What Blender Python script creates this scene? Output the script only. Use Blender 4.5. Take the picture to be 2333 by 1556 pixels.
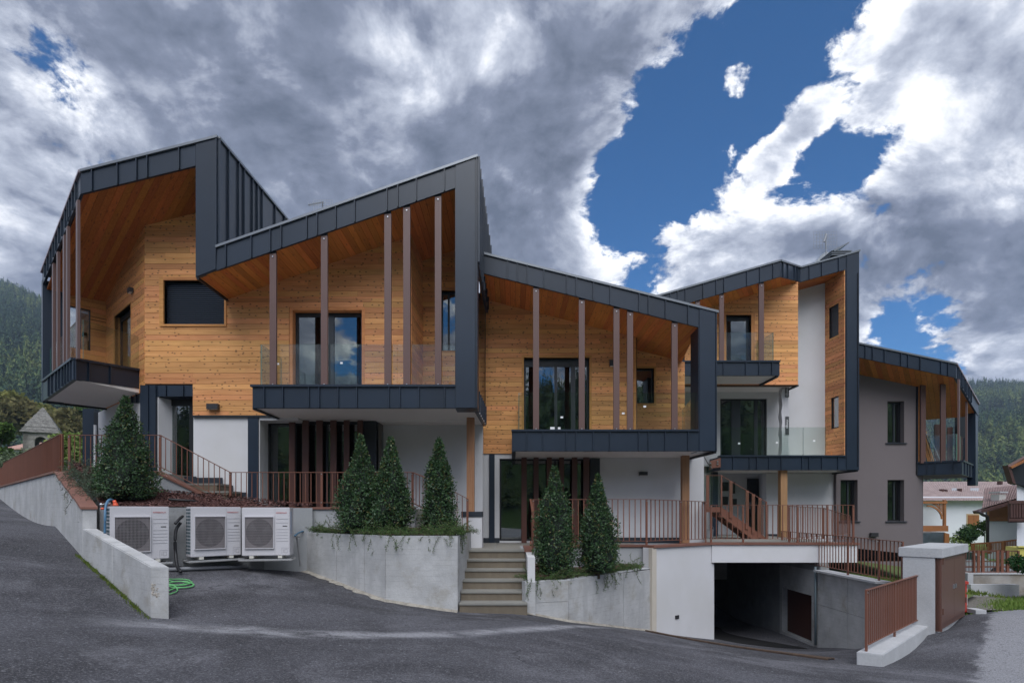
import bpy, bmesh, math, random
import numpy as np
from mathutils import Vector, Matrix, Euler
R = math.radians
random.seed(7); rng = np.random.default_rng(7)
for o in list(bpy.data.objects): bpy.data.objects.remove(o, do_unlink=True)
SC = bpy.context.scene
COL = SC.collection

# ------------------------------------------------------------------ camera
FPX, CX, HY = 1260.0, 1166.5, 1165.0          # focal length, principal column and horizon row of the 2333x1556 photograph
cam = bpy.data.cameras.new('camera'); camo = bpy.data.objects.new('camera', cam); COL.objects.link(camo)
cam.sensor_width = 36.0; cam.lens = 36.0 * FPX / 2333.0
cam.shift_y = (HY - 778.0) / 2333.0; cam.shift_x = 0.0
cam.clip_start = 0.1; cam.clip_end = 5000
camo.location = (0, 0, 0); camo.rotation_euler = (R(90), 0, 0)
SC.camera = camo

# ------------------------------------------------------------------ light and sky
SUN_EL, SUN_AZ = R(53), R(176)                # azimuth clockwise from +Y
sun = bpy.data.lights.new('sun', 'SUN'); sun.energy = 1.5; sun.angle = R(50); sun.color = (0.965, 0.975, 1.0)
suno = bpy.data.objects.new('sun', sun); COL.objects.link(suno)
sd = Vector((math.sin(SUN_AZ) * math.cos(SUN_EL), math.cos(SUN_AZ) * math.cos(SUN_EL), math.sin(SUN_EL)))
suno.rotation_euler = sd.to_track_quat('Z', 'Y').to_euler()
SC.view_settings.view_transform = 'Standard'; SC.view_settings.look = 'None'
SC.view_settings.exposure = 1.02; SC.view_settings.gamma = 1.0; SC.view_settings.use_curve_mapping = False
SC.cycles.use_denoising = True
SC.cycles.max_bounces = 7; SC.cycles.diffuse_bounces = 3; SC.cycles.glossy_bounces = 3; SC.cycles.volume_bounces = 0; SC.cycles.transparent_max_bounces = 16
SC.cycles.sample_clamp_indirect = 4.0

W = bpy.data.worlds.new('World'); SC.world = W; W.use_nodes = True
SKY_COVER = ((1870, 50, 4, -0.11), (1730, 110, 4, -0.10), (1610, 230, 4.5, -0.11), (1510, 340, 4, -0.10), (1400, 450, 3.5, -0.13), (1650, 400, 3.5, -0.08), (1990, 270, 3, -0.10), (1870, 430, 2.5, -0.09), (2090, 785, 3.0, -0.19), (2010, 790, 2, -0.08), (100, 130, 3, -0.05), (200, 320, 3, -0.05), (780, 470, 2, -0.04), (2110, 280, 2, -0.05),
    (850, 220, 15, 0.12), (250, 300, 14, 0.09), (2280, 560, 9, 0.10), (1260, 580, 5, 0.08), (1720, 580, 5, 0.09), (2230, 120, 6, 0.10), (1690, 175, 1.1, 0.13), (1835, 265, 1.5, 0.12), (1750, 365, 1.5, 0.12), (1580, 300, 0.8, 0.08), (1960, 150, 3, 0.06))
SKY_SHADE = ((1050, 240, 10, -0.16), (640, 330, 4, -0.20), (380, 190, 9, -0.05), (1330, 240, 5, -0.12), (2130, 620, 7, -0.10), (1020, 20, 5.5, 0.36), (1560, 560, 7, 0.10), (2240, 140, 8, 0.26), (60, 420, 7, 0.08), (1380, 540, 6, 0.12))
def build_sky():
    nt = W.node_tree; nt.nodes.clear(); N = nt.nodes; L = nt.links
    def nd(t, **k):
        n = N.new(t)
        for a, b in k.items(): setattr(n, a, b)
        return n
    def val(sock, v):
        if isinstance(v, bpy.types.NodeSocket): L.new(v, sock)
        else: sock.default_value = v
    def m(op, a, b=None, c=None, clamp=False):
        n = nd('ShaderNodeMath', operation=op, use_clamp=clamp); val(n.inputs[0], a)
        if b is not None: val(n.inputs[1], b)
        if c is not None: val(n.inputs[2], c)
        return n.outputs[0]
    def vm(op, a, b=None, out=0):
        n = nd('ShaderNodeVectorMath', operation=op); val(n.inputs[0], a)
        if b is not None: val(n.inputs[1], b)
        return n.outputs[out]
    def smooth(x, a, b, o0=0.0, o1=1.0):
        n = nd('ShaderNodeMapRange', interpolation_type='SMOOTHSTEP'); val(n.inputs[0], x)
        n.inputs[1].default_value = a; n.inputs[2].default_value = b; n.inputs[3].default_value = o0; n.inputs[4].default_value = o1
        return n.outputs[0]
    def mix(f, a, b):
        n = nd('ShaderNodeMix', data_type='RGBA'); val(n.inputs[0], f); val(n.inputs[6], a); val(n.inputs[7], b); return n.outputs[2]
    tc = nd('ShaderNodeTexCoord'); d = vm('NORMALIZE', tc.outputs['Generated'])
    sp = nd('ShaderNodeSeparateXYZ'); L.new(d, sp.inputs[0])
    zc = m('ADD', m('MAXIMUM', sp.outputs[2], 0.0), 0.50)
    cb = nd('ShaderNodeCombineXYZ'); L.new(m('DIVIDE', sp.outputs[0], zc), cb.inputs[0]); L.new(m('DIVIDE', sp.outputs[1], zc), cb.inputs[1])
    p = cb.outputs[0]
    def fbm(vec, scale, detail, rough, dist=0.0):
        n = nd('ShaderNodeTexNoise', noise_dimensions='3D'); L.new(vec, n.inputs['Vector'])
        n.inputs['Scale'].default_value = scale; n.inputs['Detail'].default_value = detail
        n.inputs['Roughness'].default_value = rough; n.inputs['Distortion'].default_value = dist
        return n.outputs['Fac']
    # cloud body: drifting masses, puffs on their edges; the second sample, shifted towards the light, shades them
    wq = nd('ShaderNodeTexNoise'); L.new(p, wq.inputs['Vector']); wq.inputs['Scale'].default_value = 1.6; wq.inputs['Detail'].default_value = 3.0
    sc_ = nd('ShaderNodeVectorMath', operation='SCALE'); L.new(vm('SUBTRACT', wq.outputs['Color'], (0.5, 0.5, 0.5)), sc_.inputs[0]); sc_.inputs['Scale'].default_value = 0.28
    pw = vm('ADD', p, sc_.outputs[0])
    p2 = vm('ADD', pw, (0.014, -0.034, 0.0))
    big = fbm(pw, 2.0, 3.0, 0.5); n1 = fbm(pw, 7.0, 13.0, 0.64, 0.0); n2 = fbm(p2, 7.0, 8.0, 0.62, 0.0); soft = fbm(pw, 4.0, 4.0, 0.5, 0.4)
    def lobe(px, py, rad):                      # a soft region of the sky round one direction
        v = Vector(((px - CX) / FPX, 1.0, (HY - py) / FPX)).normalized()
        dp = vm('DOT_PRODUCT', d, tuple(v), 1)
        return smooth(dp, math.cos(R(rad * 1.7)), math.cos(R(rad * 0.2)))
    cover = m('ADD', m('MULTIPLY', n1, 0.80), m('MULTIPLY', big, 0.50))
    cover = m('ADD', cover, -0.005)
    for (x, y, r_, k) in SKY_COVER: cover = m('MULTIPLY_ADD', lobe(x, y, r_), k, cover)
    alpha = smooth(cover, 0.550, 0.615)
    thick = smooth(cover, 0.58, 0.82)
    lit = m('MULTIPLY_ADD', m('SUBTRACT', n1, n2), m('MULTIPLY_ADD', thick, -1.2, 2.9), 0.42)
    lit = m('ADD', lit, m('MULTIPLY', m('SUBTRACT', soft, 0.5), 1.15))
    lit = m('SUBTRACT', m('ADD', lit, 0.24), m('MULTIPLY', thick, 0.36))
    dark = 0.0
    for (x, y, r_, k) in SKY_SHADE: dark = m('MULTIPLY_ADD', lobe(x, y, r_), k, dark)
    lit = m('ADD', lit, dark, clamp=True)
    ramp = nd('ShaderNodeValToRGB'); L.new(lit, ramp.inputs[0]); cr = ramp.color_ramp
    cr.elements[0].position = 0.0; cr.elements[0].color = (0.092, 0.112, 0.158, 1)
    cr.elements[1].position = 1.0; cr.elements[1].color = (1.08, 1.09, 1.11, 1)
    e = cr.elements.new(0.30); e.color = (0.172, 0.198, 0.268, 1)
    e = cr.elements.new(0.62); e.color = (0.44, 0.475, 0.56, 1)
    sky = nd('ShaderNodeTexSky', sky_type='NISHITA'); sky.sun_disc = False
    sky.sun_elevation = SUN_EL; sky.sun_rotation = SUN_AZ; sky.altitude = 1200; sky.air_density = 1.0; sky.dust_density = 0.4; sky.ozone_density = 3.0
    bg1 = nd('ShaderNodeBackground'); L.new(vm('MULTIPLY', sky.outputs[0], (0.18, 0.78, 1.20)), bg1.inputs[0]); bg1.inputs[1].default_value = 0.05
    bg2 = nd('ShaderNodeBackground'); L.new(ramp.outputs[0], bg2.inputs[0]); bg2.inputs[1].default_value = 0.70
    ms = nd('ShaderNodeMixShader'); L.new(alpha, ms.inputs[0]); L.new(bg1.outputs[0], ms.inputs[1]); L.new(bg2.outputs[0], ms.inputs[2])
    out = nd('ShaderNodeOutputWorld'); L.new(ms.outputs[0], out.inputs[0])
build_sky()

# ------------------------------------------------------------------ materials
MATS = {}
HAZE = 0.00028
def M(name, base, rough=0.6, metal=0.0, spec=0.5, var=0.0, vs=2.0, var2=0.0, vs2=40.0, bump=0.0, bs=60.0, orand=0.0, stretch=(1, 1, 1), tint=None, tfac=0.0, ts=1.5, coat=0.0, sheen=0.0, trans=0.0):
    if name in MATS: return MATS[name]
    m = bpy.data.materials.new(name); m.use_nodes = True; nt = m.node_tree; N = nt.nodes; L = nt.links
    b = N['Principled BSDF']; b.inputs['Roughness'].default_value = rough; b.inputs['Metallic'].default_value = metal
    b.inputs['Specular IOR Level'].default_value = spec; b.inputs['Coat Weight'].default_value = coat
    c = N.new('ShaderNodeRGB'); c.outputs[0].default_value = (*base, 1); col = c.outputs[0]
    g = N.new('ShaderNodeNewGeometry'); mp = N.new('ShaderNodeMapping'); L.new(g.outputs['Position'], mp.inputs[0]); mp.inputs['Scale'].default_value = stretch
    def noise(s, det=4.0, r=0.6):
        n = N.new('ShaderNodeTexNoise'); L.new(mp.outputs[0], n.inputs['Vector']); n.inputs['Scale'].default_value = s; n.inputs['Detail'].default_value = det; n.inputs['Roughness'].default_value = r
        return n.outputs['Fac']
    def scalecol(col, fac, amp):
        mr = N.new('ShaderNodeMapRange'); L.new(fac, mr.inputs[0]); mr.inputs[1].default_value = 0.25; mr.inputs[2].default_value = 0.75
        mr.inputs[3].default_value = 1 - amp; mr.inputs[4].default_value = 1 + amp
        v = N.new('ShaderNodeVectorMath'); v.operation = 'SCALE'; L.new(col, v.inputs[0]); L.new(mr.outputs[0], v.inputs['Scale']); return v.outputs[0]
    if tint:
        t = N.new('ShaderNodeRGB'); t.outputs[0].default_value = (*tint, 1)
        mr = N.new('ShaderNodeMapRange'); L.new(noise(ts, 5.0), mr.inputs[0]); mr.inputs[1].default_value = 0.42; mr.inputs[2].default_value = 0.68; mr.inputs[4].default_value = tfac
        mx = N.new('ShaderNodeMix'); mx.data_type = 'RGBA'; L.new(mr.outputs[0], mx.inputs[0]); L.new(col, mx.inputs[6]); L.new(t.outputs[0], mx.inputs[7]); col = mx.outputs[2]
    if var: col = scalecol(col, noise(vs), var)
    if var2: col = scalecol(col, noise(vs2, 2.0), var2)
    if orand:
        oi = N.new('ShaderNodeObjectInfo'); mr = N.new('ShaderNodeMapRange'); L.new(oi.outputs['Random'], mr.inputs[0]); mr.inputs[3].default_value = 1 - orand; mr.inputs[4].default_value = 1 + orand
        v = N.new('ShaderNodeVectorMath'); v.operation = 'SCALE'; L.new(col, v.inputs[0]); L.new(mr.outputs[0], v.inputs['Scale']); col = v.outputs[0]
    L.new(col, b.inputs['Base Color'])
    if bump:
        bn = N.new('ShaderNodeBump'); bn.inputs['Strength'].default_value = bump; bn.inputs['Distance'].default_value = 0.02
        L.new(noise(bs, 4.0), bn.inputs['Height']); L.new(bn.outputs[0], b.inputs['Normal'])
    MATS[name] = m; return m

def wood(name, base, dark, grain=(1.0, 30.0, 30.0), knots=0.9, orand=0.21, rot=0.0, rough=0.62, ks=(3.4, 9.0), axes=(0, 2)):
    m = bpy.data.materials.new(name); m.use_nodes = True; nt = m.node_tree; N = nt.nodes; L = nt.links
    b = N['Principled BSDF']; b.inputs['Roughness'].default_value = rough; b.inputs['Specular IOR Level'].default_value = 0.3
    g = N.new('ShaderNodeNewGeometry'); oi = N.new('ShaderNodeObjectInfo')
    off = N.new('ShaderNodeVectorMath'); off.operation = 'MULTIPLY_ADD'; L.new(g.outputs['Position'], off.inputs[0]); off.inputs[1].default_value = (1, 1, 1)
    cb = N.new('ShaderNodeCombineXYZ'); mm = N.new('ShaderNodeMath'); mm.operation = 'MULTIPLY'; L.new(oi.outputs['Random'], mm.inputs[0]); mm.inputs[1].default_value = 41.0
    L.new(mm.outputs[0], cb.inputs[0]); L.new(mm.outputs[0], cb.inputs[1]); L.new(cb.outputs[0], off.inputs[2])
    def mapped(scale):
        a = N.new('ShaderNodeMapping'); a.inputs['Rotation'].default_value = (0, 0, rot); L.new(off.outputs[0], a.inputs[0])
        q = N.new('ShaderNodeMapping'); q.inputs['Scale'].default_value = scale; L.new(a.outputs[0], q.inputs[0]); return q.outputs[0]
    n = N.new('ShaderNodeTexNoise'); L.new(mapped(grain), n.inputs['Vector']); n.inputs['Scale'].default_value = 1.6; n.inputs['Detail'].default_value = 5; n.inputs['Distortion'].default_value = 0.6
    n2 = N.new('ShaderNodeTexNoise'); L.new(mapped((0.7, 0.7, 0.7)), n2.inputs['Vector']); n2.inputs['Scale'].default_value = 1.3; n2.inputs['Detail'].default_value = 2
    sx = N.new('ShaderNodeSeparateXYZ'); L.new(mapped((1, 1, 1)), sx.inputs[0]); cx2 = N.new('ShaderNodeCombineXYZ')
    for i_, (ax_, k_) in enumerate(zip(axes, ks)):
        q_ = N.new('ShaderNodeMath'); q_.operation = 'MULTIPLY'; L.new(sx.outputs[ax_], q_.inputs[0]); q_.inputs[1].default_value = k_; L.new(q_.outputs[0], cx2.inputs[i_])
    v = N.new('ShaderNodeTexVoronoi'); v.voronoi_dimensions = '2D'; L.new(cx2.outputs[0], v.inputs['Vector']); v.inputs['Scale'].default_value = 1.0
    v.inputs['Randomness'].default_value = 1.0
    sepc = N.new('ShaderNodeSeparateColor'); L.new(v.outputs['Color'], sepc.inputs[0]); gt = N.new('ShaderNodeMath'); gt.operation = 'GREATER_THAN'; L.new(sepc.outputs[0], gt.inputs[0]); gt.inputs[1].default_value = 0.45
    kn = N.new('ShaderNodeMapRange'); L.new(v.outputs['Distance'], kn.inputs[0]); kn.inputs[1].default_value = 0.07; kn.inputs[2].default_value = 0.17; kn.inputs[3].default_value = knots; kn.inputs[4].default_value = 0.0
    rp = N.new('ShaderNodeMapRange'); L.new(n.outputs['Fac'], rp.inputs[0]); rp.inputs[1].default_value = 0.3; rp.inputs[2].default_value = 0.72
    mx = N.new('ShaderNodeMix'); mx.data_type = 'RGBA'; L.new(rp.outputs[0], mx.inputs[0])
    mx.inputs[6].default_value = (*[c * 1.06 for c in base], 1); mx.inputs[7].default_value = (base[0] * 0.80, base[1] * 0.72, base[2] * 0.62, 1)
    kf = N.new('ShaderNodeMath'); kf.operation = 'MULTIPLY'; L.new(kn.outputs[0], kf.inputs[0]); L.new(gt.outputs[0], kf.inputs[1])
    mk = N.new('ShaderNodeMix'); mk.data_type = 'RGBA'; L.new(kf.outputs[0], mk.inputs[0]); L.new(mx.outputs[2], mk.inputs[6]); mk.inputs[7].default_value = (*dark, 1)
    hs = N.new('ShaderNodeHueSaturation'); L.new(mk.outputs[2], hs.inputs['Color'])
    r1 = N.new('ShaderNodeMapRange'); L.new(oi.outputs['Random'], r1.inputs[0]); r1.inputs[3].default_value = 1 - orand; r1.inputs[4].default_value = 1 + orand * 0.7
    r2 = N.new('ShaderNodeMapRange'); L.new(n2.outputs['Fac'], r2.inputs[0]); r2.inputs[1].default_value = 0.3; r2.inputs[2].default_value = 0.7; r2.inputs[3].default_value = 0.90; r2.inputs[4].default_value = 1.08
    mu = N.new('ShaderNodeMath'); mu.operation = 'MULTIPLY'; L.new(r1.outputs[0], mu.inputs[0]); L.new(r2.outputs[0], mu.inputs[1]); L.new(mu.outputs[0], hs.inputs['Value'])
    r3 = N.new('ShaderNodeMapRange'); fr = N.new('ShaderNodeMath'); fr.operation = 'FRACT'; L.new(mm.outputs[0], fr.inputs[0]); L.new(fr.outputs[0], r3.inputs[0]); r3.inputs[3].default_value = 0.490; r3.inputs[4].default_value = 0.508
    L.new(r3.outputs[0], hs.inputs['Hue']); L.new(hs.outputs[0], b.inputs['Base Color'])
    bn = N.new('ShaderNodeBump'); bn.inputs['Strength'].default_value = 0.25; bn.inputs['Distance'].default_value = 0.01; L.new(n.outputs['Fac'], bn.inputs['Height']); L.new(bn.outputs[0], b.inputs['Normal'])
    MATS[name] = m; return m

def glassmat(name, tint, reflect, clear, rough=0.0, ior=1.5):
    """thin pane: part mirror (Fresnel plus a coating), the rest see-through"""
    m = bpy.data.materials.new(name); m.use_nodes = True; nt = m.node_tree; N = nt.nodes; L = nt.links; N.clear()
    t = N.new('ShaderNodeBsdfTransparent'); t.inputs[0].default_value = (*tint, 1)
    g = N.new('ShaderNodeBsdfGlossy'); g.inputs['Roughness'].default_value = rough; g.inputs[0].default_value = (0.92, 0.95, 0.97, 1)
    lw = N.new('ShaderNodeLayerWeight'); lw.inputs[0].default_value = 0.5
    p5 = N.new('ShaderNodeMath'); p5.operation = 'POWER'; L.new(lw.outputs['Facing'], p5.inputs[0]); p5.inputs[1].default_value = 4.0
    a = N.new('ShaderNodeMath'); a.operation = 'MULTIPLY_ADD'; a.use_clamp = True; L.new(p5.outputs[0], a.inputs[0]); a.inputs[1].default_value = 0.9 * (1 - reflect); a.inputs[2].default_value = reflect
    mx = N.new('ShaderNodeMixShader'); L.new(a.outputs[0], mx.inputs[0]); L.new(t.outputs[0], mx.inputs[1]); L.new(g.outputs[0], mx.inputs[2])
    o = N.new('ShaderNodeOutputMaterial'); L.new(mx.outputs[0], o.inputs[0]); MATS[name] = m; return m

metal = M('anthracite_metal', (0.0120, 0.0215, 0.038), rough=0.42, metal=0.0, spec=0.35, var=0.16, vs=0.9, orand=0.12, coat=0.28, bump=0.10, bs=1.6)
metal.node_tree.nodes['Principled BSDF'].inputs['Coat Roughness'].default_value = 0.22; metal.node_tree.nodes['Principled BSDF'].inputs['Coat IOR'].default_value = 1.55
metal_cap = M('metal_flashing', (0.20, 0.215, 0.235), rough=0.35, metal=0.5)
metal_dk = M('dark_trim', (0.012, 0.015, 0.02), rough=0.5)
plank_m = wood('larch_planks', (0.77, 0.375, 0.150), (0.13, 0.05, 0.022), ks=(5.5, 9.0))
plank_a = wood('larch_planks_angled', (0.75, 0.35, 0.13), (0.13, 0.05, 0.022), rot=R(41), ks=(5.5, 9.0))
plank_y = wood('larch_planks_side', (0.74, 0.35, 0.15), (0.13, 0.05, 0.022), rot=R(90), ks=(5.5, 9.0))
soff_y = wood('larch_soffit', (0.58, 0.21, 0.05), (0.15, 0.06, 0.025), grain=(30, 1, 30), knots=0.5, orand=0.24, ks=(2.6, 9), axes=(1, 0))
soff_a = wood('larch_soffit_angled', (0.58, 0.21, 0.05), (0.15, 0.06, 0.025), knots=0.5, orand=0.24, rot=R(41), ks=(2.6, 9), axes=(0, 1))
trim_m = wood('larch_trim', (0.62, 0.29, 0.10), (0.14, 0.055, 0.02), knots=0.3, orand=0.08)
trim_in = M('larch_backing', (0.10, 0.05, 0.022), rough=0.8)
post_m = M('brown_powdercoat', (0.125, 0.070, 0.060), rough=0.42, var=0.05, orand=0.03)
slat_m = M('dark_brown_slats', (0.085, 0.030, 0.020), rough=0.5, orand=0.08)
gluelam = wood('tan_post', (0.40, 0.23, 0.12), (0.16, 0.08, 0.04), grain=(30, 30, 1), knots=0.1, orand=0.05)
rust = M('rust_brown_steel', (0.175, 0.070, 0.044), rough=0.45, var=0.08, vs=1.5, orand=0.05)
rust_dk = M('rust_brown_doors', (0.120, 0.056, 0.040), rough=0.42, var=0.06)
plaster = M('white_plaster', (0.62, 0.615, 0.63), rough=0.9, spec=0.2, var=0.035, vs=0.8, var2=0.02, vs2=70, bump=0.15, bs=120, tint=(0.53, 0.52, 0.50), tfac=0.5, ts=0.6)
soffit_w = M('white_soffit', (0.80, 0.77, 0.74), rough=0.9, spec=0.2, var=0.02, bump=0.08, bs=90)
render_g = M('grey_render', (0.34, 0.35, 0.36), rough=0.9, spec=0.2, var=0.08, vs=1.2, bump=0.25, bs=25)
taupe = M('taupe_plaster', (0.175, 0.150, 0.152), rough=0.92, spec=0.2, var=0.035, vs=0.7, var2=0.03, vs2=80, bump=0.15, bs=120)
tile_dk = M('dark_plinth', (0.020, 0.026, 0.036), rough=0.5)
frame_m = M('window_frame', (0.010, 0.011, 0.013), rough=0.4)
frame_g = M('window_sash', (0.030, 0.035, 0.042), rough=0.4)
shutter = M('roller_shutter', (0.035, 0.044, 0.060), rough=0.35, metal=0.3)
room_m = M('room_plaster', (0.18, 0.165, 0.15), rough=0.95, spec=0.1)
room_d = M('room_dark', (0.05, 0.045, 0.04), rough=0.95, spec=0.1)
win_g = glassmat('window_glass', (0.55, 0.60, 0.58), 0.16, 0.8, ior=1.55)
bal_g = glassmat('balustrade_glass', (0.88, 0.92, 0.90), 0.035, 0.9, ior=1.45)
edge_g = M('glass_edge', (0.08, 0.20, 0.17), rough=0.1)
white_p = M('white_sticker', (0.8, 0.8, 0.8), rough=0.6)
steel = M('steel', (0.55, 0.55, 0.56), rough=0.3, metal=1.0)
lamp_m = M('lamp_housing', (0.028, 0.027, 0.030), rough=0.45)
conc_old = M('cast_concrete_plain', (0.42, 0.425, 0.435), rough=0.85, spec=0.25, var=0.20, vs=2.2, var2=0.10, vs2=26, bump=0.4, bs=35, orand=0.05, tint=(0.27, 0.245, 0.19), tfac=0.55, ts=0.9)
conc_l = M('smooth_concrete', (0.44, 0.445, 0.455), rough=0.8, spec=0.25, var=0.09, vs=2.2, var2=0.06, vs2=30, bump=0.3, bs=50, orand=0.04)
conc_d_old = M('damp_concrete_plain', (0.22, 0.225, 0.225), rough=0.85, spec=0.25, var=0.15, vs=1.1, var2=0.07, vs2=25, bump=0.3, bs=30, tint=(0.16, 0.17, 0.14), tfac=0.6, ts=0.9)
stone_s = M('stone_step', (0.150, 0.122, 0.088), rough=0.8, var=0.15, vs=2.5, var2=0.08, vs2=60, bump=0.2, bs=80, orand=0.1, stretch=(3, 1, 1))
stone_t = M('stone_tread', (0.225, 0.218, 0.195), rough=0.75, var=0.10, vs=3, var2=0.08, vs2=60, bump=0.15, bs=80, orand=0.06)
cop_m = M('brown_coping', (0.190, 0.085, 0.060), rough=0.55, var=0.12, vs=3, orand=0.08)
mulch_m = M('bark_mulch', (0.085, 0.035, 0.028), rough=0.95, var=0.45, vs=30, bump=0.8, bs=40, orand=0.0)
ac_w = M('cabinet_white', (0.56, 0.545, 0.565), rough=0.45, var=0.02)
ac_d = M('cabinet_line', (0.36, 0.35, 0.37), rough=0.5)
ac_fan = M('fan_dark', (0.060, 0.053, 0.058), rough=0.7)
ac_gr = M('fan_grille', (0.30, 0.275, 0.28), rough=0.6)
ac_back = M('fan_backing', (0.20, 0.18, 0.185), rough=0.8)
coil_m = M('coil', (0.03, 0.07, 0.085), rough=0.5)
red_p = M('red_print', (0.50, 0.03, 0.03), rough=0.5)
black_r = M('black_rubber', (0.012, 0.012, 0.014), rough=0.55)
blue_r = M('blue_hose', (0.07, 0.17, 0.28), rough=0.45)
green_r = M('green_hose', (0.13, 0.42, 0.15), rough=0.4)
orange_r = M('orange_plastic', (0.70, 0.10, 0.04), rough=0.4)
grey_r = M('grey_pipe', (0.16, 0.165, 0.18), rough=0.5)

def concrete(name, base, stain, sfac=0.5, rough=0.86, lines=0.5):
    """cast concrete: board-mark lines, vertical wash streaks, pits and patchy stains"""
    m = bpy.data.materials.new(name); m.use_nodes = True; nt = m.node_tree; N = nt.nodes; L = nt.links; b = N['Principled BSDF']; b.inputs['Roughness'].default_value = rough; b.inputs['Specular IOR Level'].default_value = 0.25
    g = N.new('ShaderNodeNewGeometry'); oi = N.new('ShaderNodeObjectInfo')
    def noise(s, det=5, r=0.6, st=(1, 1, 1)):
        mp = N.new('ShaderNodeMapping'); mp.inputs['Scale'].default_value = st; L.new(g.outputs['Position'], mp.inputs[0]); n = N.new('ShaderNodeTexNoise'); L.new(mp.outputs[0], n.inputs['Vector']); n.inputs['Scale'].default_value = s; n.inputs['Detail'].default_value = det; n.inputs['Roughness'].default_value = r; return n.outputs['Fac']
    def mr(x, a, b_, c=0.0, d=1.0):
        n = N.new('ShaderNodeMapRange'); n.interpolation_type = 'SMOOTHSTEP'; L.new(x, n.inputs[0])
        for i, v in enumerate((a, b_, c, d)): n.inputs[i + 1].default_value = v
        return n.outputs[0]
    def mul(a, b_):
        n = N.new('ShaderNodeMath'); n.operation = 'MULTIPLY'
        for i, v in enumerate((a, b_)):
            if isinstance(v, (int, float)): n.inputs[i].default_value = v
            else: L.new(v, n.inputs[i])
        return n.outputs[0]
    def mix(f, a, b_):
        n = N.new('ShaderNodeMix'); n.data_type = 'RGBA'; L.new(f, n.inputs[0])
        for i, v in ((6, a), (7, b_)):
            if isinstance(v, tuple): n.inputs[i].default_value = (*v, 1)
            else: L.new(v, n.inputs[i])
        return n.outputs[2]
    col = mix(mr(noise(1.7, 6, 0.65), 0.32, 0.68), tuple(c * 0.86 for c in base), tuple(min(1, c * 1.12) for c in base))
    col = mix(mul(mr(noise(3.0, 4, 0.6, (1, 1, 0.16)), 0.52, 0.70), 0.45), col, tuple(c * 0.74 for c in base))
    col = mix(mul(mr(noise(1.1, 6, 0.7), 0.52, 0.72), sfac), col, stain)
    sp = N.new('ShaderNodeSeparateXYZ'); L.new(g.outputs['Position'], sp.inputs[0])
    jit = N.new('ShaderNodeMath'); jit.operation = 'MULTIPLY_ADD'; L.new(noise(2.5, 3), jit.inputs[0]); jit.inputs[1].default_value = 0.012; L.new(sp.outputs[2], jit.inputs[2])
    fr = N.new('ShaderNodeMath'); fr.operation = 'FRACT'; L.new(mul(jit.outputs[0], 1 / 0.105), fr.inputs[0]); ln = mul(mr(fr.outputs[0], 0.10, 0.0), mr(noise(4.0, 4), 0.42, 0.62)); col = mix(mul(ln, lines), col, tuple(c * 0.55 for c in base))
    vo = N.new('ShaderNodeTexVoronoi'); L.new(g.outputs['Position'], vo.inputs['Vector']); vo.inputs['Scale'].default_value = 9.0; pit = mul(mr(vo.outputs['Distance'], 0.10, 0.05), mr(noise(1.3, 2), 0.45, 0.6)); col = mix(mul(pit, 0.75), col, tuple(c * 0.4 for c in base))
    col = mix(mul(mr(noise(38, 2, 0.7), 0.5, 0.75), 0.35), col, tuple(c * 0.72 for c in base)); L.new(col, b.inputs['Base Color'])
    bn = N.new('ShaderNodeBump'); bn.inputs['Strength'].default_value = 0.45; bn.inputs['Distance'].default_value = 0.015; L.new(noise(24, 5, 0.7), bn.inputs['Height']); L.new(bn.outputs[0], b.inputs['Normal']); MATS[name] = m; return m
conc = concrete('cast_concrete', (0.445, 0.445, 0.445), (0.26, 0.23, 0.175), 0.65, lines=0.7)
conc_d = concrete('damp_concrete', (0.27, 0.275, 0.28), (0.17, 0.165, 0.14), 0.6)
# ------------------------------------------------------------------ helpers
def P(px, py, D): return Vector(((px - CX) / FPX * D, D, (HY - py) / FPX * D))
def X(px, D): return (px - CX) / FPX * D
def Z(py, D): return (HY - py) / FPX * D
class Wall:                                     # a vertical plane over the plan line p0-p1; n points to the camera side
    def __init__(s, p0, p1):
        s.p0 = Vector((p0[0], p0[1])); v = Vector((p1[0], p1[1])) - s.p0; s.len = v.length; s.d = v.normalized()
        n = Vector((s.d.y, -s.d.x)); s.n = n if n.dot(-s.p0) > 0 else -n
    def pt(s, t, z, n=0.0):
        q = s.p0 + s.d * t + s.n * n; return Vector((q.x, q.y, z))
    def tz(s, px, py=HY):                       # photo pixel -> (t, z) on the plane
        r = Vector(((px - CX) / FPX, 1.0)); k = s.p0.dot(s.n) / r.dot(s.n); q = r * k
        return ((q - s.p0).dot(s.d), (HY - py) / FPX * k)
    def t(s, px): return s.tz(px)[0]
    def poly(s, pts): return [s.tz(*p) for p in pts]
def front(D): return Wall((0, D), (1, D))       # plane parallel to the picture: t is world x

def place(o, parent):
    COL.objects.link(o)
    if parent is not None:
        o.parent = parent
        if parent.type == 'EMPTY' and not parent.get('_local'): o.matrix_parent_inverse = Matrix.Translation(-parent.location)
    return o
def mk(name, verts, faces, mat, parent=None, smooth=False):
    me = bpy.data.meshes.new(name); me.from_pydata([tuple(v) for v in verts], [], faces)
    for m_ in (mat if isinstance(mat, (list, tuple)) else [mat]): me.materials.append(m_)
    if smooth: me.polygons.foreach_set('use_smooth', [True] * len(me.polygons))
    o = bpy.data.objects.new(name, me); return place(o, parent)
def thing(name, label, cat, loc, group=None, rotz=None):
    o = bpy.data.objects.new(name, None); o.empty_display_size = 0.2; o.location = loc
    if rotz is not None: o.rotation_euler = (0, 0, rotz); o['_local'] = 1
    COL.objects.link(o); tag(o, label, cat, group); return o
def tag(o, label, cat, group=None, kind=None):
    o['label'] = label; o['category'] = cat
    if group: o['group'] = group
    if kind: o['kind'] = kind
    return o
def struct(o, kind='structure'): o['kind'] = kind; return o

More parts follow.
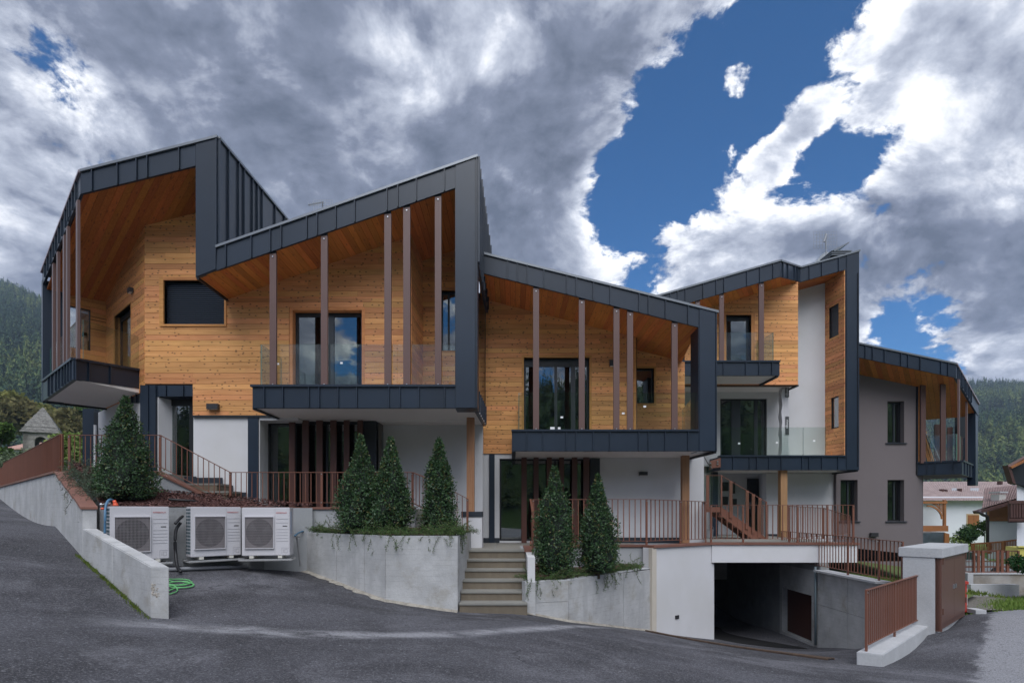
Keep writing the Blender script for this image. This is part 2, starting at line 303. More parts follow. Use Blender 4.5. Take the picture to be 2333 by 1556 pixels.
def box_vf(x0, x1, y0, y1, z0, z1):
    v = [(x0, y0, z0), (x1, y0, z0), (x1, y1, z0), (x0, y1, z0), (x0, y0, z1), (x1, y0, z1), (x1, y1, z1), (x0, y1, z1)]
    return v, [(0, 3, 2, 1), (4, 5, 6, 7), (0, 1, 5, 4), (1, 2, 6, 5), (2, 3, 7, 6), (3, 0, 4, 7)]
class MB:                                       # gathers pieces of one part
    def __init__(s): s.v = []; s.f = []; s.mi = []
    def add(s, v, f, mi=0):
        k = len(s.v); s.v += [tuple(a) for a in v]; s.f += [tuple(i + k for i in q) for q in f]; s.mi += [mi] * len(f); return s
    def box(s, x0, x1, y0, y1, z0, z1, mi=0): return s.add(*box_vf(x0, x1, y0, y1, z0, z1), mi)
    def prism(s, poly, off, mi=0):              # poly: list of Vectors, extruded by off
        n = len(poly); v = [Vector(p) for p in poly] + [Vector(p) + Vector(off) for p in poly]
        f = [tuple(range(n)), tuple(reversed(range(n, 2 * n)))] + [(i, i + n, (i + 1) % n + n, (i + 1) % n) for i in range(n)]
        return s.add(v, f, mi)
    def bar(s, p0, p1, w, h, up=(0, 0, 1), mi=0):
        p0 = Vector(p0); p1 = Vector(p1); d = (p1 - p0).normalized(); u = Vector(up); a = d.cross(u)
        if a.length < 1e-4: a = d.cross(Vector((0, 1, 0)))
        a.normalize(); b = a.cross(d).normalized(); a *= w / 2; b *= h / 2
        v = [p0 - a - b, p0 + a - b, p0 + a + b, p0 - a + b, p1 - a - b, p1 + a - b, p1 + a + b, p1 - a + b]
        return s.add(v, [(0, 1, 2, 3), (7, 6, 5, 4), (0, 4, 5, 1), (1, 5, 6, 2), (2, 6, 7, 3), (3, 7, 4, 0)], mi)
    def tube(s, pts, r, n=8, mi=0, caps=True):
        pts = [Vector(p) for p in pts]; rs = r if isinstance(r, (list, tuple)) else [r] * len(pts)
        v = []; up = Vector((0, 0, 1))
        for i, p in enumerate(pts):
            d = (pts[min(i + 1, len(pts) - 1)] - pts[max(i - 1, 0)]).normalized()
            a = d.cross(up)
            if a.length < 1e-3: a = d.cross(Vector((0, 1, 0)))
            a.normalize(); b = a.cross(d)
            v += [p + (a * math.cos(2 * math.pi * k / n) + b * math.sin(2 * math.pi * k / n)) * rs[i] for k in range(n)]
        f = [(i * n + k, i * n + (k + 1) % n, (i + 1) * n + (k + 1) % n, (i + 1) * n + k) for i in range(len(pts) - 1) for k in range(n)]
        if caps: f += [tuple(reversed(range(n))), tuple(range((len(pts) - 1) * n, len(pts) * n))]
        return s.add(v, f, mi)
    def build(s, name, mat, parent=None, smooth=False, bevel=0.0):
        o = mk(name, s.v, s.f, mat, parent, smooth)
        if any(s.mi): o.data.polygons.foreach_set('material_index', s.mi)
        if bevel:
            bm = bmesh.new(); bm.from_mesh(o.data); bmesh.ops.remove_doubles(bm, verts=bm.verts, dist=1e-5)
            bmesh.ops.recalc_face_normals(bm, faces=bm.faces)
            bmesh.ops.bevel(bm, geom=[e for e in bm.edges if len(e.link_faces) == 2 and e.calc_face_angle(0) > 0.5], offset=bevel, segments=2, affect='EDGES', clamp_overlap=True)
            bm.to_mesh(o.data); bm.free()
        return o
def box(name, x0, x1, y0, y1, z0, z1, mat, parent=None, bevel=0.0): return MB().box(x0, x1, y0, y1, z0, z1).build(name, mat, parent, bevel=bevel)
CUBES = {}
def bar(name, p0, p1, w, h, mat, parent=None, up=(0, 0, 1)):
    """a straight bar; alike bars share one cube mesh"""
    if mat.name not in CUBES:
        v, f = box_vf(-0.5, 0.5, -0.5, 0.5, -0.5, 0.5); me = bpy.data.meshes.new('bar_' + mat.name); me.from_pydata(v, [], f); me.materials.append(mat); CUBES[mat.name] = me
    p0 = Vector(p0); p1 = Vector(p1); d = (p1 - p0); ln = d.length; d.normalize(); a = d.cross(Vector(up))
    if a.length < 1e-4: a = d.cross(Vector((0, 1, 0)))
    a.normalize(); b = a.cross(d)
    mw = Matrix((((a.x * w), (d.x * ln), (b.x * h), 0), ((a.y * w), (d.y * ln), (b.y * h), 0), ((a.z * w), (d.z * ln), (b.z * h), 0), (0, 0, 0, 1)))
    mw.translation = (p0 + p1) / 2
    o = bpy.data.objects.new(name, CUBES[mat.name]); place(o, parent); o.matrix_basis = mw; return o
def slab(name, wall, poly, n0, n1, mat, parent=None, bevel=0.0):
    v = [wall.pt(t, z, n1) for t, z in poly]; off = wall.pt(0, 0, n0) - wall.pt(0, 0, n1)
    return MB().prism(v, off).build(name, mat, parent, bevel=bevel)
def clip(poly, a, b, c):                        # keep a*x + b*y <= c
    out = []
    for i in range(len(poly)):
        p, q = poly[i], poly[(i + 1) % len(poly)]; dp = a * p[0] + b * p[1] - c; dq = a * q[0] + b * q[1] - c
        if dp <= 1e-9: out.append(p)
        if (dp < -1e-9 and dq > 1e-9) or (dp > 1e-9 and dq < -1e-9):
            k = dp / (dp - dq); out.append((p[0] + (q[0] - p[0]) * k, p[1] + (q[1] - p[1]) * k))
    return out
def area(poly):
    return abs(sum(poly[i][0] * poly[(i + 1) % len(poly)][1] - poly[(i + 1) % len(poly)][0] * poly[i][1] for i in range(len(poly)))) / 2 if len(poly) > 2 else 0
def cut_holes(pieces, holes):
    for (t0, t1, z0, z1) in holes:
        new = []
        for p in pieces:
            if not p: continue
            ts = [q[0] for q in p]; zs = [q[1] for q in p]
            if max(ts) <= t0 or min(ts) >= t1 or max(zs) <= z0 or min(zs) >= z1: new.append(p); continue
            new.append(clip(p, 1, 0, t0)); new.append(clip(p, -1, 0, -t1))
            mid = clip(clip(p, -1, 0, -t0), 1, 0, t1)
            new.append(clip(mid, 0, 1, z0)); new.append(clip(mid, 0, -1, -z1))
        pieces = [p for p in new if area(p) > 2e-3]
    return pieces
def holed(name, wall, poly, holes, n0, n1, mat, parent):
    mb = MB(); off = wall.pt(0, 0, n0) - wall.pt(0, 0, n1)
    for p in cut_holes([poly], holes): mb.prism([wall.pt(t, z, n1) for t, z in p], off)
    return mb.build(name, mat, parent)
def planks(parent, wall, poly, holes, mat, pitch=0.134, z0=0.0, n0=0.0, th=0.022, gap=0.007, name='plank', rnd=None):
    rnd = rnd or random.Random(int(abs(poly[0][0] * 1000)) + 5)
    zs = [p[1] for p in poly]; k = math.floor((min(zs) - z0) / pitch)
    while z0 + k * pitch < max(zs):
        a = z0 + k * pitch + gap / 2; b = a + pitch - gap; k += 1
        band = clip(clip(poly, 0, 1, b), 0, -1, -a)
        if area(band) < 4e-3: continue
        pcs = cut_holes([band], holes); out = []
        for p in pcs:
            t0 = min(q[0] for q in p); t1 = max(q[0] for q in p); cur = t0 + rnd.uniform(0.5, 4.2)
            while cur < t1 - 0.4:
                out.append(clip(p, 1, 0, cur - 0.0015)); p = clip(p, -1, 0, -cur - 0.0015); cur += rnd.uniform(2.6, 4.4)
            out.append(p)
        for p in out:
            if area(p) > 4e-3: slab(name, wall, p, n0, n0 + th + rnd.uniform(-0.002, 0.003), mat, parent)
def soffit(parent, plan, zf, ang, w, mat, th=0.02, gap=0.006, name='soffit_board'):
    """boards of width w laid along direction ang over the plan polygon, following the sloping plane zf(x, y)"""
    d = (math.cos(ang), math.sin(ang)); q = (-d[1], d[0]); s = [p[0] * q[0] + p[1] * q[1] for p in plan]
    a = min(s); part = MB()
    for p in [plan]: part.prism([Vector((x, y, zf(x, y) + th + 0.004)) for x, y in p], (0, 0, 0.03))
    sh = part.build('soffit', trim_in, parent)
    while a < max(s):
        strip = clip(clip(plan, q[0], q[1], a + w - gap), -q[0], -q[1], -a); a += w
        if area(strip) < 2e-3: continue
        MB().prism([Vector((x, y, zf(x, y))) for x, y in strip], (0, 0, th)).build(name, mat, sh)
    return sh
def fascia(parent, wall, T0, T1, B0, B1, seams, name='fascia', back=0.04, cap=True, capmat=None, rib=0.022):
    """standing-seam metal band: T0-T1 top edge, B0-B1 lower edge in photo pixels on the wall plane, seams as pixel columns"""
    t0, zt0 = wall.tz(*T0); t1, zt1 = wall.tz(*T1); u0, zb0 = wall.tz(*B0); u1, zb1 = wall.tz(*B1)
    zt = lambda t: zt0 + (zt1 - zt0) * (t - t0) / (t1 - t0); zb = lambda t: zb0 + (zb1 - zb0) * (t - u0) / (u1 - u0)
    f = slab(name, wall, [(t0, zt(t0)), (t1, zt(t1)), (t1, zb(t1)), (t0, zb(t0))], -back, 0.0, metal, parent)
    ss = [t0] + sorted([wall.t(p) for p in seams], reverse=t1 < t0) + [t1]
    for i in range(len(ss) - 1):
        a, b = ss[i], ss[i + 1]
        if abs(b - a) < 0.02: continue
        mb = MB(); g = 0.004 if b > a else -0.004; off = wall.pt(0, 0, 0.001) - wall.pt(0, 0, 0.012)
        mb.prism([wall.pt(t, z, 0.012) for t, z in ((a + g, zt(a) - 0.01), (b - g, zt(b) - 0.01), (b - g, zb(b) + 0.004), (a + g, zb(a) + 0.004))], off)
        if i < len(ss) - 2:
            r = rib if b > a else -rib; off = wall.pt(0, 0, 0.012) - wall.pt(0, 0, 0.05)
            mb.prism([wall.pt(t, z, 0.05) for t, z in ((b - r, zt(b) - 0.012), (b, zt(b) - 0.012), (b, zb(b) + 0.006), (b - r, zb(b) + 0.006))], off)
        mb.build('metal_panel', metal, f)
    if cap:
        off = wall.pt(0, 0, -back) - wall.pt(0, 0, 0.055)
        MB().prism([wall.pt(t, z, 0.055) for t, z in ((t0, zt0 + 0.03), (t1, zt1 + 0.03), (t1, zt1 - 0.025), (t0, zt0 - 0.025))], off).build('flashing', capmat or metal_cap, f)
    return f, (zt, zb)
def window(parent, wall, t0, t1, z0, z1, depth=0.14, fw=0.07, mull=(), header=0.0, reveal=None, reveal_w=0.0, glass=None, name='window', sill=None, trim=0.0):
    """opening with frame, sashes and one pane between each pair of mullions"""
    glass = glass or win_g; n = -depth; mb = MB()
    def rect(a, b, c, d, n0, n1, mi=0):
        off = wall.pt(0, 0, n0) - wall.pt(0, 0, n1); mb.prism([wall.pt(a, c, n1), wall.pt(b, c, n1), wall.pt(b, d, n1), wall.pt(a, d, n1)], off, mi)
    rect(t0, t1, z1 - fw - header, z1, n - 0.06, n); rect(t0, t1, z0, z0 + fw, n - 0.06, n)
    rect(t0, t0 + fw, z0 + fw, z1 - fw - header, n - 0.06, n); rect(t1 - fw, t1, z0 + fw, z1 - fw - header, n - 0.06, n)
    for (c, w_) in mull: rect(c - w_ / 2, c + w_ / 2, z0 + fw, z1 - fw - header, n - 0.05, n + 0.01, 1)
    win = mb.build(name, [frame_m, frame_g], parent)
    ed = [t0 + fw] + [v for c, w_ in mull for v in (c - w_ / 2, c + w_ / 2)] + [t1 - fw]
    for i in range(0, len(ed), 2):
        slab('pane', wall, [(ed[i], z0 + fw), (ed[i + 1], z0 + fw), (ed[i + 1], z1 - fw - header), (ed[i], z1 - fw - header)], n - 0.032, n - 0.024, glass, win)
    if reveal:
        rw = reveal_w or 0.03; mb = MB(); N0, N1 = n, 0.03 + trim
        for (a, b, c, d) in ((t0 - rw, t0, z0 - rw, z1 + rw), (t1, t1 + rw, z0 - rw, z1 + rw), (t0, t1, z1, z1 + rw), (t0, t1, z0 - rw, z0)):
            off = wall.pt(0, 0, N0) - wall.pt(0, 0, N1); mb.prism([wall.pt(a, c, N1), wall.pt(b, c, N1), wall.pt(b, d, N1), wall.pt(a, d, N1)], off)
        mb.build('reveal', reveal, win)
    if sill:
        slab('sill', wall, [(t0 - 0.08, z0 - 0.035), (t1 + 0.08, z0 - 0.035), (t1 + 0.08, z0 - 0.002), (t0 - 0.08, z0 - 0.002)], n, 0.05, sill, win)
    return win
def pane(parent, p0, p1, h, th=0.016, name='glass_panel', mat=None):
    """upright sheet of glass from p0 to p1 with visible green edges"""
    p0 = Vector(p0); p1 = Vector(p1); d = (p1 - p0); n = Vector((d.y, -d.x, 0)).normalized() * th
    v = [p0, p1, p1 + Vector((0, 0, h)), p0 + Vector((0, 0, h))]; v = v + [a + n for a in v]
    o = mk(name, v, [(0, 1, 2, 3), (7, 6, 5, 4), (0, 4, 5, 1), (1, 5, 6, 2), (2, 6, 7, 3), (3, 7, 4, 0)], [mat or bal_g, edge_g], parent)
    o.data.polygons.foreach_set('material_index', [0, 0, 1, 1, 1, 1]); return o
def railing(name, label, pts, hts, spacing=0.14, posts=None, group=None, low=0.10, bw=0.022, mat=None, cat='railing', rod=True):
    """pts: base points; hts: height of the hand rail over each point; balusters stand every spacing metres"""
    mat = mat or rust; root = thing(name, label, cat, Vector(pts[0]), group)
    pts = [Vector(p) for p in pts]; U = Vector((0, 0, 1))
    for i in range(len(pts) - 1):
        a, b = pts[i], pts[i + 1]; ta, tb = a + U * hts[i], b + U * hts[i + 1]
        bar('handrail', ta, tb, 0.045, 0.014, mat, root); bar('bottom_rail', a + U * low, b + U * low, 0.035, 0.012, mat, root)
        hl = (Vector((b.x, b.y, 0)) - Vector((a.x, a.y, 0))); n = max(1, round(hl.length / spacing)); hd = Vector((hl.y, -hl.x, 0)).normalized()
        for k in range(1, n):
            q = a.lerp(b, k / n); h = hts[i] + (hts[i + 1] - hts[i]) * k / n
            bar('baluster', q + U * low, q + U * (h - 0.008), bw, bw * 0.6, mat, root, up=hd)
    for i in (posts if posts is not None else range(len(pts))):
        j = min(i, len(pts) - 2); hl = pts[j + 1] - pts[j]; hd = Vector((hl.y, -hl.x, 0)).normalized()
        o = bar('post', pts[i], pts[i] + U * (hts[i] + 0.004), 0.05, 0.03, mat, root, up=hd)
        for zz in (0.10, hts[i] - 0.04):
            bar('bolt', pts[i] + U * zz + hd * 0.014, pts[i] + U * zz + hd * 0.026, 0.022, 0.022, steel, root)
    return root
def wall_lamp(label, wall, px, py, w=0.24, h=0.09, dp=0.13, group=None):
    t, z = wall.tz(px, py); r = thing('wall_lamp', label, 'wall lamp', wall.pt(t, z - h / 2, 0.02), group)
    slab('housing', wall, [(t - w / 2, z - h / 2), (t + w / 2, z - h / 2), (t + w / 2, z + h / 2), (t - w / 2, z + h / 2)], 0.03, dp, lamp_m, r, bevel=0.006)
    slab('back_plate', wall, [(t - w / 2 + .03, z - h / 2 + .01), (t + w / 2 - .03, z - h / 2 + .01), (t + w / 2 - .03, z + h / 2 - .01), (t - w / 2 + .03, z + h / 2 - .01)], 0.0, 0.03, lamp_m, r)
    slab('diffuser', wall, [(t - w / 2 + .02, z - h / 2 - .006), (t + w / 2 - .02, z - h / 2 - .006), (t + w / 2 - .02, z - h / 2), (t - w / 2 + .02, z - h / 2)], 0.05, dp - .02, white_p, r)
    return r
def text_mesh(name, body, size, mat, parent, mw, extrude=0.001):
    cu = bpy.data.curves.new(name, 'FONT'); cu.body = body; cu.size = size; cu.extrude = extrude; cu.align_x = 'LEFT'
    t = bpy.data.objects.new(name + '_tmp', cu); COL.objects.link(t); dg = bpy.context.evaluated_depsgraph_get(); dg.update()
    me = bpy.data.meshes.new_from_object(t.evaluated_get(dg)); bpy.data.objects.remove(t); me.materials.clear(); me.materials.append(mat)
    o = bpy.data.objects.new(name, me); place(o, parent); o.matrix_basis = mw; return o
def tris_obj(name, V, k, mat, parent=None, mats=None, mi=None):
    """fast mesh from an (n*k, 3) array of loose k-gons"""
    V = np.asarray(V, dtype=np.float32).reshape(-1, 3); n = len(V) // k; me = bpy.data.meshes.new(name)
    me.vertices.add(len(V)); me.vertices.foreach_set('co', V.ravel()); me.loops.add(n * k); me.loops.foreach_set('vertex_index', np.arange(n * k, dtype=np.int32))
    me.polygons.add(n); me.polygons.foreach_set('loop_start', np.arange(0, n * k, k, dtype=np.int32)); me.polygons.foreach_set('loop_total', np.full(n, k, dtype=np.int32))
    for m_ in (mats or [mat]): me.materials.append(m_)
    if mi is not None: me.polygons.foreach_set('material_index', np.asarray(mi, dtype=np.int32))
    me.update(calc_edges=True); me.validate(); o = bpy.data.objects.new(name, me); return place(o, parent)
# ================================================================== ground
GP = np.array([(-5.24, 8.0, -1.55), (-8.2, 10.5, -0.86), (-10.7, 13.0, -0.35), (-19.4, 21, 0.5), (-24, 26, 0.9), (-6.6, 10.7, -1.17), (-5.5, 11.4, -1.24), (-4.78, 12.65, -1.355),
    (-3.6, 11.7, -1.56), (-2.48, 10.85, -1.765), (-1.1, 10.85, -1.98), (0.25, 10.83, -2.0), (1.15, 11.25, -2.25), (3.47, 13.65, -2.97), (5.52, 15.1, -3.49), (8.2, 13.2, -3.33), (8.2, 15.1, -3.75), (7.0, 11.4, -2.93),
    (5.75, 9.0, -2.50), (6.3, 8.8, -2.48), (8.5, 10.9, -2.36), (8.8, 10.6, -2.36), (10.4, 12.5, -2.31), (13, 14.2, -2.42), (16, 17, -2.6), (0, 0, -1.66), (0, 5.4, -1.74), (7.1, 7.7, -2.42), (-5, 5, -1.34), (-9, 7, -0.80), (-14, 12, 0.1), (6, 2, -1.95), (-6, 0, -1.2), (14, 8, -2.6),
    (-3, 16, -2.2), (3, 20, -3.4), (7, 20, -4.2), (12, 20, -3.0), (-10, 17, -1.2)])
def _rbf():
    A = GP[:, :2]; n = len(A); K = np.linalg.norm(A[:, None] - A[None], axis=2); Q = np.c_[np.ones(n), A]
    Mx = np.block([[K, Q], [Q.T, np.zeros((3, 3))]]); return np.linalg.solve(Mx, np.r_[GP[:, 2], 0, 0, 0])
GW = _rbf()
def gz(x, y):
    x = np.asarray(x, float); y = np.asarray(y, float); d = np.sqrt((x[..., None] - GP[:, 0]) ** 2 + (y[..., None] - GP[:, 1]) ** 2)
    return d @ GW[:len(GP)] + GW[-3] + GW[-2] * x + GW[-1] * y
def asphalt_mat():
    m = bpy.data.materials.new('asphalt'); m.use_nodes = True; nt = m.node_tree; N = nt.nodes; L = nt.links; b = N['Principled BSDF']
    b.inputs['Roughness'].default_value = 0.82; b.inputs['Specular IOR Level'].default_value = 0.35
    g = N.new('ShaderNodeNewGeometry'); pos = g.outputs['Position']
    def noise(s, det=4, r=0.55, dist=0.0, st=(1, 1, 1)):
        mp = N.new('ShaderNodeMapping'); mp.inputs['Scale'].default_value = st; L.new(pos, mp.inputs[0])
        n = N.new('ShaderNodeTexNoise'); L.new(mp.outputs[0], n.inputs['Vector']); n.inputs['Scale'].default_value = s; n.inputs['Detail'].default_value = det; n.inputs['Roughness'].default_value = r; n.inputs['Distortion'].default_value = dist; return n.outputs['Fac']
    def mr(x, a, b_, c=0.0, d=1.0):
        n = N.new('ShaderNodeMapRange'); n.interpolation_type = 'SMOOTHSTEP'; L.new(x, n.inputs[0])
        for i, v in enumerate((a, b_, c, d)): n.inputs[i + 1].default_value = v
        return n.outputs[0]
    def mix(f, a, b_):
        n = N.new('ShaderNodeMix'); n.data_type = 'RGBA'
        if isinstance(f, float): n.inputs[0].default_value = f
        else: L.new(f, n.inputs[0])
        for i, v in ((6, a), (7, b_)):
            if isinstance(v, tuple): n.inputs[i].default_value = (*v, 1)
            else: L.new(v, n.inputs[i])
        return n.outputs[2]
    def mth(op, a, b_=None):
        n = N.new('ShaderNodeMath'); n.operation = op
        for i, v in ((0, a), (1, b_)):
            if v is None: continue
            if isinstance(v, (int, float)): n.inputs[i].default_value = v
            else: L.new(v, n.inputs[i])
        return n.outputs[0]
    sx = N.new('ShaderNodeSeparateXYZ'); L.new(pos, sx.inputs[0]); x, y = sx.outputs[0], sx.outputs[1]
    col = mix(mr(noise(0.42, 6, 0.62, 0.6), 0.36, 0.64), (0.040, 0.039, 0.045), (0.092, 0.091, 0.104))
    # pale dust swept into bands where cars turn in, and dust along the wall feet
    arc = mth('ADD', mth('MULTIPLY', mth('POWER', mth('MAXIMUM', mth('ADD', x, 3.0), 0.0), 2.0), 0.165), mth('MULTIPLY', noise(0.5, 4), 0.9))
    band = mth('SUBTRACT', y, mth('ADD', 7.10, arc))
    bandf = mth('MULTIPLY', mth('MULTIPLY', mr(mth('ABSOLUTE', band), 0.42, 0.04), mth('MULTIPLY', mr(x, -6.0, -4.4), mr(x, 2.6, 1.0))), mr(noise(2.2, 5, 0.65, 0.5, (0.5, 1.3, 1)), 0.30, 0.60))
    dust = mth('MULTIPLY', mr(noise(0.33, 8, 0.70, 0.9), 0.50, 0.66), 0.75)
    col = mix(mth('MULTIPLY', bandf, 0.90), col, (0.33, 0.33, 0.35)); col = mix(dust, col, (0.165, 0.163, 0.18))
    def spot(cx_, cy_, rx, ry):
        u = mth('DIVIDE', mth('SUBTRACT', x, cx_), rx); v = mth('DIVIDE', mth('SUBTRACT', y, cy_), ry); q = mth('ADD', mth('ADD', mth('MULTIPLY', u, u), mth('MULTIPLY', v, v)), mth('MULTIPLY', mth('SUBTRACT', noise(2.4, 5, 0.7), 0.5), 3.2)); return mr(q, 1.1, 0.75)
    damp = mth('MAXIMUM', mth('MAXIMUM', spot(0.1, 10.35, 1.3, .22), spot(-4.1, 11.75, .55, .25)), mth('MULTIPLY', mr(noise(0.9, 5, 0.6, 0.5, (0.35, 1.5, 1)), 0.63, 0.68), 0.6)); col = mix(mth('MULTIPLY', damp, 0.65), col, (0.030, 0.029, 0.032))
    ck = N.new('ShaderNodeTexVoronoi'); ck.feature = 'DISTANCE_TO_EDGE'; ck.inputs['Scale'].default_value = 0.30
    cm = N.new('ShaderNodeVectorMath'); cm.operation = 'MULTIPLY_ADD'; nn_ = N.new('ShaderNodeTexNoise'); L.new(pos, nn_.inputs['Vector']); nn_.inputs['Scale'].default_value = 1.6; nn_.inputs['Detail'].default_value = 6; L.new(nn_.outputs['Color'], cm.inputs[0]); cm.inputs[1].default_value = (0.9, 0.9, 0.9); L.new(pos, cm.inputs[2]); L.new(cm.outputs[0], ck.inputs['Vector'])
    crack = mth('MULTIPLY', mr(ck.outputs['Distance'], 0.006, 0.001), mr(noise(0.5, 2), 0.48, 0.58)); col = mix(mth('MULTIPLY', crack, 0.7), col, (0.02, 0.02, 0.022))
    # older, paler surface beyond a ragged seam on the right
    e = mth('SUBTRACT', mth('ADD', mth('MULTIPLY', mth('SUBTRACT', x, 6.35), 0.735), mth('MULTIPLY', noise(2.6, 6, 0.7), 0.55)), mth('ADD', mth('MULTIPLY', mth('SUBTRACT', y, 7.7), 0.678), 0.30))
    e = mth('ADD', e, mth('MULTIPLY', mth('SUBTRACT', noise(14, 4, 0.7), 0.5), 0.35)); old = mr(e, -0.06, 0.10); oc = mix(mr(noise(60, 2), 0.35, 0.65), (0.24, 0.24, 0.255), (0.36, 0.36, 0.38)); col = mix(mth('MULTIPLY', old, 0.92), col, oc)
    gr2 = noise(17, 3, 0.75); col = mix(mth('MULTIPLY', mr(gr2, 0.52, 0.70), 0.45), col, (0.19, 0.19, 0.205)); col = mix(mth('MULTIPLY', mr(gr2, 0.47, 0.30), 0.6), col, (0.026, 0.026, 0.030))
    sp = noise(46, 2, 0.8); col = mix(mth('MULTIPLY', mr(sp, 0.54, 0.68), 0.55), col, (0.27, 0.27, 0.285)); col = mix(mth('MULTIPLY', mr(sp, 0.46, 0.32), 0.8), col, (0.020, 0.020, 0.023))
    vo = N.new('ShaderNodeTexVoronoi'); L.new(pos, vo.inputs['Vector']); vo.inputs['Scale'].default_value = 2.6
    fleck = mth('MULTIPLY', mr(vo.outputs['Distance'], 0.045, 0.025), 0.7); col = mix(fleck, col, (0.42, 0.42, 0.43))
    L.new(col, b.inputs['Base Color'])
    bn = N.new('ShaderNodeBump'); bn.inputs['Strength'].default_value = 0.9; bn.inputs['Distance'].default_value = 0.015; L.new(noise(46, 4, 0.75), bn.inputs['Height']); L.new(bn.outputs[0], b.inputs['Normal'])
    L.new(mr(damp, 0, 1, 0.85, 0.55), b.inputs['Roughness']); return m
asph = asphalt_mat()
def grid_mesh(name, xs, ys, zf, mat, smooth=True):
    Xg, Yg = np.meshgrid(xs, ys, indexing='ij'); Zg = zf(Xg, Yg); v = np.c_[Xg.ravel(), Yg.ravel(), Zg.ravel()]; ny = len(ys)
    f = [(i * ny + j, (i + 1) * ny + j, (i + 1) * ny + j + 1, i * ny + j + 1) for i in range(len(xs) - 1) for j in range(ny - 1)]
    return mk(name, v.tolist(), f, mat, None, smooth)
struct(grid_mesh('asphalt_road', np.arange(-26, 19.01, 0.4), np.arange(-9, 25.01, 0.4), gz, asph))
grass_far = M('valley_grass', (0.065, 0.105, 0.030), rough=0.95, spec=0.1, var=0.35, vs=0.05, var2=0.2, vs2=1.5, bump=0.3, bs=4)
def far_z(x, y): return -4.6 + 0 * x - np.clip((np.hypot(x, y) - 60) / 400, 0, 1) * 2
struct(grid_mesh('ground', np.linspace(-1400, 1400, 57), np.linspace(-1400, 1400, 57), far_z, grass_far))

# ================================================================== left house (two joined gables)
D2, W2 = 12.3, 13.6
F2, B2 = front(D2), front(W2)
h1 = thing('row_house', 'larch-clad left house with two tall dark zinc gables, behind the heat pumps', 'house', (-5.5, 13.6, 0.0))
XA, ZA = X(185, D2), Z(392, D2)
J = Vector((-9.02, 13.6)); K = Vector((-11.65, 15.9)); C = Vector((-12.60, 14.85)); Q = Vector((X(168, 12.4), 12.4)); Rr = Vector((-9.33, 13.87))
zb1 = lambda x, y: Z(442, D2) + 0.25 * (x - XA) - 0.149 * (y - D2)      # underside of the left roof
# --- gable 1: front band, side band, fin and pier
f1, _ = fascia(h1, F2, (185, 392), (446.5, 326.6), (185, 443), (446.5, 379), [213, 271, 314, 338.6, 411])
EA = Wall((XA, D2), (C.x, C.y))
fascia(h1, EA, (185, 392), (97.5, 621), (185, 443), (97.5, 651), [176, 168.5, 162, 158, 152, 144, 137, 130, 124, 117.5, 111, 105], capmat=M('pink_flashing', (0.30, 0.24, 0.27), rough=0.4))
pier1 = slab('pier', F2, F2.poly([(446.5, 327), (496, 314), (496, 563), (493.5, 616), (452, 632), (446.5, 632)]), -0.06, 0.012, metal, h1)
slab('metal_panel', F2, F2.poly([(448, 329), (493, 317.5), (493, 614), (453, 630), (448, 630)]), 0.013, 0.03, metal, pier1)
bar('seam', F2.pt(*F2.tz(494.5, 316), 0.02), F2.pt(*F2.tz(494.5, 562), 0.02), 0.02, 0.05, metal, pier1, up=(0, 1, 0))
MB().prism([F2.pt(*F2.tz(446.5, 326.6), 0.055) + Vector((0, 0, z)) for z in (-0.025, 0.03)] + [F2.pt(*F2.tz(497, 313.7), 0.055) + Vector((0, 0, z)) for z in (0.03, -0.025)], (0, 0.3, 0)).build('flashing', metal_cap, pier1)
# side wall above the neighbouring roof
XS = X(496, D2); S1 = Wall((XS, D2), (XS, 16.1)); zS = lambda t: 8.31 + 0.16 * t / 3.74
sd1 = slab('side_wall', S1, [(0.0, 5.62), (3.8, 5.62), (3.8, zS(3.8)), (0.0, zS(0))], -0.25, 0.0, metal, h1)
ts = [0.0] + [S1.t(p) for p in (517, 540, 552.5, 571.6, 583, 594, 623.5, 645)] + [3.8]
for a, b in zip(ts[:-1], ts[1:]):
    mb = MB(); mb.prism([S1.pt(t, z, 0.012) for t, z in ((a + .004, 5.62), (b - .004, 5.62), (b - .004, zS(b) - .01), (a + .004, zS(a) - .01))], S1.pt(0, 0, 0.001) - S1.pt(0, 0, 0.012))
    mb.prism([S1.pt(t, z, 0.055) for t, z in ((a, 5.62), (a + .022, 5.62), (a + .022, zS(a) - .012), (a, zS(a) - .012))], S1.pt(0, 0, 0.012) - S1.pt(0, 0, 0.055)); mb.build('metal_panel', metal, sd1)
MB().prism([S1.pt(0, zS(0) + .03, .055), S1.pt(3.85, zS(3.85) + .03, .055), S1.pt(3.85, zS(3.85) - .03, .055), S1.pt(0, zS(0) - .03, .055)], S1.pt(0, 0, -0.2) - S1.pt(0, 0, .055)).build('flashing', metal_cap, sd1)
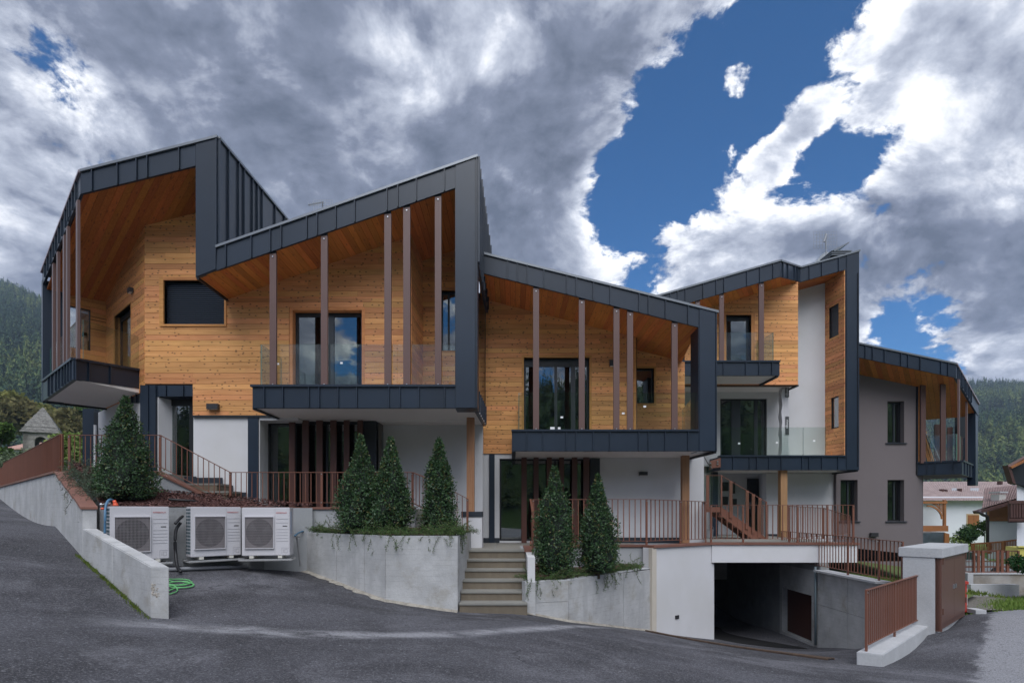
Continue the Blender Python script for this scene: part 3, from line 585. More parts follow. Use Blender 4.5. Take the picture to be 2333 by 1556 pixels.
# roof sheet of gable 1
rA, rB = Vector((XA, D2, ZA)), F2.pt(*F2.tz(496, 314)); rC = Vector((C.x, C.y, Z(621, C.y))); rB2 = Vector((XS, 16.1, zS(3.8)))
MB().prism([rA + Vector((.02, .05, -.02)), rB + Vector((-.02, .05, -.02)), rB2 + Vector((-.05, 0, -.02))], (0, 0, -0.06)).prism([rA + Vector((.02, .05, -.02)), rB2 + Vector((-.05, 0, -.02)), Vector((K.x, K.y + 1.2, 6.4)), rC + Vector((.03, .03, -.02))], (0, 0, -0.06)).build('roof', metal, h1)
_ud = EA.d; _xf = J.x - _ud.x / _ud.y * (J.y - D2)
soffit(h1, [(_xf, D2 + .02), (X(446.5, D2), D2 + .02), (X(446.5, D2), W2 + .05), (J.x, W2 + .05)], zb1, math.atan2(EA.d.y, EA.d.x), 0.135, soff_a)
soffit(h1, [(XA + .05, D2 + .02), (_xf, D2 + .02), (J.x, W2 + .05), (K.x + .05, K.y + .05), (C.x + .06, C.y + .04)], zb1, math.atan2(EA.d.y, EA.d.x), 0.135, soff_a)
# fin at the far left end
fin = Wall((C.x, C.y), (K.x, K.y)); zf0 = Z(912, 14.6)
MB().prism([Vector((*(C + fin.d * a + Vector((EA.d.x, EA.d.y)) * b), zf0)) for a, b in ((-.02, -.10), (0.42, -.10), (0.42, .04), (-.02, .04))], (0, 0, Z(640, C.y) - zf0)).build('fin', metal, h1)
# --- balcony of gable 1
zt, zbm = Z(818, 12.4), Z(865, 12.4)
plan = [Q, Rr, K, C + Vector((.06, -.06))]
bal1 = MB().prism([Vector((p.x, p.y, zt - 0.06)) for p in plan], (0, 0, zbm + 0.015 - zt + 0.06)).build('balcony', soffit_w, h1)
MB().prism([Vector((p.x, p.y, zt - 0.055)) for p in plan], (0, 0, 0.03)).build('floor', conc_d, bal1)
fascia(h1, Wall(Q, Rr), (168, 818), (319, 843.5), (168, 865), (319, 886), [172, 202, 251], name='balcony_fascia', back=0.06, capmat=metal)
EL = Wall(Q, C); fascia(h1, EL, (168, 818), (99.5, 869.3), (168, 865), (99.5, 914), [164, 158, 151.5, 145, 137, 130, 121, 113.5], name='balcony_fascia', back=0.06, capmat=metal)
bar('edge_trim', Vector((C.x, C.y, zbm - .01)), Vector((K.x, K.y, zbm - .01)), 0.06, 0.05, metal_dk, h1)
# posts along the left eave
for px in (117, 127, 141.5, 149, 171.5):
    t, _ = EL.tz(px, 800); p = EL.pt(t, 0, -0.05); te, ze = EA.tz(px, 0); k = (px - 97.5) / (185 - 97.5); ytop = 651 + (443 - 651) * k
    z1_ = EA.tz(px, ytop)[1] - 0.0
    o = MB().bar(Vector((p.x, p.y, zt - 0.02)), Vector((p.x, p.y, z1_)), 0.055, 0.15, up=(EL.d.x, EL.d.y, 0)).build('post', post_m, h1)
# glass guard of gable 1
g0 = Q + (Rr - Q).normalized() * 0.12 + Vector((0.0, 0.1)); pane(h1, (*(g0), zt - .03), (*(Rr + Vector((-.02, .02))), zt - .03), 0.98)
pane(h1, (*(Q + Vector((0, .14))), zt - .03), (*(C + Vector((.22, -.03))), zt - .03), 0.98)
# angled wall of the loggia and end wall
AW = Wall(J, K + (K - J).normalized() * 0.0); zlo = 3.3
ta0, ta1 = AW.t(300.5), AW.t(262); zd1 = AW.tz(300.5, 690)[1]
apoly = [(0, zbm - 0.0), (AW.len, zbm), (AW.len, zb1(K.x, K.y)), (0, zb1(J.x, J.y))]
wl = holed('larch_wall', AW, apoly, [(ta0, ta1, zlo, zd1)], -0.3, 0.0, trim_in, h1)
planks(wl, AW, apoly, [(ta0 - .03, ta1 + .03, zlo - .1, zd1 + .03)], plank_a)
window(h1, AW, ta0, ta1, zlo, zd1, depth=0.12, mull=(), header=0.05, reveal=trim_m, name='balcony_door')
EW = Wall(K, C + (K - C).normalized() * 0.42)
epoly = [(0, zbm), (EW.len, zbm), (EW.len, zb1(C.x, C.y) + .1), (0, zb1(K.x, K.y))]
w0, w1 = EW.t(206), EW.t(153); zw0, zw1 = EW.tz(180, 795)[1], EW.tz(180, 701)[1]
we = holed('larch_wall', EW, epoly, [(min(w0, w1), max(w0, w1), zw0, zw1)], -0.25, 0, trim_in, h1)
planks(we, EW, epoly, [(min(w0, w1), max(w0, w1), zw0, zw1)], plank_a)
window(h1, EW, min(w0, w1), max(w0, w1), zw0, zw1, depth=0.03, fw=0.02, mull=((((w0 + w1) / 2), 0.03),), glass=glassmat('mirror_glass', (0.5, 0.55, 0.55), 0.45, 0.5))
# --- front larch wall: one plane behind both gables
zlow, zmet = Z(948, W2), Z(877, W2)
xs2 = X(936, W2)
sh = (X(375, W2), X(513, W2), Z(740, W2), Z(640, W2))                  # shuttered window
dr = (X(662, W2), X(825, W2), 3.05, Z(704, W2))                        # balcony door
zb2 = lambda x, y=0: Z(632, D2) + (Z(430, D2) - Z(632, D2)) * (x - X(450, D2)) / (X(1035, D2) - X(450, D2))   # underside of roof 2
xm = X(524, W2)
c2 = holed('larch_wall', B2, [(xm, zlow), (xs2, zlow), (xs2, zb2(xs2)), (xm, zb2(xm))], [dr], -0.3, 0, trim_in, h1)
holed('wall_core', B2, [(J.x, zmet), (X(440.5, W2), zmet), (X(440.5, W2), 7.6), (J.x, 7.0)], [sh], -0.3, 0, trim_in, h1)
holed('wall_core', B2, [(X(440.5, W2), zlow), (xm, zlow), (xm, 7.6), (X(440.5, W2), 7.4)], [sh], -0.3, 0, trim_in, h1)
ztop1 = zb1(J.x, W2)
planks(c2, B2, [(J.x, zmet + .02), (xs2, zmet + .02), (xs2, zb2(xm)), (J.x, zb2(xm))], [(sh[0] - .03, sh[1] + .03, sh[2] - .05, sh[3] + .06), (dr[0] - .03, dr[1] + .03, dr[2], dr[3] + .04)], plank_m, z0=zmet + .02)
planks(c2, B2, [(X(440.5, W2), zlow + .02), (xs2, zlow + .02), (xs2, zmet + .02), (X(440.5, W2), zmet + .02)], [dr], plank_m, z0=zmet + .02)
planks(c2, B2, [(J.x, zb2(xm)), (X(450, W2) + .5, zb2(xm)), (X(450, W2) + .5, 7.5), (J.x, ztop1)], [(sh[0] - .03, sh[1] + .03, sh[2] - .05, sh[3] + .06)], plank_m, z0=zmet + .02)
planks(c2, B2, [(xm, zb2(xm)), (xs2, zb2(xm)), (xs2, zb2(xs2))], [(dr[0] - .03, dr[1] + .03, dr[2], dr[3] + .04)], plank_m, z0=zmet + .02)
bar('edge_trim', (X(440.5, W2), W2 - .03, zlow - .01), (xs2, W2 - .03, zlow - .01), 0.05, 0.04, metal_dk, h1)
# shuttered window
wn = box('window', sh[0], sh[1], W2 + .15, W2 + .2, sh[2], sh[3], frame_m, h1)
for (a, b, c, d) in ((sh[0] - .10, sh[0], sh[2] - .05, sh[3] + .07), (sh[1], sh[1] + .05, sh[2] - .05, sh[3] + .07), (sh[0], sh[1], sh[3], sh[3] + .07), (sh[0], sh[1], sh[2] - .05, sh[2])):
    box('reveal', a, b, W2 - .05, W2 + .15, c, d, trim_m, wn)
ns = 22
for i in range(ns):
    za = sh[2] + (sh[3] - sh[2]) * i / ns; zc = (sh[3] - sh[2]) / ns
    MB().prism([Vector((sh[0], W2 + .10, za + .004)), Vector((sh[0], W2 + .10, za + zc * .55)), Vector((sh[0], W2 + .135, za + zc - .002)), Vector((sh[0], W2 + .145, za + .004))], (sh[1] - sh[0], 0, 0)).build('shutter_slat', shutter, wn)
window(h1, B2, dr[0] + .06, dr[1], dr[2], dr[3] - .04, depth=0.16, fw=0.07, mull=((X(750, W2), 0.13),), header=0.03, reveal=trim_m, reveal_w=0.075, name='balcony_door')
# recess on the right with its own window
RW = Wall((xs2, W2), (xs2 + .05, 15.0)); rp = [(0, 2.9), (1.4, 2.9), (1.4, zb2(xs2)), (0, zb2(xs2))]
rw_ = slab('larch_wall', RW, rp, -0.05, 0, trim_in, h1); planks(rw_, RW, rp, [], plank_y, z0=zmet + .02)
bar('corner_board', (xs2 - .03, W2 - .03, 3.0), (xs2 - .03, W2 - .03, zb2(xs2)), 0.07, 0.06, trim_m, h1)
B2r = front(15.0); xr1 = X(1082, 14.0); wr = (X(1003, 15.0), X(1050, 15.0), Z(800, 15.0), Z(662, 15.0))
rp2 = [(xs2, 2.9), (xr1, 2.9), (xr1, zb2(xr1)), (xs2, zb2(xs2))]
rw2 = holed('larch_wall', B2r, rp2, [wr], -0.3, 0, trim_in, h1); planks(rw2, B2r, rp2, [(wr[0] - .04, wr[1] + .04, wr[2] - .05, wr[3] + .05)], plank_m, z0=zmet + .02)
window(h1, B2r, *wr, depth=0.12, fw=0.06, mull=((X(1021, 15.0), 0.05),), reveal=trim_m, reveal_w=0.05)
# --- gable 2 roof edge, pier, roof sheet, soffit
fascia(h1, F2, (493.5, 564), (1037, 375.5), (493.5, 617), (1037, 429.5), [517, 575, 618, 643, 701, 724.6, 767, 810, 883.5, 908, 950, 1014])
pier2 = slab('pier', F2, F2.poly([(1037, 376), (1088, 358.5), (1088, 930), (1037, 930)]), -0.5, 0.012, metal, h1)
slab('metal_panel', F2, F2.poly([(1039, 378), (1082.5, 363), (1082.5, 929), (1039, 929)]), 0.013, 0.03, metal, pier2)
bar('seam', F2.pt(*F2.tz(1085.5, 362), 0.02), F2.pt(*F2.tz(1085.5, 929), 0.02), 0.018, 0.05, metal, pier2, up=(0, 1, 0))
MB().prism([F2.pt(*F2.tz(1037, 375.5), 0.055) + Vector((0, 0, z)) for z in (-0.025, 0.03)] + [F2.pt(*F2.tz(1088.5, 357.6), 0.055) + Vector((0, 0, z)) for z in (0.03, -0.025)], (0, 0.3, 0)).build('flashing', metal_cap, pier2)
xL, xR = X(450, D2), X(1086, D2); zt2 = lambda x: Z(564, D2) + (Z(375.5, D2) - Z(564, D2)) * (x - X(493.5, D2)) / (X(1037, D2) - X(493.5, D2))
MB().prism([Vector((xL, D2 + .05, zt2(xL) - .04)), Vector((xR, D2 + .05, zt2(xR) - .04)), Vector((xR + .14, 17.0, zt2(xR) - .04)), Vector((xL, 17.0, zt2(xL) - .04))], (0, 0, -0.06)).build('roof', metal, h1)
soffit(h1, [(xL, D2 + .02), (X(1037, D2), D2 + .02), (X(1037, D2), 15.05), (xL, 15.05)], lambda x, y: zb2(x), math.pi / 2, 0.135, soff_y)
bar('edge_trim', (xL, D2, zb2(xL) - .015), (xL, W2, zb2(xL) - .015), 0.05, 0.05, metal_dk, h1)
S2 = Wall((X(1088, D2), D2), (-0.637, 16.9)); zr2 = zt2(xR) + .03
sd2 = slab('side_wall', S2, [(0, 5.55), (S2.len, 5.55), (S2.len, zr2), (0, zr2)], -0.06, 0.0, metal, h1)
tt = [0.0, .12, .45, .85, 1.15, 1.6, 2.0, 2.35, 2.9, 3.5, 4.1, S2.len]
for a, b in zip(tt[:-1], tt[1:]):
    mb = MB(); mb.prism([S2.pt(t, z, .012) for t, z in ((a + .004, 5.55), (b - .004, 5.55), (b - .004, zr2 - .01), (a + .004, zr2 - .01))], S2.pt(0, 0, .001) - S2.pt(0, 0, .012))
    mb.prism([S2.pt(t, z, .05) for t, z in ((a, 5.55), (a + .022, 5.55), (a + .022, zr2 - .012), (a, zr2 - .012))], S2.pt(0, 0, .012) - S2.pt(0, 0, .05)); mb.build('metal_panel', metal, sd2)
# --- balcony 2
zs2t, zs2b = Z(880, D2), Z(930, D2); xb0, xb1 = X(575.5, D2), X(1088, D2)
bal2 = MB().prism([Vector((xb0, D2 + .03, zs2t - .05)), Vector((xb1 - .02, D2 + .03, zs2t - .05)), Vector((-.70, 14.82, zs2t - .05)), Vector((xb0, 14.82, zs2t - .05))], (0, 0, zs2b + .012 - zs2t + .05)).build('balcony', soffit_w, h1)
f, _ = fascia(h1, F2, (575.5, 880), (1037, 880), (575.5, 930), (1037, 930), [604.5, 647, 706, 729.5, 772.7, 815, 888, 913, 956, 1014.7], name='balcony_fascia', back=0.05, cap=False)
box('parapet_cap', xb0 - .03, X(1037, D2), D2 - .06, D2 + .22, zs2t - .02, zs2t + .028, metal, f)
SL = Wall((xb0, D2), (xb0, W2)); slab('side_fascia', SL, [(0, zs2b), (1.3, zs2b), (1.3, zs2t), (0, zs2t)], 0.0, 0.02, metal, h1)
bar('edge_trim', (xb0 + .02, D2 + .03, zs2b - .012), (xb0 + .02, W2, zs2b - .012), 0.07, 0.03, metal_dk, h1)
SRw = Wall((X(1087, D2), D2 + .5), (-.70, 14.82)); sr = slab('side_fascia', SRw, [(0, zs2b - .01), (SRw.len, zs2b - .01), (SRw.len, zs2t), (0, zs2t)], -0.08, 0.0, metal, h1)
for a in (.05, .4, .75, 1.1, 1.5, 1.85):
    bar('seam', SRw.pt(a, zs2b, .015), SRw.pt(a, zs2t, .015), 0.02, 0.04, metal, sr, up=(SRw.n.x, SRw.n.y, 0))
for px0, px1 in ((615, 630), (731.7, 746.8), (876, 891.5), (919, 934.8), (991, 1005.7)):
    a, b = X(px0, D2 + .05), X(px1, D2 + .05); zc = zb2((a + b) / 2)
    po = box('post', a, b, D2 + .03, D2 + .09, zs2t, zc - .03, post_m, h1)
    box('fixing_plate', a + .005, b - .005, D2 + .04, D2 + .08, zc - .03, zc + .05, metal_dk, po)
    for zz in (zs2t + .05, zc - .1): bar('bolt', ((a + b) / 2, D2 + .03, zz), ((a + b) / 2, D2 + .015, zz), .025, .025, steel, po)
yg = D2 + .14
for a, b in ((593.5, 745), (746, 905), (906, 1037)): pane(h1, (X(a, yg), yg, zs2t - .03), (X(b, yg), yg, zs2t - .03), 1.0)
pane(h1, (X(593.5, yg), yg + .03, zs2t - .03), (X(593.5, yg), W2 - .06, zs2t - .03), 1.0)
for (px, py) in ((633, 829), (778, 827)): slab('sticker', front(yg - .03), front(yg - .03).poly([(px - 3, py - 2), (px + 3, py - 2), (px + 3, py + 2), (px - 3, py + 2)]), 0, .002, white_p, h1)
# --- ground floor of the left house
holed('ground_wall', B2, [(X(440, W2), -.4), (X(592, W2), -.4), (X(592, W2), zlow), (X(440, W2), zlow)], [], -0.3, -0.012, plaster, h1)
slab('pilaster', B2, B2.poly([(566, 951), (590, 951), (590, 1200), (566, 1200)]), -0.1, 0.03, metal, h1)
# clad portal left
po1 = slab('portal', B2, B2.poly([(321, 878), (358.5, 878), (358.5, 1200), (321, 1200)]), -0.30, 0.03, metal, h1)
for px in (340, 357): bar('seam', B2.pt(*B2.tz(px, 879), .045), B2.pt(*B2.tz(px, 1195), .045), .022, .035, metal, po1, up=(0, 1, 0))
hd, _ = fascia(h1, B2, (358.5, 878), (441, 878), (358.5, 903.5), (441, 903.5), [380.5, 420], name='portal_header', back=0.3, cap=False)
od = (X(361, W2), X(440.5, W2), Z(1092, W2), Z(904.5, W2))
slab('reveal', Wall((od[0], W2), (od[0] + .13, W2 + .45)), [(0, -.4), (.47, -.4), (.47, od[3]), (0, od[3])], -.05, 0, plaster, h1)
Bd = front(W2 + .35)
window(h1, Bd, X(376, W2 + .35), X(442, W2 + .35), .55, Z(909, W2 + .35), depth=0.0, fw=0.12, header=0.05, mull=(), name='entrance_window')
box('threshold', od[0], od[1] + .05, W2 - .02, W2 + .5, -.4, .62, tile_dk, h1)
# glazed front with brown slats
Dg = 14.1; Bg = front(Dg); zc2 = zs2b + .01
gl = (X(611, Dg), X(832, Dg), -.05, Z(960, Dg))
window(h1, Bg, *gl, depth=0.0, fw=0.05, mull=((X(672, Dg), .06), (X(745, Dg), .05)), header=.03, name='glazed_front')
slab('white_frame', Wall((X(592, W2), W2), (X(611, Dg), Dg)), [(0, -.4), (.55, -.4), (.55, zlow - .04), (0, zlow - .04)], -.06, 0, plaster, h1)
box('white_frame', X(592, W2), X(680, W2), W2 - .01, Dg, zlow - .10, zlow - .03, plaster, h1)
box('lintel', X(592, W2), X(1063, 14.7), Dg - .05, Dg + .6, Z(960, Dg), zc2 + .03, soffit_w, h1)
for a, b in ((659, 672), (689, 703.5), (721, 735), (753, 766.6), (783.6, 796), (814.7, 826.5)):
    box('slat', X(a, Dg - .2), X(b, Dg - .2), Dg - .22, Dg - .16, -.06, zc2 - .02, slat_m, h1)
box('pier', X(828, Dg), X(858, Dg), Dg - .05, Dg + .5, -.4, zc2, metal_dk, h1)
slab('corner_window', Wall((X(858, Dg), Dg), (X(874, 14.7), 14.7)), [(0, -.1), (.66, -.1), (.66, 2.1), (0, 2.1)], -.02, 0.0, win_g, h1)
box('ground_wall', X(873, 14.7), X(1100, 14.7), 14.7, 14.9, -1.0, zc2, plaster, h1)
box('tan_post', X(1063, 13.57), X(1080.5, 13.57), 13.57, 13.74, -.12, zc2, gluelam, h1)
# rooms behind the glass
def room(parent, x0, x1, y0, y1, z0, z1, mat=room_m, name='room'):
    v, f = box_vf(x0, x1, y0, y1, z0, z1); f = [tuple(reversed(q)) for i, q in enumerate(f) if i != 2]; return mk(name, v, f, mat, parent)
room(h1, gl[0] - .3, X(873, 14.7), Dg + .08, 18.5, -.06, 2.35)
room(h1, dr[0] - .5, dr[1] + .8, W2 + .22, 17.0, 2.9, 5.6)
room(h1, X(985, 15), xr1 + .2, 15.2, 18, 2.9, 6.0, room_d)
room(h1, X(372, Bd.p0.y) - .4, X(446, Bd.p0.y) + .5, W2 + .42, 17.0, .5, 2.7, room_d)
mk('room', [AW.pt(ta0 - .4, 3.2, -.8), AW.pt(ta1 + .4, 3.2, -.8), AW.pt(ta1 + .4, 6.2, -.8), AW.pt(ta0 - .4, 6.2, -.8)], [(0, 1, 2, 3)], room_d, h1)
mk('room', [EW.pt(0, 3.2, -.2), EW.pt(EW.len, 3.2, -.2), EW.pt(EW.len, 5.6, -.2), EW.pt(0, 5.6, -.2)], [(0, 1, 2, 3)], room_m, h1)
# ground floor under the left balcony: angled white wall, dark clad end
K2 = Vector((-12.66, 16.78)); AG = Wall(J, K2)
h_a, h_b = AG.t(276), AG.t(241)
holed('ground_wall', AG, [(0, -.6), (AG.len, -.6), (AG.len, zbm), (0, zbm)], [(h_a, h_b, .9, 2.45), (AG.t(312), AG.t(289), .9, 2.45)], -.25, 0, plaster, h1)
window(h1, AG, h_a, h_b, .9, 2.45, depth=.1, fw=.06); window(h1, AG, AG.t(312), AG.t(289), .9, 2.45, depth=.1, fw=.06)
mk('room', [AG.pt(-.1, .5, -.7), AG.pt(5, .5, -.7), AG.pt(5, 2.8, -.7), AG.pt(-.1, 2.8, -.7)], [(0, 1, 2, 3)], room_d, h1)
fascia(h1, AG, (321, 879), (278, 888), (321, 918), (278, 921), [313, 303, 291], name='portal_header', back=.02, cap=False)
MB().bar((X(225, 16.6), 16.6, .3), (X(225, 16.6), 16.6, zbm), .17, .17).build('corner_column', metal_dk, h1)
MB().bar((X(216.5, 16.4), 16.4, .3), (X(216.5, 16.4), 16.4, Z(968, 16.4)), .05, .05).build('downpipe', white_p, h1)
box('clad_panel', X(188, 17.2), X(214, 17.2), 17.2, 17.5, -.3, 3.2, metal, h1)
# ================================================================== middle house
D3, W3 = 13.75, 15.5; F3, B3 = front(D3), front(W3)
h2 = thing('row_house', 'larch-clad middle house whose dark zinc roof slopes down to the right, above the entrance stairs', 'house', (2.5, 15.5, -.87))
ZT3 = -.873
zl3 = lambda x, y=0: Z(621, D3) + (Z(745, D3) - Z(621, D3)) * (x - X(1092.5, D3)) / (X(1587.6, D3) - X(1092.5, D3))
zu3 = lambda x: Z(578.4, D3) + (Z(711.4, D3) - Z(578.4, D3)) * (x - X(1100, D3)) / (X(1635, D3) - X(1100, D3))
fascia(h2, F3, (1094, 577), (1591, 700.5), (1094, 621.5), (1591, 746), [1157.5, 1180, 1202, 1240, 1292, 1313.6, 1352.6, 1391, 1456.7, 1478, 1516.7, 1568])
pier3 = slab('pier', F3, F3.poly([(1591, 700.5), (1633, 711), (1633, 1028), (1591, 1028)]), -0.6, 0.012, metal, h2)
slab('metal_panel', F3, F3.poly([(1593, 703), (1628.5, 712), (1628.5, 1027), (1593, 1027)]), .013, .03, metal, pier3)
bar('seam', F3.pt(*F3.tz(1631, 712), .02), F3.pt(*F3.tz(1631, 1027), .02), .018, .05, metal, pier3, up=(0, 1, 0))
MB().prism([F3.pt(*F3.tz(1591, 700.5), .055) + Vector((0, 0, z)) for z in (-.025, .03)] + [F3.pt(*F3.tz(1636, 711.6), .055) + Vector((0, 0, z)) for z in (.03, -.025)], (0, .3, 0)).build('flashing', metal_cap, pier3)
xa, xb = X(1096, D3), X(1633, D3)
MB().prism([Vector((xa, D3 + .05, zu3(xa) - .04)), Vector((xb, D3 + .05, zu3(xb) - .04)), Vector((xb, 17.4, zu3(xb) - .04)), Vector((xa, 17.4, zu3(xa) - .04))], (0, 0, -.06)).build('roof', metal, h2)
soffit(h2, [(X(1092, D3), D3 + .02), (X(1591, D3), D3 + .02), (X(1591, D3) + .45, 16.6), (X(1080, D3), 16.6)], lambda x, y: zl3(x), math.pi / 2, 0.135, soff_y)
zw3 = Z(1033.5, W3); xl3 = X(1083, W3); xc3 = X(1447, W3)
d3 = (X(1193.5, W3), X(1342.7, W3), 1.95, Z(815, W3))
wp = [(xl3, zw3), (xc3, zw3), (xc3, zl3(xc3)), (xl3, zl3(xl3))]
w3 = holed('larch_wall', B3, wp, [d3], -.3, 0, trim_in, h2)
planks(w3, B3, wp, [(d3[0] - .05, d3[1] + .05, d3[2], d3[3] + .05)], plank_m, z0=zw3)
window(h2, B3, *d3, depth=.12, fw=.06, mull=((X(1223, W3), .05), (X(1267, W3), .08), (X(1307, W3), .12)), header=.16, reveal=trim_m, reveal_w=.06, name='balcony_door')
Dr3 = 16.5; Br3 = front(Dr3); xe3 = X(1559.6, Dr3)
RW3 = Wall((xc3, W3), (xc3 + .15, Dr3)); rp = [(0, zw3), (RW3.len, zw3), (RW3.len, zl3(xc3)), (0, zl3(xc3))]
bar('corner_board', (xc3 - .02, W3 - .03, zw3 + .4), (xc3 - .02, W3 - .03, zl3(xc3)), .07, .06, trim_m, h2)
slab('wall_core', RW3, rp, -.05, 0, trim_in, h2)
w3b = (X(1448, Dr3), X(1490, Dr3), Z(919, Dr3), Z(839, Dr3))
wp2 = [(xc3, zw3), (xe3, zw3), (xe3, zl3(xe3)), (xc3, zl3(xc3))]
w3r = holed('larch_wall', Br3, wp2, [w3b], -.3, 0, trim_in, h2); planks(w3r, Br3, wp2, [(w3b[0] - .05, w3b[1] + .05, w3b[2] - .06, w3b[3] + .05)], plank_m, z0=zw3)
window(h2, Br3, *w3b, depth=.1, fw=.05, reveal=trim_m, reveal_w=.055)
# balcony
z3t, z3b = Z(981, D3), Z(1028, D3); xb0, xb1 = X(1168, D3), X(1633, D3)
MB().box(xb0 + .01, xb1 - .02, D3 + .03, 15.6, z3b + .012, z3t - .05).build('balcony', soffit_w, h2)
f, _ = fascia(h2, F3, (1168, 981), (1591, 981), (1168, 1028), (1591, 1028), [1201, 1238, 1291, 1313, 1352.4, 1390, 1455.7, 1478, 1516, 1568.4], name='balcony_fascia', back=.05, cap=False)
box('parapet_cap', xb0 - .03, X(1591, D3), D3 - .06, D3 + .22, z3t - .02, z3t + .025, metal, f)
slab('side_fascia', Wall((xb0, D3), (xb0, W3)), [(0, z3b), (1.75, z3b), (1.75, z3t), (0, z3t)], 0, .02, metal, h2)
bar('edge_trim', (xb0 + .03, D3 + .03, z3b - .012), (xb0 + .03, W3, z3b - .012), .09, .03, metal_dk, h2)
bar('edge_trim', (xb1 - .03, D3 + .03, z3b - .02), (xb1 - .12, 15.6, z3b - .02), .07, .05, metal_dk, h2)
for p0, p1 in ((1214.6, 1228), (1318.6, 1332), (1397.6, 1411), (1428.6, 1442), (1530, 1543.5)):
    a, b = X(p0, D3 + .05), X(p1, D3 + .05); zc = zl3((a + b) / 2)
    po = box('post', a, b, D3 + .03, D3 + .09, z3t, zc - .03, post_m, h2); box('fixing_plate', a + .005, b - .005, D3 + .04, D3 + .08, zc - .03, zc + .05, metal_dk, po)
    for zz in (z3t + .05, zc - .1): bar('bolt', ((a + b) / 2, D3 + .03, zz), ((a + b) / 2, D3 + .015, zz), .025, .025, steel, po)
yg = D3 + .14
for a, b in ((1181.5, 1312), (1313, 1450), (1451, 1586)): pane(h2, (X(a, yg), yg, z3t - .03), (X(b, yg), yg, z3t - .03), 1.0)
pane(h2, (X(1181.5, yg), yg + .03, z3t - .03), (X(1181.5, yg), W3 - .06, z3t - .03), 1.0)
pane(h2, (X(1584, yg) + .03, yg + .1, z3t - .03), (X(1559, 16.0), 16.2, z3t - .03), 1.0)
fs = front(yg - .03)
for (px, py, w, h) in ((1280, 950.5, 3, 2), (1420, 941.5, 3, 2), (1469, 926, 3, 2), (1258.5, 976, 5, 3.5), (1274, 976.5, 3, 3.5)):
    slab('sticker', fs, fs.poly([(px - w, py - h), (px + w, py - h), (px + w, py + h), (px - w, py + h)]), 0, .002, white_p, h2)
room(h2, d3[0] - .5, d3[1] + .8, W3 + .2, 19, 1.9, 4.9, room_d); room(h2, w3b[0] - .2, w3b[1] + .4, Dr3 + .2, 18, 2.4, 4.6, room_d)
# ground floor
gl3 = (X(1138, W3), X(1366, W3), ZT3 + .05, Z(1044.5, W3))
holed('ground_wall', B3, [(xl3, ZT3 - .05), (X(1604, W3), ZT3 - .05), (X(1604, W3), zw3), (xl3, zw3)], [gl3], -.3, -.012, plaster, h2)
slab('pilaster', B3, B3.poly([(1114.5, 1035), (1127, 1035), (1127, 1240), (1114.5, 1240)]), -.02, .05, metal, h2)
slab('plinth', B3, B3.poly([(1096, 1225), (1138, 1225), (1138, 1237), (1096, 1237)]), -.02, .03, tile_dk, h2)
slab('plinth', B3, B3.poly([(1366, 1224), (1556, 1224), (1556, 1240), (1366, 1240)]), -.02, .03, tile_dk, h2)
window(h2, B3, *gl3, depth=.1, fw=.05, mull=((X(1194, W3 + .1), .06), (X(1265, W3 + .1), .06)), name='glazed_front')
for a, b in ((1188, 1200), (1215.6, 1227), (1245.6, 1257), (1274, 1285), (1303, 1315), (1329, 1342.6)):
    box('slat', X(a, W3 - .15), X(b, W3 - .15), W3 - .17, W3 - .11, ZT3, z3b, slat_m, h2)
box('pier', X(1344, W3), X(1366, W3), W3 - .06, W3 - .012, ZT3, gl3[3], metal_dk, h2)
room(h2, gl3[0] - .4, gl3[1] + .3, W3 + .32, 19.5, ZT3, 1.62)
box('tan_post', X(1555, 14.9), X(1571, 14.9), 14.9, 15.08, ZT3, z3b + .02, gluelam, h2)
wall_lamp('small dark box lamp on the white ground-floor wall right of the entrance glazing', front(W3), 1464, 1079, .23, .10)
wall_lamp('dark box lamp on larch wall beside the middle balcony door', front(W3), 1393, 829, .13, .17)
wall_lamp('dark box lamp on the larch cladding above the white panel left', front(W2 - .02), 489, 927.5, .28, .13)
wall_lamp('dark lamp high on the angled larch wall of the far-left balcony', AW, 305, 664, .2, .11)

# ================================================================== tall right house
Da, Db, Ww4, W4 = 17.2, 18.6, 18.4, 19.6; Fa, Fb, Bw4, B4 = front(Da), front(Db), front(Ww4), front(W4)
h3 = thing('row_house', 'tall larch and white house with folded zinc roof edge behind the steel staircase', 'house', (8.5, 19.6, -.87))
za_u = lambda x: Z(675.5, Da) + (Z(594.5, Da) - Z(675.5, Da)) * (x - X(1495.4, Da)) / (X(1777, Da) - X(1495.4, Da))
za_l = lambda x, y=0: Z(692, Da) + (Z(631, Da) - Z(692, Da)) * (x - X(1565, Da)) / (X(1778, Da) - X(1565, Da))
fascia(h3, Fa, (1480, 680), (1777, 594.5), (1480, 716.3), (1777, 631.3), [1504, 1527.6, 1543.8, 1561.7, 1602, 1631.7, 1649.7, 1701.6, 1731.4, 1761.5])
FO = Wall((X(1777, Da), Da), (X(1823, Db), Db)); fascia(h3, FO, (1777, 594.5), (1823, 610), (1777, 631.3), (1823, 643), [1782, 1793, 1808, 1814.5], back=.05)
fascia(h3, Fb, (1823, 610), (1926, 581.5), (1823, 643), (1926, 615), [1843.8, 1872, 1910.6])
zbl = lambda x, y=0: Z(643, Db) + (Z(615, Db) - Z(643, Db)) * (x - X(1823, Db)) / (X(1925, Db) - X(1823, Db))
pier4 = slab('pier', Fb, Fb.poly([(1926, 581.5), (1957, 573), (1957, 1071), (1926, 1071)]), -.5, .012, metal, h3)
slab('metal_panel', Fb, Fb.poly([(1928, 583), (1954, 576), (1954, 1070), (1928, 1070)]), .013, .03, metal, pier4)
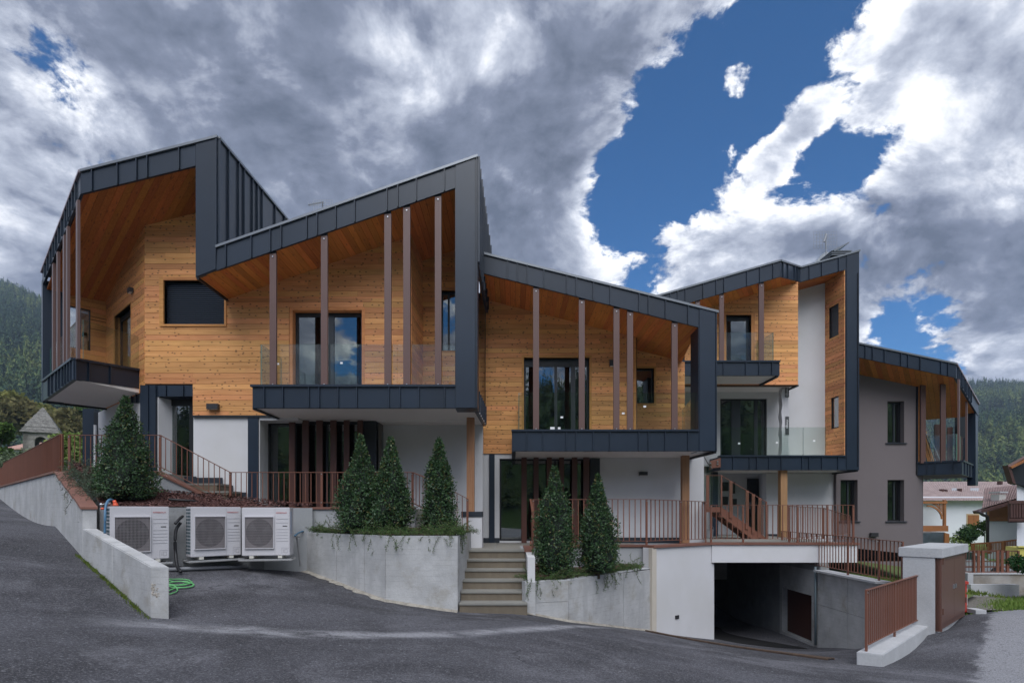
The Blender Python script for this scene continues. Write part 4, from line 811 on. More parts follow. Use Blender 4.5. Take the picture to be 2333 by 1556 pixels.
MB().prism([Fb.pt(*Fb.tz(1926, 581.5), .055) + Vector((0, 0, z)) for z in (-.025, .035)] + [Fb.pt(*Fb.tz(1958.5, 572), .055) + Vector((0, 0, z)) for z in (.035, -.025)], (0, .3, 0)).build('flashing', metal_cap, pier4)
xq = X(1495, Da); mb = MB()
mb.prism([Vector((xq, Da + .05, za_u(xq) - .04)), Vector((X(1777, Da), Da + .05, za_u(X(1777, Da)) - .04)), Vector((X(1823, Db), Db + .05, Z(610, Db) - .04)), Vector((X(1823, Db), 22, Z(610, Db) - .04)), Vector((xq, 22, za_u(xq) - .04))], (0, 0, -.06))
mb.prism([Vector((X(1823, Db), Db + .05, Z(610, Db) - .04)), Vector((X(1957, Db), Db + .05, Z(573, Db) - .04)), Vector((X(1957, Db), 22, Z(573, Db) - .04)), Vector((X(1823, Db), 22, Z(610, Db) - .04))], (0, 0, -.06)); mb.build('roof', metal, h3)
xw4 = X(1817.5, Ww4)
soffit(h3, [(X(1500, Da), Da + .02), (X(1777, Da), Da + .02), (X(1823, Db), Db), (X(1823, Db), W4), (X(1500, Da), W4)], za_l, R(62), .135, soff_y)
soffit(h3, [(X(1823, Db), Db + .02), (X(1926, Db), Db + .02), (X(1926, Db), W4 + .05), (X(1823, Db), W4 + .05)], zbl, R(20), .135, soff_a)
zb4 = Z(877, Ww4); d4 = (X(1654, Ww4), X(1711, Ww4), 4.5, Z(718, Ww4)); xk = X(1560, Ww4)
wp4 = [(xk, zb4), (xw4, zb4), (xw4, za_l(xw4)), (xk, za_l(xk))]
w4 = holed('larch_wall', Bw4, wp4, [d4], -.3, 0, trim_in, h3); planks(w4, Bw4, wp4, [(d4[0] - .05, d4[1] + .11, d4[2], d4[3] + .06)], plank_m, z0=zb4, gap=.009)
window(h3, Bw4, *d4, depth=.14, fw=.09, header=.05, reveal=trim_m, reveal_w=.07, name='balcony_door')
box('reveal_side', d4[1] + .07, d4[1] + .11, Ww4 - .03, Ww4 + .1, d4[2], d4[3] + .06, trim_m, h3)
room(h3, d4[0] - .4, d4[1] + .8, Ww4 + .22, 21, 4.3, 7, room_d)
z4t, z4b = Z(825, Da), Z(856, Da); xs0, xs1 = X(1545, Da), X(1774, Da)
MB().prism([Vector((x, y, z4b + .012)) for x, y in ((xs0, Da + .03), (xs1 - .02, Da + .03), (xs1 - .02, Ww4), (xw4 - .02, Ww4 + .02), (xw4 - .02, W4), (xs0, W4))], (0, 0, z4t - .05 - z4b)).build('balcony', soffit_w, h3)
f, _ = fascia(h3, Fa, (1545, 825), (1774, 825), (1545, 856), (1774, 856), [1600, 1648.4, 1699, 1729.4, 1759], name='balcony_fascia', back=.05, cap=False)
box('parapet_cap', xs0, xs1 + .03, Da - .06, Da + .22, z4t - .01, z4t + .04, metal, f)
slab('side_fascia', Wall((xs1, Da), (xs1, Ww4)), [(0, z4b), (1.2, z4b), (1.2, z4t), (0, z4t)], -.03, 0.0, metal, h3)
bar('edge_trim', (xs1 - .03, Da + .02, z4b - .02), (xs1 - .03, Ww4, z4b - .02), .07, .05, metal_dk, h3)
bar('edge_trim', (xw4, Ww4, zb4 - .02), (xw4, W4, zb4 - .02), .07, .05, metal_dk, h3)
for p0, p1 in ((1584, 1594.5), (1638.6, 1649), (1728.8, 1740)):
    a, b = X(p0, Da + .05), X(p1, Da + .05); zc = za_l((a + b) / 2)
    po = box('post', a, b, Da + .03, Da + .09, z4t, zc - .03, post_m, h3); box('fixing_plate', a + .005, b - .005, Da + .04, Da + .08, zc - .03, zc + .05, metal_dk, po)
    for zz in (z4t + .05, zc - .1): bar('bolt', ((a + b) / 2, Da + .03, zz), ((a + b) / 2, Da + .015, zz), .025, .025, steel, po)
yg = Da + .14
for a, b in ((1575, 1655), (1656, 1762)): pane(h3, (X(a, yg), yg, z4t - .03), (X(b, yg), yg, z4t - .03), .99)
pane(h3, (X(1761, yg), yg + .02, z4t - .03), (X(1761, yg) - .05, Ww4 - .04, z4t - .03), .99)
# white wall, lower balcony and window
zq = Z(1040, Db); zqb = Z(1071, Db); g4 = (X(1641, W4), X(1747.5, W4), 1.9, Z(908, W4))
holed('white_wall', B4, [(X(1560, W4), 1.6), (X(1882, W4), 1.6), (X(1882, W4), zbl(X(1882, W4)) + .1), (X(1819, W4), zbl(X(1819, W4)) + .1), (X(1560, W4), 7.0)], [g4], -.3, 0, plaster, h3)
window(h3, B4, *g4, depth=.06, fw=.06, mull=((X(1678, W4), .32), (X(1724, W4), .12)), header=.0, name='glazed_door')
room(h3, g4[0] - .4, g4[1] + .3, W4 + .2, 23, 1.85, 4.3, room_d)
xi = X(1925, Db); SW = Wall((xi, Db), (X(1881, W4), W4)); zo = zbl(xi)
swp = [(0, zqb + .3), (SW.len, zqb + .3), (SW.len, zo + .05), (0, zo + .1)]
def sw_rect(a, b, y0, y1): t0, t1 = sorted((SW.t(a), SW.t(b))); return (t0, t1, SW.tz((a + b) / 2, y1)[1], SW.tz((a + b) / 2, y0)[1])
u1, u2 = sw_rect(1889, 1912, 696, 768), sw_rect(1894, 1912, 904, 975)
sw = holed('larch_wall', SW, swp, [u1, u2], -.25, 0, trim_in, h3); planks(sw, SW, swp, [u1, u2], plank_y, z0=zb4, gap=.009)
window(h3, SW, *u1, depth=.02, fw=.03, glass=M('dark_panel', (0.018, 0.024, 0.035), rough=.3)); window(h3, SW, *u2, depth=.02, fw=.03, glass=MATS['mirror_glass'])
mk('room', [SW.pt(-.1, 1.5, -.4), SW.pt(1.3, 1.5, -.4), SW.pt(1.3, 8, -.4), SW.pt(-.1, 8, -.4)], [(0, 1, 2, 3)], room_d, h3)
xl0, xl1 = X(1642, Db), X(1957, Db)
MB().box(xl0 + .01, xl1 - .02, Db + .03, 20.2, zqb + .012, zq - .05).build('balcony', soffit_w, h3)
f, _ = fascia(h3, Fb, (1642, 1040), (1926, 1040), (1642, 1071), (1926, 1071), [1670, 1707.5, 1724, 1752, 1780, 1827, 1843, 1872, 1909], name='balcony_fascia', back=.05, cap=False)
box('parapet_cap', xl0 - .03, X(1926, Db), Db - .06, Db + .22, zq - .01, zq + .045, metal, f)
slab('side_fascia', Wall((xl0, Db), (xl0, 20.0)), [(0, zqb), (1.4, zqb), (1.4, zq), (0, zq)], 0, .02, metal, h3)
bar('edge_trim', (xl1 - .05, Db + .05, zqb - .02), (xl1 - .05, 20.2, zqb - .02), .1, .05, metal_dk, h3)
yg = Db + .12
for a, b in ((1642.5, 1736), (1737, 1829), (1830, 1881)): pane(h3, (X(a, yg), yg, zq), (X(b, yg), yg, zq), 1.0)
fs = front(yg - .03)
for (px, py) in ((1684, 1010), (1770, 1008), (1855, 1004)): slab('sticker', fs, fs.poly([(px - 2.5, py - 2), (px + 2.5, py - 2), (px + 2.5, py + 2), (px - 2.5, py + 2)]), 0, .002, white_p, h3)
# ground floor under the lower balcony
box('ground_wall', X(1746, 20.0), X(1909, 20.0), 20.0, 20.3, -2.6, zqb, plaster, h3)
box('ground_wall', X(1560, 21.2), X(1760, 21.2), 21.2, 21.5, -2.6, 1.6, plaster, h3)
MB().prism([Vector((X(1746, 20), 20.05, -2.6)), Vector((X(1746, 20) + .06, 20.05, -2.6)), Vector((X(1729, 21.2) + .06, 21.2, -2.6)), Vector((X(1729, 21.2), 21.2, -2.6))], (0, 0, 4.0)).build('return_wall', plaster, h3)
dw = box('door', X(1704, 21.1), X(1729, 21.1), 21.12, 21.19, -.87, Z(1090, 21.1), frame_m, h3)
bar('handle', (X(1708, 21.1), 21.1, .1), (X(1708, 21.1), 21.1, .35), .03, .04, steel, dw)
for a, b, c, d_ in ((1646, 1661, 1098, 1118), (1668, 1676, 1098, 1124), (1648, 1660, 1131, 1150), (1668, 1680, 1136, 1150)):
    box('window', X(a, 21.1), X(b, 21.1), 21.14, 21.19, Z(d_, 21.1), Z(c, 21.1), frame_m, h3)
slab('plinth', front(20.0), front(20.0).poly([(1747, 1216), (1780, 1216), (1780, 1226), (1747, 1226)]), 0, .03, tile_dk, h3)
box('pilaster', X(1624, 19.5), X(1636, 19.5), 19.5, 19.7, -.87, zqb, metal, h3)
box('tan_post', X(1779, 18.75), X(1794, 18.75), 18.75, 18.95, -.87, zqb + .02, gluelam, h3)
box('stair_wall', X(1560, 19.9), X(1628, 19.9), 19.9, 20.1, -1, 4.3, plaster, h3)
# chimney cowl and vents on the roof
ch = MB(); cx_, cz_ = X(1904, 20), Z(589, 20)
ch.box(cx_ - .28, cx_ + .28, 19.7, 20.3, cz_ - .6, cz_ - .05); ch.build('chimney', metal, h3)
for i in range(3): box('cowl_louvre', cx_ - .36, cx_ + .36, 19.62, 20.38, cz_ - .05 + i * .07, cz_ - .02 + i * .07, metal_cap, h3)
MB().prism([Vector((X(1884, 20), 19.6, Z(581.5, 20))), Vector((X(1920, 20), 19.6, Z(563, 20))), Vector((X(1919, 20), 19.6, Z(566, 20))), Vector((X(1887, 20), 19.6, Z(585, 20)))], (0, .8, 0)).build('cowl_roof', metal_cap, h3)
MB().prism([Vector((X(px, 20.6), 20.6, Z(py, 20.6))) for px, py in ((1852, 604), (1876, 577), (1884, 573), (1890, 577), (1893, 600), (1893, 612), (1852, 612))], (0, .25, 0)).build('roof_dormer', M('pale_sheet', (.42, .44, .46), rough=.4, metal=.4), h3)

# ================================================================== taupe house at the right end
D5, W5 = 18.8, 19.85; F5, B5 = front(D5), front(W5)
h4 = thing('row_house', 'taupe rendered house with zinc roof edge and corner loggia at the right end', 'house', (14.0, 20.5, -3))
z5u = lambda x: Z(783, D5) + (Z(829, D5) - Z(783, D5)) * (x - X(1957, D5)) / (X(2177, D5) - X(1957, D5)); z5l = lambda x, y=0: z5u(x) - .475
fascia(h4, F5, (1950, 781.5), (2177, 829), (1950, 813.3), (2177, 861), [1971, 1987.5, 2014.5, 2052, 2068, 2096, 2143, 2159])
cor = Vector((X(2177, D5), D5)); end = Vector((17.7, 21.0)); E5 = Wall(cor, end); yb = 920
ze_u = Z(yb, 21.0) + .0; y_e = end.x * FPX / end.y + CX
fascia(h4, E5, (2177, 829), (y_e, 921), (2177, 861), (y_e, 948), [2181, 2185, 2188.5, 2192, 2197, 2201, 2206, 2211], back=.05, capmat=MATS['pink_flashing'])
mb = MB(); mb.prism([Vector((X(1950, D5), D5 + .05, z5u(X(1950, D5)) - .04)), Vector((cor.x, D5 + .05, z5u(cor.x) - .04)), Vector((end.x, end.y, Z(921, 21) - .04)), Vector((end.x - 1.5, 23.5, Z(921, 21) + .4)), Vector((X(1950, D5), 23.5, z5u(X(1950, D5)) - .3))], (0, 0, -.06)); mb.build('roof', metal, h4)
gx = .0
def z5s(x, y):                                  # underside plane through the front edge and the far end of the side edge
    a = (z5l(cor.x) - z5l(X(1950, D5))) / (cor.x - X(1950, D5)); b_ = (Z(948, 21.0) - z5l(cor.x) - a * (end.x - cor.x)) / (end.y - D5)
    return z5l(cor.x) + a * (x - cor.x) + b_ * (y - D5)
soffit(h4, [(X(1950, D5), D5 + .02), (cor.x - .02, D5 + .02), (end.x - .04, end.y), (end.x - 1.6, 22.6), (X(1950, D5), 22.6)], z5s, R(50), .15, soff_y)
xr5, xr5b = X(2090, W5), X(2112, W5)
win5 = [(X(2022, W5), X(2060, W5), Z(1009, W5), Z(914, W5)), (X(2022, W5), X(2060, W5), Z(1187, W5), Z(1093, W5)), (X(1915, W5), X(1954, W5), Z(1187, W5), Z(1093, W5))]
xl5 = X(1905, W5)
holed('wall', B5, [(xl5, -4.2), (xr5, -4.2), (xr5, z5s(xr5, W5)), (xl5, z5s(xl5, W5))], win5, -.3, 0, taupe, h4)
MB().prism([Vector((xr5, W5, -4.2)), Vector((xr5 + .2, W5 + .03, -4.2)), Vector((xr5b - .02, W5 + .16, -4.2)), Vector((xr5b, W5 + .5, -4.2)), Vector((xr5b, W5 + 2.5, -4.2)), Vector((xr5, W5 + 2.5, -4.2))], (0, 0, 4.2 + Z(1088, 20.5) + .3)).build('wall_corner', taupe, h4)
for i, w in enumerate(win5): window(h4, B5, *w, depth=.2, fw=.055, mull=((w[0] + (w[1] - w[0]) * (.62 if i < 2 else .62), .05),), sill=tile_dk)
room(h4, xl5, xr5, W5 + .32, 23, -4, 5.5, room_d)
# corner loggia
zc5t, zc5b = Z(1050, 19.0), Z(1080, 19.0); q5 = Vector((X(2191, 19.0), 19.0)); l5 = Vector((X(2090, 19.82), 19.82)); r5 = Vector((17.5, 21.0)); bk = Vector((15.2, 22.6)); br = Vector((16.6, 22.4))
MB().prism([Vector((p.x, p.y, zc5b + .012)) for p in (l5, q5, r5, br, bk)], (0, 0, zc5t - .05 - zc5b)).build('balcony', taupe, h4)
fascia(h4, Wall(l5, q5), (2090, 1054), (2191, 1050), (2090, 1083), (2191, 1080), [2113, 2131, 2172], name='balcony_fascia', back=.05, capmat=metal)
fascia(h4, Wall(q5, r5), (2191, 1050), (2215.5, 1060.5), (2191, 1080), (2215.5, 1088.5), [2195.5, 2202, 2208], name='balcony_fascia', back=.05, capmat=metal)
zl5 = zc5t
MB().prism([Vector((p.x, p.y, zc5b - .3)) for p in (end + Vector((-.28, -.22)), end, end + Vector((-.14, .22)), end + Vector((-.42, 0.0)))], (0, 0, Z(935, 21) - zc5b + .3)).build('fin', metal, h4)
LW = Wall((xr5, W5), (xr5 + .55, 22.4)); lp = [(0, zc5b), (1.95, zc5b), (1.95, 4.9), (0, 4.9)]
lw_ = slab('larch_wall', LW, lp, -.06, 0, trim_in, h4); planks(lw_, LW, lp, [], plank_y, z0=zb4)
bar('corner_board', (xr5 + .03, W5 - .02, zc5t), (xr5 + .03, W5 - .02, z5s(xr5, W5)), .06, .06, trim_m, h4)
bar('edge_trim', (xr5 - .03, W5 - .02, zc5t - .4), (xr5 - .03, W5 - .02, z5s(xr5, W5)), .05, .06, metal_dk, h4)
def post5(px, D, w=.17, pm=post_m):
    x = X(px, D); box('post', x - w / 2, x + w / 2, D, D + .06, zc5t - .02, z5s(x, D), pm, h4)
post5(2104, 19.65); post5(2149.5, 19.32); post5(2135.5, 22.3, .2); post5(2165, 22.3, .2)
for px in (2188.5, 2206):
    k = Wall(q5, r5); t = k.t(px); p = k.pt(t, 0, -.05); z1_ = z5s(p.x, p.y); MB().bar((p.x, p.y, zc5t - .02), (p.x, p.y, z1_), .055, .15, up=(k.d.x, k.d.y, 0)).build('post', post_m, h4)
box('loggia_pier', X(2182, 22.0), X(2212, 22.0), 22.0, 22.15, zc5t, 4.0, metal_dk, h4)
bar('loggia_beam', (X(2095, 22.4), 22.4, Z(944, 22.4) + .05), (X(2185, 22.4), 22.4, Z(944, 22.4) + .05), .15, .12, trim_m, h4)
pane(h4, (l5.x + .1, l5.y + .1, zc5t), (q5.x - .1, q5.y + .12, zc5t), .95); pane(h4, (q5.x - .08, q5.y + .14, zc5t), (r5.x - .1, r5.y + .05, zc5t), .95); pane(h4, (14.9, 22.35, zc5t), (16.5, 22.35, zc5t), 1.0)
wall_lamp('dark box lamp low on the taupe wall at the far right', front(W5), 1988, 1217.5, .27, .14)
# ================================================================== retaining walls, terraces, stairs
def poly_wall(name, label, cat, plan, z0, z1, mat, cap=None, capmat=None, group=None):
    """solid block over a plan polygon; z1 may be one height or one per corner"""
    zs = z1 if isinstance(z1, (list, tuple)) else [z1] * len(plan); n = len(plan)
    v = [Vector((p[0], p[1], z0)) for p in plan] + [Vector((p[0], p[1], z)) for p, z in zip(plan, zs)]
    f = [tuple(reversed(range(n))), tuple(range(n, 2 * n))] + [(i, (i + 1) % n, (i + 1) % n + n, i + n) for i in range(n)]
    root = thing(name, label, cat, (plan[0][0], plan[0][1], z0), group)
    MB().add(v, f).build('body', mat, root)
    return root
def slabs_on(root, a, b, za, zb, w, th, mat, n, name='coping_slab', over=0.03, off=0.0):
    """row of n coping slabs along a wall top from a to b"""
    a = Vector((*a, za)); b = Vector((*b, zb)); d = b - a; s = Vector((d.y, -d.x, 0)).normalized()
    for i in range(n):
        p, q = a.lerp(b, i / n), a.lerp(b, (i + 1) / n); g = (q - p).normalized() * .003
        MB().prism([p + g + s * (w / 2 + off), q - g + s * (w / 2 + off), q - g - s * (w / 2 - off), p + g - s * (w / 2 - off)], (0, 0, th)).build(name, mat, root)
# --- low concrete wall beside the ramp (left)
lw = thing('retaining_wall', 'sloping bare concrete wall with chipped end left of the heat pumps', 'wall', (-5.3, 8.0, -1.6))
n0, n1 = Vector((X(344.5, 8.0), 8.0)), Vector((X(386, 8.0), 8.0)); m0, m1 = Vector((X(188, 10.5), 10.5)), Vector((X(221, 10.5), 10.5))
zn, zm = Z(1291, 8.0), Z(1203.5, 10.5)
segs = 2
for i in range(segs):
    a, b = i / segs, (i + 1) / segs; g = .0015
    A0, A1, C0, C1 = n0.lerp(m0, a + g), n1.lerp(m1, a + g), n0.lerp(m0, b - g), n1.lerp(m1, b - g); za, zc = zn + (zm - zn) * a, zn + (zm - zn) * b
    q = [A0, A1, C1, C0]; v = [Vector((p.x, p.y, float(gz(p.x, p.y)) - .4)) for p in q] + [Vector((A0.x, A0.y, za)), Vector((A1.x, A1.y, za)), Vector((C1.x, C1.y, zc)), Vector((C0.x, C0.y, zc))]
    MB().add(v, [(3, 2, 1, 0), (4, 5, 6, 7), (0, 1, 5, 4), (1, 2, 6, 5), (2, 3, 7, 6), (3, 0, 4, 7)]).build('wall_section', conc, lw, bevel=.012)
# chipped scar at the near end
rough_c = M('broken_concrete', (0.42, 0.38, 0.33), rough=.95, var=.4, vs=25, bump=1.0, bs=45)
mb = MB(); rnd = random.Random(3)
for i in range(34):
    t = rnd.random(); zz = zn - .25 - t * .20; xx = n0.x + .012 + rnd.random() ** 2.2 * .14 * (1 - abs(t - .5)); r_ = rnd.uniform(.010, .022)
    c = Vector((xx, 8.0 + .003, zz)); pts = [c + Vector((math.cos(k * 1.05) * r_ * rnd.uniform(.4, 1.5), rnd.uniform(-.008, .002), math.sin(k * 1.05) * r_ * rnd.uniform(.3, 1.0))) for k in range(6)]
    mb.prism(pts, (0, .01, 0))
mb.build('chipped_patch', rough_c, lw)
# --- higher wall behind it, carrying the rust-brown fence
hw = thing('retaining_wall', 'long concrete wall under the rust-brown fence on the left', 'wall', (-8.1, 10.5, -.9))
ap0, ap1 = Vector((X(126, 13.0), 13.0)), Vector((X(150, 13.0), 13.0)); zap = Z(1078, 13.0); zne = Z(1160, 10.5)
def hexa(base, zlo, zhi, name, mat, parent, bevel=0.0):
    v = [Vector((p.x, p.y, z)) for p, z in zip(base, zlo)] + [Vector((p.x, p.y, z)) for p, z in zip(base, zhi)]
    return MB().add(v, [(3, 2, 1, 0), (4, 5, 6, 7), (0, 1, 5, 4), (1, 2, 6, 5), (2, 3, 7, 6), (3, 0, 4, 7)]).build(name, mat, parent, bevel=bevel)
gzf = lambda p: float(gz(p.x, p.y)) - .4
for i in range(3):
    a, b = i / 3 + .002, (i + 1) / 3 - .002; q = [m0.lerp(ap0, a), m1.lerp(ap1, a), m1.lerp(ap1, b), m0.lerp(ap0, b)]; za, zc = zne + (zap - zne) * a, zne + (zap - zne) * b
    hexa(q, [gzf(p) for p in q], [za, za, zc, zc], 'wall_section', conc, hw, .008)
farp = Vector((-24.5, 25.6)); dirw = (farp - ap0).normalized(); sdw = Vector((-dirw.y, dirw.x)) * -.25
for i in range(5):
    a, b = i / 5 + .001, (i + 1) / 5 - .001; A, Bq = ap0.lerp(farp, a), ap0.lerp(farp, b); q = [A, A + Vector((.25, .1)), Bq + Vector((.25, .1)), Bq]
    hexa(q, [gzf(p) for p in q], [zap] * 4, 'wall_section', conc, hw, .008)
for i in range(4):
    a, b = i / 4, (i + 1) / 4; q = [m0.lerp(ap0, a) + Vector((-.03, -.02)), m1.lerp(ap1, a) + Vector((.03, -.02)), m1.lerp(ap1, b - .006) + Vector((.03, 0)), m0.lerp(ap0, b - .006) + Vector((-.03, 0))]
    za, zc = zne + (zap - zne) * a, zne + (zap - zne) * b; hexa(q, [za + .002, za + .002, zc + .002, zc + .002], [za + .045, za + .045, zc + .045, zc + .045], 'coping_slab', cop_m, hw)
for i in range(9):
    A, Bq = ap0.lerp(farp, i / 9 + .0005), ap0.lerp(farp, (i + 1) / 9 - .0005); q = [A + Vector((-.03, -.03)), A + Vector((.3, .13)), Bq + Vector((.3, .13)), Bq + Vector((-.03, -.03))]
    hexa(q, [zap + .002] * 4, [zap + .045] * 4, 'coping_slab', cop_m, hw)
# --- rust-brown bar fence on it
fe = thing('bar_fence', 'rust-brown steel bar fence climbing along the road at the left edge', 'fence', (ap0.x, ap0.y, zap))
fa, fb = ap0 + Vector((-.05, .2)), farp + Vector((.1, .05)); zft = Z(990, 13.2); L_ = (fb - fa).length; nb = 118
for i in range(nb + 1):
    p = fa.lerp(fb, i / nb); step = .0 if i < 74 else -.14
    bar('fence_bar', (p.x, p.y, zap + .06), (p.x, p.y, zft + step), .012, .05, rust, fe, up=(0, 1, 0))
for a, b, st in ((0, .62, 0), (.63, 1, -.14)):
    p, q = fa.lerp(fb, a), fa.lerp(fb, b); bar('fence_rail', (p.x, p.y, zft + st), (q.x, q.y, zft + st), .05, .012, rust, fe); bar('fence_rail', (p.x, p.y, zap + .1), (q.x, q.y, zap + .1), .05, .012, rust, fe)
for a in (0, .2, .4, .61, .64, .82, 1):
    p = fa.lerp(fb, a); bar('fence_post', (p.x + .02, p.y + .03, zap), (p.x + .02, p.y + .03, zft + (.02 if a < .63 else -.1)), .05, .05, rust, fe)
# --- retaining wall behind the heat pumps
bw_pts = [Vector((-7.92, 10.62)), Vector((-5.4, 12.05)), Vector((-4.55, 12.62))]; zbw = Z(1156, 11.4)
rw = thing('retaining_wall', 'grey concrete wall behind the three heat pumps', 'wall', (-6.5, 11.5, -1.3))
for i in range(2):
    a, b = bw_pts[i], bw_pts[i + 1]; nn = Vector((-(b - a).y, (b - a).x)).normalized() * .2; q = [a, b, b + nn, a + nn]
    hexa(q, [gzf(p) for p in q], [zbw] * 4, 'wall_section', conc_d if i == 0 else render_g, rw, .006)
# --- mulch bed
BX = [(-7.95, 10.85), (-5.35, 12.2), (-4.5, 12.72), (-5.2, 12.95), (-9.9, 12.9), (-10.35, 12.9), (-7.95, 10.85)]
def bed(name, plan, zf, mat, n=26, jit=.012):
    xs = [p[0] for p in plan]; ys = [p[1] for p in plan]; v = []; f = []; idx = {}
    sx, sy = (max(xs) - min(xs)) / n, (max(ys) - min(ys)) / n
    for i in range(n):
        for j in range(n):
            cell = [(min(xs) + (i + a) * sx, min(ys) + (j + b) * sy) for a, b in ((0, 0), (1, 0), (1, 1), (0, 1))]; c = cell
            ed = list(zip(plan, plan[1:] + plan[:1])); o = sum((b[0] - a[0]) * (b[1] + a[1]) for a, b in ed) > 0
            for a, b in ed:
                ex, ey = b[0] - a[0], b[1] - a[1]; A, Bc = (ey, -ex) if not o else (-ey, ex); c = clip(c, A, Bc, A * a[0] + Bc * a[1])
                if len(c) < 3: break
            if len(c) < 3 or area(c) < 1e-5: continue
            ids = []
            for p in c:
                k = (round(p[0], 3), round(p[1], 3))
                if k not in idx: idx[k] = len(v); v.append((p[0], p[1], zf(*p) + random.Random(hash(k)).uniform(-jit, jit)))
                if idx[k] not in ids: ids.append(idx[k])
            if len(ids) > 2: f.append(ids)
    return mk(name, v, f, mat)
def chips(name, plan_fn, n, seed, mats, size=(.02, .05), parent=None):
    r = np.random.default_rng(seed); P_ = plan_fn(r, n); a = r.normal(size=(n, 3)); a[:, 2] *= .35; a /= np.linalg.norm(a, axis=1)[:, None]
    b = np.cross(a, r.normal(size=(n, 3)) * .5 + [0, 0, 1]); b /= np.linalg.norm(b, axis=1)[:, None]; l = r.uniform(*size, n)[:, None]; w = l * r.uniform(.3, .6, (n, 1))
    V = np.stack([P_ - a * l / 2 - b * w / 2, P_ + a * l / 2 - b * w / 2, P_ + a * l / 2 + b * w / 2, P_ - a * l / 2 + b * w / 2], 1)
    return tris_obj(name, V, 4, None, parent, mats=mats, mi=r.integers(0, len(mats), n))
mz = lambda x, y: .10 + np.clip((y - 10.85 - (x + 7.95) * .5) * .26, 0, .9) * .8 + np.clip(-x - 8.3, 0, 2) * .22
struct(bed('mulch_bed', [(-7.9, 10.75), (-5.3, 12.2), (-4.4, 12.72), (-9.9, 12.85), (-10.3, 12.9)], lambda x, y: float(mz(x, y)), mulch_m), 'structure')
mul = [M('chip_a', (.10, .040, .034), rough=.9), M('chip_b', (.17, .085, .075), rough=.9), M('chip_c', (.055, .022, .02), rough=.9)]
def bed_pts(r, n):
    out = np.zeros((0, 3))
    while len(out) < n:
        x = r.uniform(-10.2, -4.6, n); y = r.uniform(10.8, 12.85, n); ok = (y > 10.82 + (x + 7.9) * .555) & (y > 10.75 + np.clip(-7.9 - x, 0, 9) * .9)
        z = mz(x, y) + r.uniform(.0, .02, n); out = np.vstack([out, np.c_[x, y, z][ok]])
    return out[:n]
o = chips('bark_chips', bed_pts, 9000, 5, mul); struct(o, 'stuff'); o['label'] = 'red-brown bark chips around the left shrub'; o['category'] = 'mulch'
# --- left terrace: rendered wall with brown coping, stair wall
Dt = 12.75
tw = thing('terrace_wall', 'grey rendered wall with brown coping stepping down below the left terrace railing', 'wall', (-5, Dt, -.6))
zhi, zlo_ = Z(1078, Dt), Z(1160, Dt); xs_a, xs_b, xs_c = X(150, Dt), X(357, Dt), X(525, Dt)
tp = [(xs_a, -.8), (X(1000, Dt), -1.4), (X(1000, Dt), zlo_), (xs_c, zlo_), (xs_b, zhi), (xs_a, zhi)]
for q in ([(xs_a, -.8), (xs_b, -.8), (xs_b, zhi), (xs_a, zhi)], [(xs_b, -.8), (xs_c, -.8), (xs_c, zlo_), (xs_b, zhi)], [(xs_c, -1.2), (X(945, Dt), -1.2), (X(945, Dt), zlo_), (xs_c, zlo_)]):
    slab('wall_section', front(Dt), q, -.22, 0, render_g, tw)
def cop_run(root, p, q, n, D, dp=.26, th=.055):
    for i in range(n):
        a = (p[0] + (q[0] - p[0]) * i / n, p[1] + (q[1] - p[1]) * i / n); b = (p[0] + (q[0] - p[0]) * (i + 1) / n - .004, p[1] + (q[1] - p[1]) * (i + 1) / n)
        MB().prism([Vector((a[0], D - .04, a[1] + .002)), Vector((b[0], D - .04, b[1] + .002)), Vector((b[0], D - .04, b[1] + th)), Vector((a[0], D - .04, a[1] + th))], (0, dp, 0)).build('coping_slab', cop_m, root)
cop_run(tw, (xs_a, zhi), (xs_b, zhi), 3, Dt); cop_run(tw, (xs_b, zhi), (xs_c, zlo_), 3, Dt); cop_run(tw, (xs_c, zlo_), (X(945, Dt), zlo_), 5, Dt)
# terrace floors
tf = MB(); tf.box(xs_c, X(1000, 13.4), Dt + .2, 14.75, -1.3, zlo_ + .01); tf.box(X(152, 13.0), X(400, 13.2), Dt + .2, 17.4, -.8, zhi + .0); struct(tf.build('terrace_floor', stone_t))
# small flight between the two terrace levels
st = thing('garden_steps', 'short flight of brown stone steps behind the left terrace railing', 'stairs', (X(480, 13), 13.2, -.1))
for i, (xr, yt) in enumerate(((405, 1080), (463, 1095), (502, 1096.5), (527, 1116.5), (557, 1134), (572, 1151))[1:]):
    zt_ = (Z(1080, Dt), .70, .68, .49, .32, .15)[i + 1] if False else (.70, .66, .48, .31, .14)[i]
    if i == 0: continue
    b = box('step', X(380, 13.2), X(xr, 13.1), Dt + .2, 13.58, -.5, zt_ - .045, stone_s, st); box('tread', X(380, 13.2), X(xr, 13.1) + .02, Dt + .19, 13.585, zt_ - .043, zt_, stone_t, st)
for a, b, zz in ((388, 443, .86), (443, 503, .83), (503, 527, .64), (527, 558, .47), (558, 572, .30)): box('plinth_tile', X(a, 13.5), X(b, 13.5), 13.55, 13.59, zz - .18, zz, tile_dk, st)
Dr_ = Dt + .05; h84 = .86
railing('terrace_railing', 'slim rust-brown railing beside the cone shrub, sloping down the garden steps to the left terrace', [(X(158, Dr_), Dr_, zhi + .055), (X(365, Dr_), Dr_, zhi + .055), (X(525, Dr_), Dr_, zlo_ + .055), (X(733, Dr_), Dr_, zlo_ + .055), (X(940, Dr_), Dr_, zlo_ + .055), (X(1001, 12.6), 12.3, zlo_ - .25)], [.83, .83, .80, .80, .80, .85], .125, posts=[0, 1, 2, 3, 4], bw=.016)
lo = thing('low_wall', 'short white wall with dark tiled top under the tan post left of the stairs', 'wall', (-1.0, 13.3, -1))
